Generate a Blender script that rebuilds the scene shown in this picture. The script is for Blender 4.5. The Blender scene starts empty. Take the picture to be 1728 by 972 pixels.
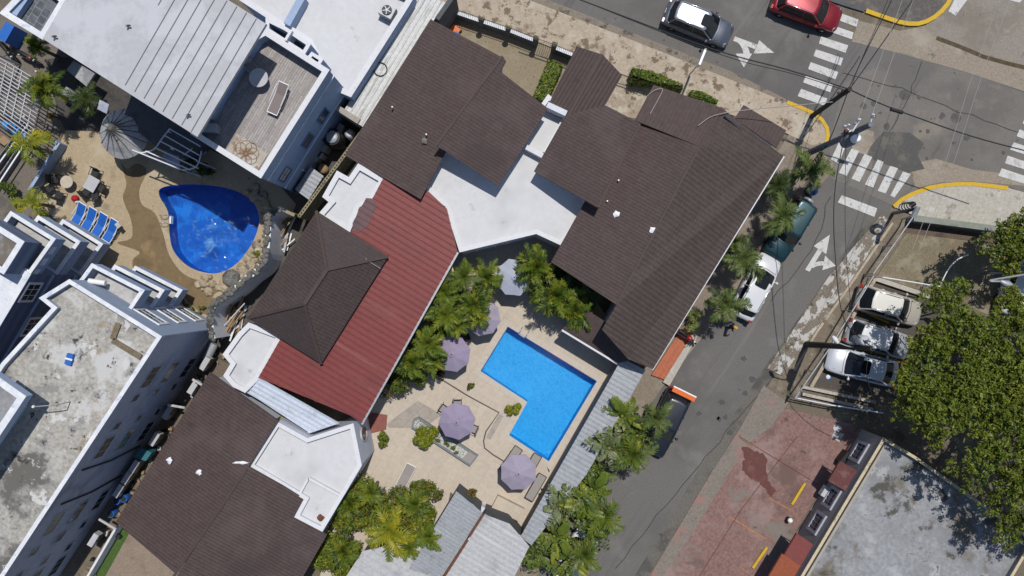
import bpy, bmesh, math, random
from mathutils import Vector, Matrix
from mathutils.geometry import tessellate_polygon
R = math.radians
rnd = random.Random(7)
sc = bpy.context.scene
C = sc.collection
# ---------------------------------------------------------------- camera, sky, sun, exposure
CAM_Z, PPM = 55.0, 25.0            # camera height; photo pixels per metre on the ground
cd = bpy.data.cameras.new("camera"); cam = bpy.data.objects.new("camera", cd); C.objects.link(cam)
cam.location = (0, 0, CAM_Z); cam.rotation_euler = (0, 0, 0)
cd.sensor_width = 36; cd.lens = 36*CAM_Z/(1728/PPM); cd.clip_start = 0.5; cd.clip_end = 3000
sc.camera = cam
SUN_EL, SUN_AZ = 69.5, 20.0        # azimuth clockwise from +Y
wd = bpy.data.worlds.new("World"); sc.world = wd; wd.use_nodes = True
nt = wd.node_tree; bg = nt.nodes["Background"]
sky = nt.nodes.new("ShaderNodeTexSky"); sky.sky_type = 'NISHITA'; sky.sun_disc = False
sky.sun_elevation = R(SUN_EL); sky.sun_rotation = R(SUN_AZ); sky.air_density = 1.0; sky.dust_density = .6
nt.links.new(sky.outputs[0], bg.inputs[0]); bg.inputs[1].default_value = 0.09
sl = bpy.data.lights.new("sun", 'SUN'); sl.energy = 3.8; sl.angle = R(0.53); sl.color = (1, .965, .91)
so = bpy.data.objects.new("sun", sl); C.objects.link(so)
ce = math.cos(R(SUN_EL))
sdir = Vector((math.sin(R(SUN_AZ))*ce, math.cos(R(SUN_AZ))*ce, math.sin(R(SUN_EL))))
so.rotation_euler = sdir.to_track_quat('Z', 'Y').to_euler(); so.location = sdir*80
vs = sc.view_settings; vs.view_transform = 'Standard'; vs.look = 'None'; vs.exposure = -0.04; vs.gamma = 1
sc.cycles.max_bounces = 6; sc.cycles.transparent_max_bounces = 8

def W(px, py, z=0.0):
    """a point of the survey drawing (photo pixel at a known height) in metres"""
    k = (CAM_Z - z)/CAM_Z/PPM
    return Vector(((px-864)*k, -(py-486)*k, z))
def PL(pts, z=0.0):
    return [W(p[0], p[1], p[2] if len(p) > 2 else z) for p in pts]

# ---------------------------------------------------------------- materials
def mat(name, base, rough=.8, layers=(), fine=(6, .12), bump=None, brick=None, stripe=None, metal=0, spec=.3, coat=0, trans=0, alpha=1):
    m = bpy.data.materials.new(name); m.use_nodes = True
    n = m.node_tree.nodes; l = m.node_tree.links; b = n["Principled BSDF"]; out = n["Material Output"]
    b.inputs["Roughness"].default_value = rough; b.inputs["Metallic"].default_value = metal
    b.inputs["Specular IOR Level"].default_value = spec; b.inputs["Coat Weight"].default_value = coat
    g = n.new("ShaderNodeNewGeometry").outputs["Position"]
    def mapping(ang, sx=1, sy=1):
        q = n.new("ShaderNodeMapping"); q.inputs["Rotation"].default_value = (0, 0, -R(ang))
        l.new(g, q.inputs["Vector"])
        if (sx, sy) == (1, 1): return q.outputs[0]
        s = n.new("ShaderNodeVectorMath"); s.operation = 'MULTIPLY'; s.inputs[1].default_value = (sx, sy, 1)
        l.new(q.outputs[0], s.inputs[0]); return s.outputs[0]
    def noise(scale, detail=6, vec=None):
        q = n.new("ShaderNodeTexNoise"); q.inputs["Scale"].default_value = scale; q.inputs["Detail"].default_value = detail; q.inputs["Roughness"].default_value = .66 if detail > 6 else .5
        l.new(vec or g, q.inputs["Vector"]); return q.outputs["Fac"]
    def mix(fac, a, c, blend='MIX'):
        q = n.new("ShaderNodeMix"); q.data_type = 'RGBA'; q.blend_type = blend
        for s, v in ((q.inputs["Factor"], fac), (q.inputs["A"], a), (q.inputs["B"], c)):
            if hasattr(v, "links"): l.new(v, s)
            elif isinstance(v, (int, float)): s.default_value = v
            else: s.default_value = (*v[:3], 1)
        return q.outputs["Result"]
    def rng(f, lo, hi):
        q = n.new("ShaderNodeMapRange"); q.interpolation_type = 'SMOOTHSTEP'
        q.inputs["From Min"].default_value = lo; q.inputs["From Max"].default_value = hi
        l.new(f, q.inputs["Value"]); return q.outputs["Result"]
    cur = tuple(base); h = None
    if brick:
        ang, bw, rh, ms, c2, mc = brick
        q = n.new("ShaderNodeTexBrick"); q.inputs["Scale"].default_value = 1
        q.inputs["Brick Width"].default_value = bw; q.inputs["Row Height"].default_value = rh
        q.inputs["Mortar Size"].default_value = ms; q.inputs["Mortar Smooth"].default_value = .3
        q.inputs["Color1"].default_value = (*base, 1); q.inputs["Color2"].default_value = (*c2, 1); q.inputs["Mortar"].default_value = (*mc, 1)
        l.new(mapping(ang), q.inputs["Vector"]); cur = q.outputs["Color"]
    if stripe:
        ang, per, c2, amt = stripe[:4]
        q = n.new("ShaderNodeTexWave"); q.inputs["Scale"].default_value = math.pi*2/20/per
        q.bands_direction = 'Y'; q.inputs["Distortion"].default_value = stripe[4] if len(stripe) > 4 else 0
        q.inputs["Detail Scale"].default_value = 2
        l.new(mapping(ang), q.inputs["Vector"]); h = q.outputs["Fac"]
        f = n.new("ShaderNodeMath"); f.operation = 'MULTIPLY'; f.inputs[1].default_value = amt; l.new(h, f.inputs[0])
        cur = mix(f.outputs[0], cur, c2)
    if fine:
        k = fine[1]
        nz = rng(noise(fine[0], 8), .25, .75)
        gray = mix(nz, (1-k,)*3, (1+k,)*3)
        cur = mix(1.0, cur, gray, 'MULTIPLY')
    for L in layers:
        col, s, lo, hi = L[:4]; det = L[4] if len(L) > 4 else 8
        vec = mapping(*L[5]) if len(L) > 5 else None
        cur = mix(rng(noise(s*1.5, det, vec), lo, hi), cur, col)
    if hasattr(cur, "links"): l.new(cur, b.inputs["Base Color"])
    else: b.inputs["Base Color"].default_value = (*cur, 1)
    if bump or stripe:
        q = n.new("ShaderNodeBump")
        if stripe and len(stripe) > 5:
            q.inputs["Strength"].default_value = stripe[5]; q.inputs["Distance"].default_value = stripe[6]; l.new(h, q.inputs["Height"])
        elif bump:
            q.inputs["Strength"].default_value = bump[1]; q.inputs["Distance"].default_value = bump[2] if len(bump) > 2 else .05
            l.new(noise(bump[0], 5), q.inputs["Height"])
        if bump or len(stripe) > 5: l.new(q.outputs[0], b.inputs["Normal"])
    if trans:
        t = n.new("ShaderNodeBsdfTranslucent"); x = n.new("ShaderNodeMixShader"); x.inputs[0].default_value = trans
        if hasattr(cur, "links"): l.new(cur, t.inputs[0])
        else: t.inputs[0].default_value = (*cur, 1)
        l.new(b.outputs[0], x.inputs[1]); l.new(t.outputs[0], x.inputs[2]); l.new(x.outputs[0], out.inputs[0])
    return m
def water(name, tint, bscale, bstr):
    m = bpy.data.materials.new(name); m.use_nodes = True
    n = m.node_tree.nodes; l = m.node_tree.links; out = n["Material Output"]; n.remove(n["Principled BSDF"])
    t = n.new("ShaderNodeBsdfTransparent"); t.inputs[0].default_value = (*tint, 1)
    gl = n.new("ShaderNodeBsdfGlossy"); gl.inputs["Roughness"].default_value = .06
    q = n.new("ShaderNodeTexNoise"); q.inputs["Scale"].default_value = bscale; q.inputs["Detail"].default_value = 3; q.inputs["Distortion"].default_value = .6
    l.new(n.new("ShaderNodeNewGeometry").outputs["Position"], q.inputs["Vector"])
    bp = n.new("ShaderNodeBump"); bp.inputs["Strength"].default_value = bstr; bp.inputs["Distance"].default_value = .12
    l.new(q.outputs[0], bp.inputs["Height"]); l.new(bp.outputs[0], gl.inputs["Normal"])
    f = n.new("ShaderNodeFresnel"); f.inputs[0].default_value = 1.33; l.new(bp.outputs[0], f.inputs["Normal"])
    x = n.new("ShaderNodeMixShader"); l.new(f.outputs[0], x.inputs[0]); l.new(t.outputs[0], x.inputs[1]); l.new(gl.outputs[0], x.inputs[2])
    l.new(x.outputs[0], out.inputs[0]); return m
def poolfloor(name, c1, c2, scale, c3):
    """blue pool tile with a net of caustic light painted into its colour"""
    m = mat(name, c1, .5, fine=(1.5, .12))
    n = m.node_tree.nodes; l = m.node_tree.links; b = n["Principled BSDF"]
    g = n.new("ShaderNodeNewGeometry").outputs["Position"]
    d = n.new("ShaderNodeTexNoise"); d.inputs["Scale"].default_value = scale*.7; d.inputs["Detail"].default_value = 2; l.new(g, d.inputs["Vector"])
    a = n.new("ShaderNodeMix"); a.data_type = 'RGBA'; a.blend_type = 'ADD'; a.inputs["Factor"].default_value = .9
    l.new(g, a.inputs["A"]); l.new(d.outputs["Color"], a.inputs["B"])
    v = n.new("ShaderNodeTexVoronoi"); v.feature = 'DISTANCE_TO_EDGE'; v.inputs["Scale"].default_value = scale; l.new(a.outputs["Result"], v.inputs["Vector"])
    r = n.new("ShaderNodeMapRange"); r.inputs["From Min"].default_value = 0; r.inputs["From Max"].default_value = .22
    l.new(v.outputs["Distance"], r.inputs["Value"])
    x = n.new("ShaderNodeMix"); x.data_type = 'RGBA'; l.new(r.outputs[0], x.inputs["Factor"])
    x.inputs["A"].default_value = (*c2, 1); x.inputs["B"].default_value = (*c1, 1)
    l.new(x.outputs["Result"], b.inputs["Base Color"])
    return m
def glass(name, col=(.012, .016, .02), rough=.2):
    return mat(name, col, rough, fine=None, spec=.4)

# ---------------------------------------------------------------- mesh builder
class MB:
    def __init__(s): s.v = []; s.f = []; s.m = []; s.sm = []
    def add(s, verts, faces, m=0, smooth=False):
        o = len(s.v); s.v += [Vector(v) for v in verts]
        for f in faces: s.f.append([i+o for i in f]); s.m.append(m); s.sm.append(smooth)
        return s
    def face(s, pts, m=0): return s.add(pts, [list(range(len(pts)))], m)
    def box(s, c, size, rz=0, m=0, rot=None):
        x, y, z = (q/2 for q in size); c = Vector(c)
        rot = rot or Matrix.Rotation(rz, 3, 'Z')
        vs_ = [c + rot @ Vector((a*x, b*y, d*z)) for d in (-1, 1) for a, b in ((-1, -1), (1, -1), (1, 1), (-1, 1))]
        return s.add(vs_, [(3, 2, 1, 0), (4, 5, 6, 7), (0, 1, 5, 4), (1, 2, 6, 5), (2, 3, 7, 6), (3, 0, 4, 7)], m)
    def beam(s, a, b, w, h, m=0):
        """box from a to b, width w sideways, height h upwards-ish"""
        a = Vector(a); b = Vector(b); d = b-a; L = d.length
        if L < 1e-6: return s
        x = d/L; up = Vector((0, 0, 1))
        if abs(x.z) > .98: up = Vector((0, 1, 0))
        y = up.cross(x).normalized(); z = x.cross(y)
        return s.box((a+b)/2, (L, w, h), m=m, rot=Matrix((x, y, z)).transposed())
    def prism(s, poly, z0, z1, m=0, ms=None):
        n = len(poly); p = ccw(poly)
        s.add([Vector((q[0], q[1], z1)) for q in p], [list(range(n))], m)
        s.add([Vector((q[0], q[1], z0)) for q in p], [list(range(n))[::-1]], m)
        return s.skirt([Vector((q[0], q[1], z1)) for q in p], z0, m if ms is None else ms)
    def skirt(s, pts, z0, m=0):
        p = ccw(pts); n = len(p)
        for i in range(n):
            a, b = p[i], p[(i+1) % n]
            s.add([Vector((a[0], a[1], z0)), Vector((b[0], b[1], z0)), b, a], [(0, 1, 2, 3)], m)
        return s
    def plate(s, pts, th, m=0, ms=None):
        """thick sloping polygon, top at pts"""
        p = ccw(pts); n = len(p); dn = Vector((0, 0, -th))
        s.add(p, [list(range(n))], m); s.add([q+dn for q in p], [list(range(n))[::-1]], m)
        for i in range(n):
            a, b = p[i], p[(i+1) % n]
            s.add([a+dn, b+dn, b, a], [(0, 1, 2, 3)], m if ms is None else ms)
        return s
    def tube(s, pts, r, n=8, m=0, caps=True, smooth=True):
        pts = [Vector(p) for p in pts]; k = len(pts)
        rs = r if isinstance(r, (list, tuple)) else [r]*k
        ring = []; prev = None
        for i, p in enumerate(pts):
            d = (pts[min(i+1, k-1)]-pts[max(i-1, 0)]).normalized()
            if prev is None:
                u = d.orthogonal().normalized()
            else:
                u = (prev - d*prev.dot(d)).normalized()
            prev = u; w = d.cross(u)
            ring += [p+(u*math.cos(2*math.pi*j/n)+w*math.sin(2*math.pi*j/n))*rs[i] for j in range(n)]
        fs = [(i*n+j, i*n+(j+1) % n, (i+1)*n+(j+1) % n, (i+1)*n+j) for i in range(k-1) for j in range(n)]
        s.add(ring, fs, m, smooth)
        if caps: s.add(ring[:n], [list(range(n))[::-1]], m); s.add(ring[-n:], [list(range(n))], m)
        return s
    def lathe(s, prof, c, n=16, m=0, smooth=True, axis=None):
        """profile of (r,z) round a vertical (or given) axis"""
        c = Vector(c); rot = Vector((0, 0, 1)).rotation_difference(Vector(axis)).to_matrix() if axis else Matrix.Identity(3)
        ring = [c + rot @ Vector((r*math.cos(2*math.pi*j/n), r*math.sin(2*math.pi*j/n), z)) for r, z in prof for j in range(n)]
        fs = [(i*n+j, i*n+(j+1) % n, (i+1)*n+(j+1) % n, (i+1)*n+j) for i in range(len(prof)-1) for j in range(n)]
        s.add(ring, fs, m, smooth)
        s.add(ring[:n], [list(range(n))[::-1]], m); s.add(ring[-n:], [list(range(n))], m)
        return s
    def ribs(s, pts, ang, per, w, h, m=0, off=0):
        """raised ribs on a planar polygon, running along world angle ang (degrees)"""
        p = ccw(pts); d = Vector((math.cos(R(ang)), math.sin(R(ang)))); nn = Vector((-d.y, d.x))
        nrm = Vector((0, 0, 0))
        for i in range(len(p)):
            a, b = p[i], p[(i+1) % len(p)]
            nrm += Vector(((a.y-b.y)*(a.z+b.z), (a.z-b.z)*(a.x+b.x), (a.x-b.x)*(a.y+b.y)))
        nrm.normalize(); q0 = sum(p, Vector())/len(p)
        Z = lambda v: q0.z - (nrm.x*(v.x-q0.x)+nrm.y*(v.y-q0.y))/nrm.z
        ks = [nn.dot(q.xy) for q in p]; k = math.floor(min(ks)/per)*per+off
        while k < max(ks):
            ts = []
            for i in range(len(p)):
                a, b = ks[i]-k, ks[(i+1) % len(p)]-k
                if a*b < 0:
                    t = a/(a-b); x = p[i].xy.lerp(p[(i+1) % len(p)].xy, t); ts.append(d.dot(x))
            ts.sort()
            for i in range(0, len(ts)-1, 2):
                vs_ = []
                for t in (ts[i], ts[i+1]):
                    for o, z in ((-w/2, 0.002), (-w/4, h), (w/4, h), (w/2, 0.002)):
                        v = d*t+nn*(k+o); vs_.append(Vector((v.x, v.y, Z(v)+z)))
                s.add(vs_, [(0, 4, 5, 1), (1, 5, 6, 2), (2, 6, 7, 3), (0, 1, 2, 3), (7, 6, 5, 4)], m)
            k += per
        return s
    def build(s, name, mats, parent=None, local=False, smooth=None):
        me = bpy.data.meshes.new(name)
        vv = s.v
        if parent is not None and not local:
            base = Vector(parent["_w"]) if "_w" in parent else parent.location
            vv = [v-base for v in vv]
        me.from_pydata([tuple(v) for v in vv], [], s.f)
        for x in (mats if isinstance(mats, (list, tuple)) else [mats]): me.materials.append(x)
        me.polygons.foreach_set("material_index", s.m)
        me.polygons.foreach_set("use_smooth", s.sm if smooth is None else [smooth]*len(s.f))
        me.update(); me.validate()
        o = bpy.data.objects.new(name, me); C.objects.link(o)
        if parent is not None:
            o.parent = parent
            if not local: o["_w"] = tuple(Vector(parent["_w"]) if "_w" in parent else parent.location)
        return o
def area2(p): return sum(p[i][0]*p[(i+1) % len(p)][1]-p[(i+1) % len(p)][0]*p[i][1] for i in range(len(p)))
def ccw(p):
    p = [Vector((q[0], q[1], q[2] if len(q) > 2 else 0)) for q in p]
    return p if area2(p) > 0 else p[::-1]
def inset(pts, d):
    p = ccw(pts); n = len(p); out = []
    for i in range(n):
        a, b, c = p[i-1].xy, p[i].xy, p[(i+1) % n].xy
        e1 = (b-a).normalized(); e2 = (c-b).normalized()
        n1 = Vector((-e1.y, e1.x)); n2 = Vector((-e2.y, e2.x))
        k = n1+n2; q = 1+n1.dot(n2)
        v = b+k*(d/max(q, .25)); out.append(Vector((v.x, v.y, p[i].z)))
    return out
def holed(mb, outer, holes, z, m=0):
    loops = [[Vector((v[0], v[1], 0)) for v in outer]]+[[Vector((v[0], v[1], 0)) for v in h] for h in holes]
    flat = [v for q in loops for v in q]
    for t in tessellate_polygon(loops):
        f = [Vector((flat[i].x, flat[i].y, z)) for i in t]
        mb.face(ccw(f), m)
def smooth_loop(pts, n=6):
    """closed Catmull-Rom through 2D points"""
    out = []; k = len(pts)
    for i in range(k):
        p0, p1, p2, p3 = (Vector(pts[(i+j-1) % k]) for j in range(4))
        for t in (q/n for q in range(n)):
            out.append(.5*((2*p1)+(p2-p0)*t+(2*p0-5*p1+4*p2-p3)*t*t+(3*p1-p0-3*p2+p3)*t**3))
    return out
def smooth_line(pts, n=6):
    pts = [Vector(p) for p in pts]; e = [2*pts[0]-pts[1]]+pts+[2*pts[-1]-pts[-2]]; out = []
    for i in range(1, len(e)-2):
        p0, p1, p2, p3 = e[i-1:i+3]
        for t in (q/n for q in range(n)):
            out.append(.5*((2*p1)+(p2-p0)*t+(2*p0-5*p1+4*p2-p3)*t*t+(3*p1-p0-3*p2+p3)*t**3))
    return out+[pts[-1]]
# ---------------------------------------------------------------- things
def thing(name, label, cat, loc=(0, 0, 0), rz=0, group=None):
    o = bpy.data.objects.new(name, None); C.objects.link(o); o.empty_display_size = .3
    o.location = loc; o.rotation_euler = (0, 0, rz); return tag(o, label, cat, group)
def tag(o, label=None, cat=None, group=None):
    if label: o["label"] = label
    if cat: o["category"] = cat
    if group: o["group"] = group
    return o
def struct(o): o["kind"] = "structure"; return o
def stuff(o): o["kind"] = "stuff"; return o
CH = {}
def dup(root, loc, rz, label, sc_=None):
    kids = {}
    for o in C.objects:
        if o.parent: kids.setdefault(o.parent.name, []).append(o)
    def cp(o, par):
        c = o.copy(); C.objects.link(c)
        if par: c.parent = par
        for k in kids.get(o.name, []): cp(k, c)
        return c
    r = cp(root, None); r.location = loc
    r.rotation_euler = (0, 0, rz); r["label"] = label
    if sc_: r.scale = (sc_,)*3
    return r
# ---------------------------------------------------------------- palette
ROOFA = 59.0      # world angle of the hotel ridges
m_brown = mat("brown_tile", (.068, .046, .0435), .75, [((.082, .058, .055), .2, .48, .66, 8), ((.052, .036, .034), .14, .52, .66, 8), ((.04, .029, .028), 1.2, .61, .70, 10, (ROOFA-90, .25, 1.6)), ((.11, .085, .078), 2.4, .70, .77, 10)], (3, .14),
              brick=(ROOFA, .42, .21, .016, (.060, .040, .038), (.045, .032, .030)), stripe=(ROOFA-90, .21, (.082, .058, .054), .4, .3, .4, .04))
m_brown2 = mat("brown_tile_hip", (.066, .046, .043), .75, [((.08, .058, .054), .25, .5, .7, 8), ((.046, .034, .032), .9, .6, .7, 10)], (3, .15), stripe=(ROOFA, .24, (.085, .062, .057), .4, .3, .5, .05))
m_brownp = mat("brown_plain", (.062, .044, .041), .7, fine=(2, .12))
m_red = mat("red_sheet", (.175, .038, .036), .5, [((.14, .036, .036), .25, .5, .68, 8), ((.215, .075, .068), .5, .56, .72, 10, (-31, .2, 1.6)), ((.11, .04, .036), 1.2, .63, .72, 10, (-31, .3, 1.5)), ((.26, .13, .11), 2.5, .70, .76, 10)], (4, .12))
m_redfade = mat("red_sheet_faded", (.12, .065, .07), .6, [((.085, .055, .06), 1.2, .45, .6)], (4, .1))
m_white = mat("white_roof_paint", (.535, .535, .545), .75, [((.45, .45, .455), .25, .48, .7, 10), ((.36, .34, .31), .7, .60, .76, 12), ((.27, .26, .24), 3.0, .68, .78, 10)], (3, .06))
m_whitewall = mat("white_wall_paint", (.56, .58, .64), .8, [((.42, .44, .5), .6, .58, .8)], (4, .06))
m_capwhite = mat("white_parapet_cap", (.60, .60, .62), .75, [((.42, .42, .42), 2, .6, .8)], (5, .06))
m_zinc = mat("zinc_sheet", (.30, .315, .335), .5, [((.22, .23, .25), .8, .5, .75), ((.38, .39, .41), 1.1, .56, .7, 10, (-31, .2, 1.6)), ((.19, .14, .10), 1.6, .67, .78)], (5, .16), metal=.15)
m_zincw = mat("weathered_white_sheet", (.52, .52, .51), .55, [((.32, .31, .29), .9, .48, .68, 8, (59, .35, 2.5)), ((.7, .7, .7), 1.2, .55, .7)], (6, .16))
m_zincb = mat("blue_white_sheet", (.55, .6, .68), .45, [((.4, .44, .5), .8, .5, .75)], (5, .1), metal=.1)
m_greywhite = mat("pale_grey_roof", (.40, .40, .42), .75, [((.46, .465, .49), .25, .45, .6), ((.33, .33, .345), .9, .6, .8), ((.2, .2, .2), 2.2, .7, .8)], (3, .05))
m_conc = mat("stained_concrete", (.34, .325, .295), .9, [((.47, .465, .45), .22, .5, .57, 16), ((.27, .215, .15), .13, .56, .64, 12), ((.125, .118, .108), .11, .49, .565, 16), ((.24, .235, .225), .5, .55, .61, 16), ((.52, .515, .505), .7, .59, .64, 16), ((.06, .055, .05), 1.0, .60, .655, 14)], (5, .3), bump=(8, .3, .03))
m_concg = mat("grey_concrete_roof", (.25, .255, .265), .9, [((.20, .205, .215), .25, .45, .6, 14), ((.34, .345, .355), .5, .55, .64, 14), ((.15, .13, .105), .12, .53, .60, 16), ((.08, .075, .065), .3, .57, .635, 16), ((.12, .115, .105), 1.0, .61, .68, 14)], (4, .22))
m_concp = mat("balcony_floor", (.42, .41, .40), .9, [((.3, .29, .28), .8, .5, .7)], (5, .12))
m_blue = mat("pale_blue_paint", (.29, .37, .51), .8, [((.24, .31, .44), .5, .52, .75)], (4, .08))
m_blued = mat("blue_siding", (.13, .17, .26), .75, [((.10, .135, .21), .6, .5, .75)], (4, .06))
m_slate = mat("slate_blue_wall", (.34, .36, .435), .85, [((.23, .25, .31), .3, .5, .68, 10), ((.40, .42, .5), .8, .6, .75), ((.15, .16, .2), .9, .64, .74, 10)], (4, .12))
m_bluew = mat("blue_white_cap", (.60, .62, .66), .75, [((.68, .69, .70), .9, .48, .58), ((.42, .48, .58), 1.2, .57, .66)], (4, .06))
m_tileterr = mat("grey_wood_tile", (.35, .325, .31), .7, [((.29, .265, .255), .6, .5, .7, 8, (59, .4, 3))], (5, .12), brick=(59, .95, .15, .014, (.25, .228, .217), (.16, .145, .14))) 
m_tiledark = mat("slate_tile", (.075, .085, .10), .5, [((.13, .14, .155), .5, .5, .7)], (3, .3), brick=(59, .5, .5, .03, (.10, .115, .13), (.17, .18, .19)))
m_asph = mat("asphalt", (.130, .123, .116), .9, [((.108, .102, .097), .08, .48, .60, 12), ((.158, .15, .14), .2, .54, .68, 12), ((.094, .088, .084), .5, .54, .68, 10, (56, .05, 1.0)), ((.156, .147, .137), .6, .58, .7, 10, (56, .05, 1.0)), ((.06, .057, .053), 1.8, .675, .73, 12)], (14, .2), bump=(60, .3, .01))
m_asph2 = mat("asphalt_worn", (.155, .143, .13), .9, [((.125, .116, .107), .12, .45, .6, 12), ((.205, .18, .15), .2, .56, .70, 12), ((.085, .079, .072), .35, .58, .68, 12, (60, .25, 1.0)), ((.07, .065, .06), 1.3, .64, .70, 12)], (14, .2), bump=(60, .3, .01))
m_patch = mat("wet_asphalt_patch", (.055, .052, .049), .55, [((.10, .09, .075), .5, .5, .62, 10)], (10, .2))
m_mark = mat("road_paint_white", (.50, .495, .48), .85, [((.36, .35, .335), .9, .52, .66, 12), ((.19, .182, .172), 2, .59, .66, 14)], (9, .15))
m_yel = mat("kerb_paint_yellow", (.52, .33, .02), .7, [((.33, .24, .06), 1.6, .58, .72, 10)], (8, .12))
m_side = mat("pavement_concrete", (.36, .30, .23), .9, [((.43, .38, .31), .4, .5, .65, 12), ((.16, .12, .085), .75, .555, .595, 16), ((.20, .155, .11), .3, .56, .66, 12), ((.13, .10, .07), 2.2, .62, .66, 12)], (5, .18), bump=(9, .3, .02))
m_side2 = mat("corner_concrete", (.38, .355, .31), .9, [((.19, .165, .135), .4, .56, .66, 14), ((.47, .45, .41), .6, .56, .7, 12), ((.14, .12, .1), 1.8, .63, .70, 14)], (6, .18), bump=(9, .3, .02))
m_apron = mat("dirty_concrete_gutter", (.25, .21, .165), .9, [((.31, .27, .22), .25, .5, .63, 12), ((.115, .092, .065), .3, .55, .65, 14), ((.155, .138, .12), .6, .56, .68, 12, (-20, .25, 1.4))], (7, .2))
m_apron2 = mat("grey_concrete_road", (.23, .205, .175), .9, [((.18, .158, .13), .2, .47, .63, 12), ((.28, .25, .21), .4, .55, .68, 12), ((.10, .09, .078), .6, .61, .68, 14, (58, .25, 1)), ((.12, .105, .085), 1.4, .64, .7, 12)], (8, .18))
m_flake = mat("flaking_white_kerb", (.17, .145, .115), .9, [((.42, .405, .38), 1.5, .495, .53, 16, (57, .6, 1.0)), ((.085, .07, .05), .9, .57, .63, 14)], (9, .35))
m_dirt = mat("bare_ground", (.14, .115, .085), .95, [((.2, .17, .12), .35, .5, .65, 12), ((.075, .06, .045), .5, .56, .68, 12)], (12, .3), bump=(14, .5, .05))
m_gravel = mat("pebble_ground", (.23, .19, .13), .95, [((.27, .235, .17), .4, .5, .7), ((.15, .12, .085), 4, .56, .66)], (22, .25), bump=(25, .5, .03))
m_grasslot = mat("dry_grass_ground", (.18, .15, .10), .95, [((.25, .22, .16), .6, .48, .64, 14), ((.11, .12, .05), .4, .56, .68, 12), ((.1, .075, .05), .45, .58, .68, 12)], (14, .4), bump=(18, .6, .06))
m_grass = mat("lawn_strip", (.055, .10, .022), .95, [((.08, .12, .03), 2, .5, .65)], (20, .3), bump=(40, .6, .04))
m_patio = mat("sandstone_paver", (.47, .405, .33), .85, [((.43, .38, .325), .25, .5, .7), ((.50, .42, .31), .16, .56, .7), ((.36, .31, .26), .6, .62, .75), ((.25, .2, .16), 3.5, .7, .78)], (4, .08), brick=(59, .85, .55, .012, (.44, .38, .31), (.39, .335, .27)))
m_cop = mat("pool_coping", (.47, .42, .35), .7, [((.38, .33, .27), 1, .58, .75)], (5, .08), brick=(59, .6, 50, .01, (.45, .40, .34), (.33, .29, .24)))
m_greypave = mat("grey_paver", (.34, .30, .26), .85, [((.27, .24, .21), .8, .5, .7)], (5, .1), brick=(45, .7, .7, .015, (.31, .275, .24), (.24, .21, .18)))
m_tand = mat("tan_pool_deck", (.35, .28, .185), .9, [((.41, .345, .245), .3, .5, .68, 12), ((.25, .2, .13), .4, .56, .68, 12), ((.12, .09, .055), 1.3, .64, .70, 14)], (7, .15))
m_rockd = mat("rock_edge", (.34, .28, .19), .9, [((.17, .15, .13), .8, .5, .6, 10), ((.45, .38, .28), 1.2, .56, .66)], (5, .3), bump=(3, .8, .15))
m_rockg = mat("grey_rock", (.15, .145, .13), .9, [((.07, .07, .065), 1.2, .5, .62, 10), ((.26, .25, .22), 1.6, .6, .7)], (6, .3), bump=(4, .8, .12))
m_pink = mat("pink_painted_concrete", (.20, .118, .104), .85, [((.25, .17, .155), .22, .5, .62, 14), ((.135, .085, .074), .2, .53, .64, 14), ((.185, .16, .14), .14, .55, .66, 14), ((.085, .065, .055), .8, .61, .68, 14), ((.3, .215, .2), 2, .63, .72, 12)], (6, .3))
m_redstain = mat("wet_red_concrete", (.105, .035, .028), .5, [((.15, .06, .05), .8, .52, .7, 10)], (5, .15))
m_terra = mat("orange_floor_tile", (.38, .105, .045), .6, [((.27, .085, .045), .8, .52, .7), ((.40, .22, .16), 1.2, .62, .74)], (4, .1), brick=(58, .9, .3, .015, (.34, .09, .04), (.3, .16, .1)))
m_beige = mat("beige_wall", (.33, .30, .26), .85, [((.25, .225, .2), .7, .55, .72)], (5, .1))
m_wgrey = mat("grey_purple_wall", (.26, .245, .25), .85, [((.2, .19, .195), .7, .55, .72)], (5, .1))
m_cream = mat("cream_parapet", (.5, .42, .28), .8, [((.28, .23, .16), 1.2, .54, .68, 10)], (6, .14))
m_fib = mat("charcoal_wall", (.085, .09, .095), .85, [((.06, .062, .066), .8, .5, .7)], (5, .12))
m_block = mat("yellow_grey_block", (.27, .235, .14), .9, [((.12, .11, .09), 3, .52, .62)], (6, .2))
m_iron = mat("black_iron", (.018, .018, .02), .5, fine=(8, .2))
m_steel = mat("galvanised_steel", (.33, .345, .36), .5, [((.24, .25, .26), 2, .5, .7)], (6, .1), metal=.3)
m_silver = mat("polished_steel", (.7, .72, .74), .2, fine=(6, .05), metal=.9)
m_rust = mat("rusty_steel", (.11, .045, .028), .8, [((.2, .09, .05), 3, .52, .66)], (8, .2))
m_bluep = mat("bright_blue_plastic", (.02, .12, .42), .5, [((.015, .09, .33), 2, .5, .7)], (8, .08))
m_canvas = mat("blue_sling_fabric", (.016, .12, .47), .7, [((.012, .095, .38), 1.5, .5, .7)], (20, .08))
m_plw = mat("white_plastic", (.72, .72, .72), .4, fine=(8, .05))
m_dkpl = mat("dark_plastic", (.025, .026, .028), .45, fine=(8, .2))
m_wicker = mat("dark_wicker", (.05, .045, .042), .8, fine=(40, .4), bump=(60, .6, .01))
m_lilac = mat("lilac_canvas", (.30, .255, .355), .85, [((.265, .225, .315), .7, .5, .7)], (9, .07), trans=.12)
m_palecan = mat("pale_grey_canvas", (.40, .43, .52), .85, [((.33, .35, .43), .7, .5, .7)], (9, .06), trans=.12)
m_sling = mat("grey_sling_fabric", (.27, .245, .23), .8, fine=(30, .12))
m_wood = mat("weathered_wood", (.28, .19, .11), .8, [((.16, .10, .06), 2, .52, .68)], (9, .2))
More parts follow.
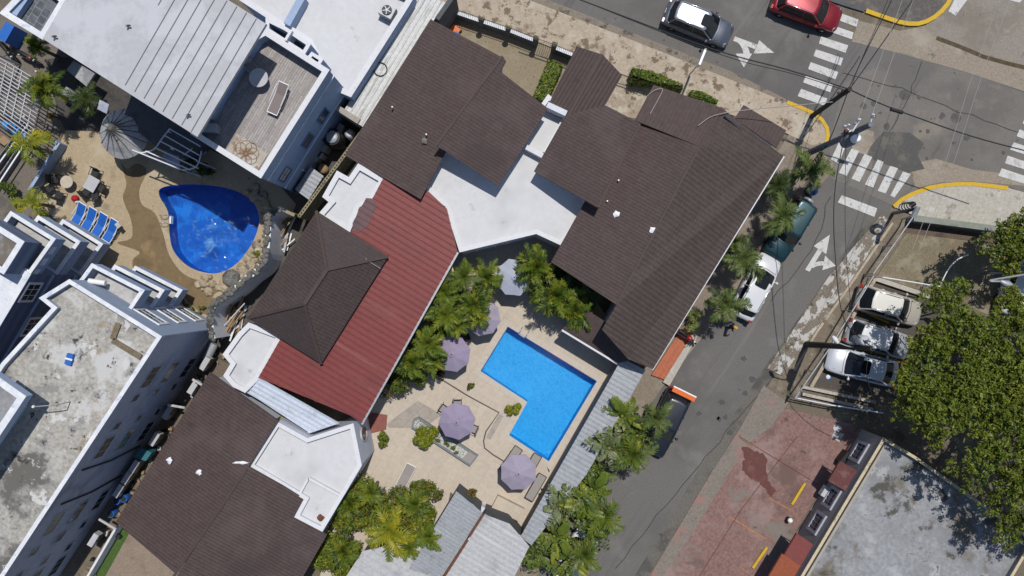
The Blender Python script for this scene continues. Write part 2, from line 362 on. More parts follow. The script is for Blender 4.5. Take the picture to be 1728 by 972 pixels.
m_trunk = mat("palm_trunk", (.16, .13, .10), .9, [((.09, .07, .055), 4, .5, .65)], (10, .25), bump=(12, .6, .03))
m_pole = mat("creosoted_pole", (.035, .03, .028), .8, [((.07, .06, .055), 2, .55, .7)], (9, .25))
m_polec = mat("concrete_pole", (.16, .17, .19), .85, [((.10, .105, .115), 1.5, .52, .68)], (7, .15))
m_xf = mat("transformer_paint", (.17, .20, .24), .5, [((.23, .26, .3), 1.5, .5, .7)], (6, .1))
m_porc = mat("white_porcelain", (.8, .8, .82), .2, fine=None)
m_cable = mat("black_cable", (.02, .02, .022), .6, fine=None)
m_wire = mat("aluminium_wire", (.33, .31, .29), .6, fine=None)
m_glass = glass("window_glass")
m_glassb = glass("sky_window_glass", (.05, .07, .1))
m_thatch = mat("thatch_cover", (.42, .42, .42), .9, [((.3, .3, .3), 1.0, .5, .65, 10), ((.5, .5, .5), 2.5, .55, .7)], (9, .25), bump=(10, .5, .03))
m_teal = mat("teal_plastic", (.03, .14, .17), .5, fine=(4, .1))
m_orange = mat("orange_plastic", (.6, .12, .015), .5, fine=(4, .06))
m_orangew = mat("orange_awning", (.27, .075, .035), .75, [((.27, .075, .035), .9, .5, .7)], (6, .15))
m_maroon = mat("maroon_awning", (.12, .045, .042), .75, [((.18, .085, .075), .8, .52, .68), ((.08, .03, .03), 1.5, .58, .7)], (6, .16))
m_tarw = mat("white_sealant", (.75, .76, .8), .8, [((.5, .5, .52), 4, .55, .7)], (9, .1))
def leafmat(name, c, c2, s=.8): return mat(name, c, .45, [(c2, s, .45, .62, 4)], (5, .2), spec=.35, trans=.28)
lf_a = leafmat("leaf_mid_green", (.11, .16, .016), (.15, .19, .022))
lf_b = leafmat("leaf_dark_green", (.045, .075, .015), (.065, .095, .018))
lf_c = leafmat("leaf_yellow_green", (.23, .24, .022), (.17, .21, .022))
lf_y = leafmat("leaf_yellow", (.36, .32, .015), (.28, .28, .02))
lf_o = leafmat("leaf_orange_brown", (.26, .12, .02), (.18, .09, .03))
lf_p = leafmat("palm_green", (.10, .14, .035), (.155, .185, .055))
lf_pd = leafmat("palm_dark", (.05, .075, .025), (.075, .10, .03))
lf_g = leafmat("banana_green", (.11, .16, .03), (.15, .19, .045))
lf_gg = leafmat("banana_grey_green", (.16, .19, .085), (.21, .23, .11))
lf_red = leafmat("flower_coral", (.5, .13, .09), (.4, .1, .05))
lf_maroon = leafmat("leaf_maroon", (.07, .02, .02), (.04, .03, .015))
m_core = mat("hedge_core", (.02, .025, .01), .9, fine=(6, .2))  # solid dark core inside the hedge leaves

m_corr = mat("pale_corrugated_sheet", (.40, .405, .41), .6, [((.32, .325, .335), .5, .5, .7, 10), ((.47, .475, .48), 1.0, .55, .7, 10, (-31, .2, 1.5)), ((.24, .17, .12), 1.3, .67, .75, 12)], (5, .14))
m_wet = mat("wet_deck_film", (.165, .115, .058), .45, [((.13, .09, .045), .5, .5, .65, 12), ((.23, .16, .078), .4, .56, .66, 12)], (7, .15))
m_lilacf = mat("faded_lilac_canvas", (.33, .29, .37), .85, [((.285, .245, .33), .9, .5, .7)], (9, .08), trans=.12)
m_sealine = mat("tar_seam", (.05, .048, .046), .9, fine=(6, .3))
m_curvew = mat("white_curved_render", (.74, .75, .77), .8, [((.58, .6, .64), .7, .55, .7, 10)], (4, .06))
# ---------------------------------------------------------------- ground, roads, pavements, pools
def band(pts, w, z):
    """flat strip polygon along a polyline"""
    pts = [Vector(p[:2]) for p in pts]; Lf = []; Rt = []
    for i, p in enumerate(pts):
        d = (pts[min(i+1, len(pts)-1)]-pts[max(i-1, 0)]).normalized(); n = Vector((-d.y, d.x))*w/2
        Lf.append(p+n); Rt.append(p-n)
    return [Vector((q.x, q.y, z)) for q in Lf+Rt[::-1]]
def sheet(name, pts, z, m):
    return struct(MB().face(ccw([Vector((p[0], p[1], z)) for p in pts])).build(name, m))
def slab(name, pts, z0, z1, m, ms=None):
    return struct(MB().prism(pts, z0, z1).build(name, m))
POOL = PL([(857, 551), (1007, 643), (926, 778), (859, 734), (890, 678), (811, 626)])
POOL2 = smooth_loop([p.xy for p in PL([(272, 318), (270, 332), (284, 358), (287, 400), (294, 424), (311, 444), (335, 457), (367, 461), (397, 447), (418, 423), (432, 397), (438, 370), (430, 345), (408, 327), (380, 317), (343, 312), (300, 312)])], 4)
mb = MB(); holed(mb, [(-700, -700), (700, -700), (700, 700), (-700, 700)], [POOL, POOL2], 0.0); struct(mb.build("ground", m_dirt))
KW = [(1398, 230), (1391, 250), (1384, 312), (1230, 512), (1112, 660), (1000, 822), (925, 940), (700, 1290)]
asph = [(100, -330), (905, -8), (1232, 120), (1326, 168), (1375, 190)]+KW+[(860, 1290), (1094, 972), (1200, 797), (1250, 720), (1311, 628), (1493, 372), (1507, 346), (1540, 328), (1583, 311), (1633, 307), (1700, 314), (2400, 520), (2400, 385), (1740, 158), (1628, 121), (1522, 91), (1437, 70), (1424, 14), (700, -260), (300, -420)]
sheet("asphalt_road", PL(asph), .006, m_asph)
sheet("worn_asphalt_crossing", PL([(1425, 140), (1520, 92), (1628, 122), (1800, 182), (1800, 350), (1700, 314), (1583, 311), (1507, 346), (1470, 330), (1402, 300), (1400, 235)]), .010, m_asph2)
sheet("wet_road_patch", PL([(1478, 236), (1492, 222), (1535, 224), (1560, 242), (1548, 262), (1560, 285), (1530, 292), (1512, 283), (1480, 272), (1462, 262), (1470, 246)]), .022, m_patch)
sheet("tan_road_patch", PL([(1540, 276), (1580, 268), (1640, 286), (1720, 296), (1730, 314), (1640, 306), (1583, 308), (1545, 318), (1538, 296)]), .016, m_apron)
sheet("tan_crossing_patch", PL([(1432, 225), (1452, 215), (1474, 222), (1477, 250), (1466, 262), (1440, 256)]), .018, m_apron)
# far side of the cross street
sheet("concrete_gutter", PL([(1449, 35), (1518, 52), (1560, 44), (1600, 62), (2400, 330), (2400, 385), (1740, 158), (1628, 121), (1522, 91), (1437, 70)]), .012, m_apron)
sheet("concrete_side_road", PL([(1560, 44), (1590, 24), (1640, -120), (2300, -120), (2300, 300), (1740, 113), (1660, 90), (1585, 68)]), .016, m_apron2)
sheet("gutter_stain", band(PL([(1580, 64), (1620, 79), (1660, 96), (1700, 107), (1745, 118), (1850, 150)]), .28, 0), .020, mat("damp_gutter_dirt", (.075, .055, .03), .8, fine=(4, .4)))
slab("corner_island", PL([(1420, 10), (1460, 18), (1500, 32), (1530, 40), (1560, 38), (1585, 22), (1605, -4), (1640, -140), (1100, -140)]), 0, .12, mat("shadowed_pavement", (.10, .092, .085), .9, [((.16, .14, .12), .8, .5, .65)], (6, .2)))  # the island's shadow is painted into the pavement colour
def kerb(name, pts, m, w=.24, z1=.15):
    return struct(MB().prism(band(PL(pts), w, 0), 0.0, z1).build(name, m))
kerb("yellow_kerb", smooth_line([W(*p) for p in [(1460, 18), (1500, 33), (1530, 41), (1560, 38), (1585, 22), (1604, -4)]], 4) and [(1460, 19), (1480, 26), (1500, 33), (1516, 38), (1532, 41), (1548, 41), (1562, 37), (1575, 30), (1587, 20), (1597, 8), (1606, -8)], m_yel, .28)
kerb("blue_grey_kerb", [(1395, -2), (1428, 9), (1458, 18)], m_fib, .26, .145)
# near pavement along the cross street
slab("pavement", PL([(700, -70), (885, -2), (1060, 66), (1232, 135), (1326, 173), (1372, 193), (1391, 210), (1397, 225), (1394, 240), (1370, 246), (1325, 225), (1215, 188), (975, 98), (770, 18), (700, -10)]), 0, .12, m_side)
sheet("road_gutter", PL([(690, -92), (905, -8), (1232, 120), (1326, 167), (1326, 174), (1232, 136), (1060, 67), (885, -1), (690, -74)]), .014, mat("gutter_concrete", (.2, .17, .135), .9, [((.08, .065, .05), .8, .52, .66, 12), ((.62, .6, .58), .9, .665, .70, 14)], (9, .25)))
kerb("yellow_kerb", [(1327, 173), (1350, 182), (1372, 192), (1386, 203), (1394, 216), (1396, 228), (1393, 241)], m_yel)
slab("corner_pavement", PL([(1394, 242), (1387, 258), (1406, 276), (1403, 292), (1384, 312), (1230, 512), (1112, 660), (1000, 822), (925, 940), (800, 1140), (700, 1140), (880, 900), (1085, 620), (1290, 285), (1330, 228)]), 0, .115, mat("brown_pavement", (.20, .165, .13), .9, [((.27, .23, .185), .5, .5, .65, 10), ((.11, .09, .07), .5, .56, .7, 12)], (7, .2)))
# orange tiled terrace at the foot of the hotel
slab("tiled_terrace", PL([(1150, 553), (1168, 562), (1120, 640), (1098, 632)]), .115, .30, m_terra)
slab("terrace_edge", PL([(1168, 562), (1176, 566), (1128, 650), (1117, 644)]), .115, .34, m_side2)
# far corner pavement with the curved yellow kerb
slab("pavement", PL([(1507, 349), (1520, 337), (1547, 324), (1583, 313), (1633, 310), (1698, 317), (1760, 334), (2300, 490), (2300, 560), (1675, 388), (1550, 368)]), 0, .12, m_side2)
kerb("yellow_kerb", [(1507, 349), (1520, 337), (1535, 329), (1550, 323), (1567, 317), (1590, 313), (1615, 311), (1640, 311), (1670, 314), (1699, 318)], m_yel, .26)
# right side of the street: gutter, flaking kerb strip, weedy verge
sheet("street_gutter", PL([(1480, 350), (1500, 360), (1311, 628), (1250, 720), (1200, 797), (1094, 972), (900, 1290), (870, 1290), (1075, 965), (1180, 790), (1290, 620), (1420, 432)]), .012, mat("gutter_dust", (.125, .115, .10), .9, [((.075, .07, .064), .3, .48, .62, 10), ((.24, .22, .19), .6, .6, .72, 12)], (9, .2)))
slab("flaking_kerb", PL([(1486, 362), (1502, 372), (1426, 487), (1320, 634), (1294, 622), (1398, 466)]), 0, .10, m_flake)
sheet("verge", PL([(1502, 370), (1540, 372), (1330, 690), (1300, 680), (1318, 632), (1424, 486)]), .014, mat("verge_soil", (.16, .13, .095), .95, [((.24, .21, .165), .6, .5, .64, 12), ((.08, .07, .05), .7, .56, .68, 12)], (10, .3), bump=(14, .4, .03)))
sheet("verge_edge_strip", band(PL([(1506, 376), (1430, 487), (1378, 560), (1340, 625)]), .16, 0), .05, m_side)
sheet("vacant_lot", PL([(1545, 372), (1680, 390), (1900, 450), (1900, 620), (1600, 505), (1480, 466)]), .018, m_grasslot)
sheet("lot_edge_path", PL([(1528, 376), (1680, 398), (1680, 412), (1519, 392)]), .022, mat("brown_path", (.115, .085, .065), .95, [((.07, .055, .045), .7, .5, .65)], (9, .25)))
sheet("parking_lot", PL([(1480, 466), (1600, 510), (1760, 570), (1700, 720), (1500, 672), (1370, 652), (1360, 640)]), .018, mat("dark_parking_asphalt", (.075, .066, .058), .9, [((.1, .088, .075), .5, .5, .65)], (10, .15)))
mb = MB()
for a, b in (((1448, 522), (1500, 545)), ((1417, 574), (1440, 582)), ((1458, 591), (1530, 614))):
    mb.prism(band(PL([a, b]), .13, 0), .02, .026)
struct(mb.build("parking_lines", m_yel))
# pink painted forecourt
slab("pink_forecourt", PL([(1311, 686), (1440, 716), (1452, 728), (1395, 812), (1372, 850), (1310, 972), (1240, 1100), (980, 1180), (1102, 980), (1200, 806), (1246, 736)]), 0, .05, m_pink)
sheet("forecourt_apron", PL([(1288, 650), (1330, 680), (1300, 720), (1262, 748), (1235, 790), (1180, 880), (1110, 985), (1094, 975), (1200, 797), (1250, 720)]), .056, mat("apron_patch", (.19, .165, .14), .9, [((.27, .15, .13), .5, .52, .66, 10), ((.1, .085, .07), .7, .56, .68, 12), ((.32, .3, .26), .7, .6, .72, 12)], (8, .2)))
sheet("wet_stain", [Vector((p.x+rnd.uniform(-.09, .09), p.y+rnd.uniform(-.09, .09), 0)) for p in smooth_loop([W(*p).xy for p in [(1253, 752), (1275, 760), (1292, 772), (1294, 800), (1302, 820), (1308, 828), (1300, 838), (1284, 818), (1266, 805), (1252, 790), (1256, 770)]], 5)], .062, m_redstain)
mb = MB()
for a, b in (((1311, 700), (1240, 806)), ((1345, 700), (1290, 790))): pass
for pts in ([(1345, 736), (1250, 860), (1180, 972)], [(1246, 735), (1310, 775), (1376, 815)], [(1262, 748), (1247, 738)]):
    mb.prism(band(PL(pts), .05, 0), .055, .0595)
struct(mb.build("forecourt_joint", m_rust))
mb = MB()
for a, b in (((1231, 872), (1294, 910)), ((1298, 841), (1338, 862)), ((1248, 956), (1262, 966))):
    mb.prism(band(PL([a, b]), .08, 0), .055, .0585)
struct(mb.build("faded_bay_lines", mat("faded_orange_line", (.36, .17, .06), .9, [((.27, .14, .11), 1.5, .45, .6)], (8, .2))))
# ------------- painted markings
def marks(name, polys, z=.029, f=None):
    mb = MB()
    for i, p in enumerate(polys): mb.prism(PL([(1200+x/3, y/3) if f is None else f(x, y) for x, y in p]), z-.003+.0012*(i % 3), z+.003+.0012*(i % 3))
    return struct(mb.build(name, m_mark))
marks("crosswalk", [[(455, 450), (587, 499), (575, 536), (437, 487)], [(480, 380), (615, 431), (602, 468), (465, 418)], [(503, 315), (643, 365), (628, 402), (490, 350)],
                    [(530, 250), (668, 295), (655, 333), (517, 285)], [(555, 185), (693, 230), (680, 268), (545, 222)], [(585, 118), (720, 165), (712, 200), (575, 152)], [(662, 70), (745, 100), (735, 137), (640, 102)]])
marks("crosswalk", [[(645, 722), (680, 740), (645, 828), (605, 808)], [(710, 752), (748, 765), (685, 890), (645, 875)], [(775, 780), (815, 795), (750, 921), (710, 905)],
                    [(842, 808), (872, 820), (820, 950), (777, 935)], [(905, 840), (945, 852), (882, 980), (842, 966)], [(970, 868), (1010, 882), (927, 1000), (905, 992)]], .031)
marks("stop_bar", [[(660, 988), (840, 1055), (825, 1098), (640, 1025)]])
marks("crosswalk", [[(1590, 588), (1700, 630), (1690, 668), (1575, 626)], [(1560, 655), (1670, 695), (1660, 732), (1545, 690)], [(1530, 720), (1660, 765), (1648, 802), (1512, 758)], [(1500, 788), (1640, 835), (1630, 872), (1485, 826)], [(1470, 852), (1620, 902), (1610, 938), (1452, 890)]], .029)
marks("crosswalk", [[(1245, -30), (1310, -20), (1236, 80), (1200, 58)], [(1440, -60), (1600, -30), (1560, 14), (1500, 0)]], .031)
def arc(p0, p1, p2, n=6): return [tuple((1-t)**2*a+2*t*(1-t)*b+t*t*c for a, b, c in zip(p0, p1, p2)) for t in (i/n for i in range(n+1))]
marks("road_arrow", [[(120, 185), (232, 226), (222, 250), (110, 207)], [(243, 204), (318, 268), (214, 272)], arc((112, 205), (155, 220), (163, 274))+arc((196, 274), (190, 225), (140, 195)), [(124, 272), (207, 272), (165, 342)]])
marks("road_arrow", [[(475, 465), (543, 356), (562, 370), (497, 476)], [(600, 288), (518, 346), (582, 386)], arc((505, 448), (520, 418), (574, 424))+arc((570, 444), (535, 442), (515, 458)), [(576, 394), (631, 446), (562, 468)]], .029, lambda x, y: (1200+x/3, 300+y/3))
mb = MB(); rr = random.Random(21)
for pts in ([(1040, 960), (1110, 868), (1180, 784), (1236, 718), (1300, 640)], [(1420, 125), (1520, 150), (1640, 196), (1740, 232)], [(1556, 106), (1530, 170), (1500, 222)], [(1400, 330), (1370, 420), (1300, 510)]):
    mb.prism(band([W(*p)+Vector((rr.uniform(-.1, .1), rr.uniform(-.1, .1), 0)) for p in smooth_line([Vector((*q, 0)) for q in pts], 5)], .05, 0), .022, .0235)
struct(mb.build("road_seam", m_sealine))
mb = MB()
for k in range(46):
    f = rr.random(); px, py = rr.choice(((1060+240*f, 940-320*f), (1440+240*f, 150+110*f), (1000+330*f, 20+130*f), (1180+150*f, 760-330*f), (1480+90*f, 180+100*f)))
    c = W(px+rr.uniform(-45, 45), py+rr.uniform(-30, 30)); r = rr.uniform(.06, .28); a0 = rr.random()*6
    mb.prism([c+Vector((r*rr.uniform(.5, 1.2)*math.cos(a0+j*.785), r*rr.uniform(.4, 1.2)*math.sin(a0+j*.785), 0)) for j in range(8)], .0236, .0246)
struct(mb.build("oil_spot", mat("oil_stain", (.062, .059, .056), .6, fine=(9, .3))))
sheet("manhole_cover", [W(1526, 160)+Vector((.35*math.cos(a*.4), .35*math.sin(a*.4), 0)) for a in range(16)], .018, m_patch)
sheet("manhole_cover", [W(1613, 199)+Vector((.35*math.cos(a*.4), .35*math.sin(a*.4), 0)) for a in range(16)], .018, m_patch)
# ------------- hotel courtyard
pat = PL([(560, 880), (600, 700), (690, 560), (770, 420), (930, 392), (1066, 600), (900, 905), (845, 890), (760, 830), (730, 980), (540, 972)])
mb = MB(); holed(mb, pat, [POOL], .06); o = struct(mb.build("courtyard_paving", m_patio))
cop = inset(POOL, -.36)
# rounded pool surround
mb = MB(); holed(mb, [q for q in smooth_loop([c.xy+(d.xy-c.xy).normalized()*t for i, c in enumerate(ccw(cop)) for d, t in ((ccw(cop)[i-1], .3), (ccw(cop)[(i+1) % 6], .3))], 3)], [POOL], .085); struct(mb.build("pool_surround", m_cop))
m_pf = poolfloor("pool_tile_caustics", (.012, .31, .62), (.06, .39, .70), 3.4, None)  # pale cell edges are caustic light painted on the floor
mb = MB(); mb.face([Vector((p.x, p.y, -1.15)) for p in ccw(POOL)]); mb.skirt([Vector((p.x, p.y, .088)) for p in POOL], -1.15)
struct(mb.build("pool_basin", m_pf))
struct(MB().face([Vector((p.x, p.y, -.06)) for p in ccw(POOL)]).build("pool_water", water("pool_water", (.62, .92, 1.0), 6.5, 1.0)))
sheet("paved_threshold", PL([(652, 716), (705, 676), (746, 700), (716, 722), (658, 722)]), .066, m_greypave)
slab("red_doorstep", PL([(614, 710), (628, 696), (654, 700), (652, 724), (620, 732)]), .03, .16, mat("red_tile", (.24, .08, .06), .6, [((.17, .06, .05), 1, .5, .7)], (5, .12), brick=(45, .35, .35, .01, (.21, .07, .055), (.17, .08, .06))))
mb = MB()
for pts in ([(745, 640), (790, 668), (842, 696), (820, 728), (816, 744), (818, 756), (832, 767), (850, 778)],):
    mb.prism(band(PL(pts), .09, 0), .062, .07)
struct(mb.build("drain_channel", mat("drain_grating", (.09, .07, .06), .8, fine=(20, .3))))
struct(MB().prism(band(PL([(846, 700), (824, 740)]), .35, 0), .061, .066).build("paving_seam", m_greypave))
sheet("service_paving", PL([(770, 404), (930, 380), (932, 420), (880, 440), (770, 470)]), .07, mat("pale_service_floor", (.46, .43, .40), .85, [((.36, .335, .31), .6, .5, .7)], (5, .12)))
# ------------- neighbour's pool deck
deck = PL([(60, 330), (112, 220), (160, 222), (215, 235), (330, 240), (470, 310), (500, 345), (450, 470), (385, 490), (352, 580), (270, 540), (150, 440)])
mb = MB(); holed(mb, deck, [POOL2], .05); struct(mb.build("pool_deck", m_tand))
m_pf2 = mat("deep_pool_tile", (.007, .11, .42), .5, [((.02, .2, .56), .45, .5, .62, 10), ((.004, .065, .28), .4, .55, .68, 8)], (2, .15))
mb = MB(); mb.face([Vector((p.x, p.y, -1.3)) for p in ccw(POOL2)]); mb.skirt([Vector((p.x, p.y, .055)) for p in POOL2], -1.3)
struct(mb.build("pool_basin", m_pf2))
foamy = water("agitated_pool_water", (.6, .85, 1.0), 3.2, .8)
def add_foam(m, c, rad):
    """churned white water over the return jets"""
    n = m.node_tree.nodes; l = m.node_tree.links; out = n["Material Output"]; old = out.inputs[0].links[0].from_socket
    g = n.new("ShaderNodeNewGeometry").outputs["Position"]
    q = n.new("ShaderNodeTexNoise"); q.inputs["Scale"].default_value = 1.1; q.inputs["Detail"].default_value = 12; q.inputs["Roughness"].default_value = .72; q.inputs["Distortion"].default_value = .8; l.new(g, q.inputs["Vector"])
    d = n.new("ShaderNodeVectorMath"); d.operation = 'DISTANCE'; l.new(g, d.inputs[0]); d.inputs[1].default_value = c
    r = n.new("ShaderNodeMapRange"); r.inputs["From Min"].default_value = 0; r.inputs["From Max"].default_value = rad; r.inputs["To Min"].default_value = .13; r.inputs["To Max"].default_value = -.12; l.new(d.outputs["Value"], r.inputs["Value"])
    a = n.new("ShaderNodeMath"); a.operation = 'ADD'; l.new(q.outputs["Fac"], a.inputs[0]); l.new(r.outputs[0], a.inputs[1])
    k = n.new("ShaderNodeMapRange"); k.interpolation_type = 'SMOOTHSTEP'; k.inputs["From Min"].default_value = .535; k.inputs["From Max"].default_value = .78; k.inputs["To Max"].default_value = .6; l.new(a.outputs[0], k.inputs["Value"])
    b = n.new("ShaderNodeBsdfDiffuse"); b.inputs[0].default_value = (.25, .5, .68, 1); x = n.new("ShaderNodeMixShader"); l.new(k.outputs[0], x.inputs[0]); l.new(old, x.inputs[1]); l.new(b.outputs[0], x.inputs[2]); l.new(x.outputs[0], out.inputs[0])
add_foam(foamy, W(360, 398), 3.4)
struct(MB().face([Vector((p.x, p.y, -.05)) for p in ccw(POOL2)]).build("pool_water", foamy))
wet = smooth_loop([W(*p).xy for p in [(205, 275), (215, 285), (232, 276), (248, 288), (236, 320), (240, 345), (262, 360), (276, 395), (286, 430), (310, 462), (345, 476), (372, 486), (360, 500), (352, 530), (330, 520), (300, 492), (262, 478), (232, 470), (224, 440), (236, 425), (198, 410), (222, 402), (222, 372), (208, 335), (214, 310)]], 4)
sheet("wet_deck", [Vector((p.x, p.y, 0)) for p in wet], .056, m_wet)
# strips by the bottom left
sheet("lawn_strip", PL([(205, 886), (218, 900), (168, 990), (120, 1080), (100, 1060), (150, 975)]), .03, m_grass)
sheet("back_terrace", PL([(218, 900), (285, 948), (330, 990), (300, 1090), (120, 1080), (168, 990)]), .02, mat("brown_paving", (.25, .195, .15), .9, [((.2, .15, .115), .6, .5, .65)], (8, .18), brick=(20, .5, .3, .01, (.23, .18, .14), (.2, .16, .13))))
sheet("front_yard", PL([(745, 20), (780, 20), (965, 92), (940, 200), (845, 160), (740, 60)]), .02, m_gravel)
sheet("side_yard", PL([(1050, 115), (1110, 125), (1100, 205), (1015, 190)]), .03, mat("crazy_paving", (.30, .25, .19), .9, [((.42, .37, .3), .7, .5, .62), ((.15, .11, .07), .8, .54, .64)], (6, .2)))
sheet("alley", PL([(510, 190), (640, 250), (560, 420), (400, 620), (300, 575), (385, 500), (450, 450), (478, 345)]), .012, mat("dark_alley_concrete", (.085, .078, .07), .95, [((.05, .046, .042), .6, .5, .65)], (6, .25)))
sheet("shaded_yard", PL([(80, 100), (120, 95), (240, 160), (300, 235), (215, 238), (160, 224), (112, 222), (98, 196)]), .016, mat("yard_paving_painted_shade", (.065, .06, .055), .9, [((.045, .042, .04), .6, .5, .65, 10)], (6, .25)))  # dark paving, with the yard's shade deepened in its colour
sheet("drive", PL([(-60, 20), (30, 20), (130, 110), (110, 200), (30, 420), (-80, 420)]), .012, mat("grey_brown_drive", (.15, .13, .11), .9, [((.10, .088, .075), .5, .5, .65)], (8, .18)))
# ---------------------------------------------------------------- buildings
def centre(pts, z=0):
    c = sum((Vector((p[0], p[1], 0)) for p in pts), Vector())/len(pts); return Vector((c.x, c.y, z))
def wall_frame(A, B):
    A = Vector((A[0], A[1], 0)); B = Vector((B[0], B[1], 0)); d = (B-A).normalized(); return A, d, (B-A).length
def window(root, A, B, u, z, w, h, out, mf, mg=None, nx=2, ny=2, name="window", depth=.06, fr=.09):
    """framed window standing proud of wall A-B; u along it, z = sill, out = outward side (+1 left of A->B)"""
    mg = mg or m_glass
    A, d, L = wall_frame(A, B); n = Vector((-d.y, d.x, 0))*out; c = A+d*u+Vector((0, 0, z+h/2))
    rot = Matrix((d, n, Vector((0, 0, 1)))).transposed()
    if rot.determinant() < 0: rot = Matrix((-d, n, Vector((0, 0, 1)))).transposed()
    f = MB()
    for sx in (-1, 1): f.box(c+d*sx*(w/2)+n*depth/2, (fr, depth, h+fr), rot=rot)
    for sz in (-1, 1): f.box(c+Vector((0, 0, sz*h/2))+n*depth/2, (w-fr, depth, fr), rot=rot)
    for i in range(1, nx): f.box(c+d*(-w/2+w*i/nx)+n*depth*.4, (.03, depth*.6, h-fr), rot=rot)
    for i in range(1, ny): f.box(c+Vector((0, 0, -h/2+h*i/ny))+n*depth*.38, (w-fr, depth*.5, .03), rot=rot)
    fo = f.build(name, mf, root)
    MB().box(c+n*.012, (w-fr*.5, .024, h-fr*.5), rot=rot).build("pane", mg, fo)
    return fo
def flat_block(root, pts, ztop, par, mw, mr, mc=None, th=.2, z0=0, capw=.03):
    """walls from z0 to ztop with parapet par high, roof floor and cap"""
    mc = mc or m_capwhite
    o = [Vector((p[0], p[1], 0)) for p in ccw(pts)]; i = inset(o, th); n = len(o)
    w = MB(); w.skirt([Vector((p.x, p.y, ztop-.06)) for p in o], z0)
    for k in range(n):
        a, b = i[k], i[(k+1) % n]
        w.add([(b.x, b.y, ztop-par-.02), (a.x, a.y, ztop-par-.02), (a.x, a.y, ztop-.06), (b.x, b.y, ztop-.06)], [(0, 1, 2, 3)])
    wo = w.build("wall", mw, root)
    o2 = inset(o, -capw); i2 = inset(o, th+capw); c = MB()
    for k in range(n):
        a, b, d, e = o2[k], o2[(k+1) % n], i2[(k+1) % n], i2[k]
        q = [Vector((v.x, v.y, ztop)) for v in (a, b, d, e)]; dn = Vector((0, 0, -.07))
        c.add(q+[v+dn for v in q], [(0, 1, 2, 3), (7, 6, 5, 4), (0, 4, 5, 1), (2, 6, 7, 3)])
    c.build("parapet_cap", mc, root)
    MB().face([Vector((v.x, v.y, ztop-par)) for v in i]).build("roof", mr, root)
    return wo
def ridge_cap(root, pts, m, r=.11, name="ridge_cap"):
    mb = MB()
    for a, b in zip(pts, pts[1:]): mb.beam(a+Vector((0, 0, .03)), b+Vector((0, 0, .03)), r*2, .09)
    return mb.build(name, m, root)
def planez(q, x, y):
    p = ccw(q); n = Vector((0, 0, 0))
    for i in range(len(p)):
        a, b = p[i], p[(i+1) % len(p)]; n += Vector(((a.y-b.y)*(a.z+b.z), (a.z-b.z)*(a.x+b.x), (a.x-b.x)*(a.y+b.y)))
    c = sum(p, Vector())/len(p); return c.z-(n.x*(x-c.x)+n.y*(y-c.y))/n.z
def roofing(root, pieces, mr, zw=0, eave=.35, th=.14, mw=None, name="roof"):
    """pieces: polygons of (px,py,z)"""
    r = MB(); w = MB()
    for p in pieces:
        q = PL(p); r.plate(q, th)
        w.skirt([Vector((v.x, v.y, planez(q, v.x, v.y)-th-.04)) for v in inset(q, eave)], zw)
    ro = r.build(name, mr, root); w.build("wall", mw or m_whitewall, root); return ro
# ============ hotel, north-west wing
t = thing("hotel_wing", "long brown tiled hotel wing beside the corrugated white strip, north-west end of the hotel", "building", W(720, 190))
P1 = [(728, 33, 4.4), (848, 97, 5.1), (752, 257, 5.1), (710, 336, 5.1), (583, 263, 4.4)]
P2 = [(848, 94, 6.2), (854, 103, 6.15), (845, 121, 6.1), (925, 183, 5.4), (841, 314, 5.4), (752, 255, 6.05), (735, 246, 6.2)]
roofing(t, [P1, P2], m_brown)
ridge_cap(t, PL([(848, 95, 6.17), (735, 247, 6.17)]), m_brownp, .07)
mb = MB(); mb.beam(W(583, 263, 4.32), W(728, 33, 4.32), .09, .12); mb.build("fascia", m_brownp, t)
def vent(root, px, py, z, s=.16, name="vent_pipe"):
    return MB().tube([W(px, py, z)-Vector((0, 0, .15)), W(px, py, z)+Vector((0, 0, .3))], .05, 8).build(name, m_plw, root)
vent(t, 663, 182, 4.75); vent(t, 720, 228, 5.05)
def patch(root, px, py, z, r, seed, m=None, sx=1):
    rr = random.Random(seed); c = W(px, py, z); mb = MB(); n = 11
    ring = [c+Vector((r*rr.uniform(.55, 1.15)*math.cos(6.283*i/n)*sx, r*rr.uniform(.55, 1.15)*math.sin(6.283*i/n), rr.uniform(-.02, .02))) for i in range(n)]
    vs_ = ring+[c+Vector((0, 0, .1))]
    mb.add(vs_, [(i, (i+1) % n, n) for i in range(n)])
    mb.add([v-Vector((0, 0, .06)) for v in ring]+ring, [(i, (i+1) % n, n+(i+1) % n, n+i) for i in range(n)])
    return mb.build("sealant_patch", m or m_tarw, root)
patch(t, 716, 238, 5.06, .22, 3, mat("grey_smear", (.16, .14, .14), .8, fine=(6, .3)))
# ============ hotel, white flat roof in the middle
t = thing("hotel_hall", "white flat roofed hotel hall wrapped round the head of the courtyard", "building", W(850, 340))
core = PL([(700, 300), (752, 240), (838, 270), (880, 225), (925, 160), (962, 190), (925, 255), (960, 300), (1000, 352), (946, 413), (905, 394), (776, 425), (753, 352)], 4.1)
flat_block(t, core, 4.15, .28, m_whitewall, m_white, m_capwhite, .22)
mb = MB(); a, b = W(888, 249, 4.3), W(916, 264, 4.3); mb.beam(a, b, .3, .5); mb.build("upstand", m_capwhite, t)
mb = MB(); a, b = W(923, 179, 4.5), W(955, 194, 4.5); mb.beam(a, b, .35, .9); mb.build("end_parapet", m_whitewall, t)
A, B = W(776, 425, 4.1), W(905, 394, 4.1)
for u in (1.6, 3.6): window(t, A, B, u, 1.0, 1.2, 1.3, 1 if (B-A).cross(Vector((0, 0, 1))).y > 0 else -1, m_plw)
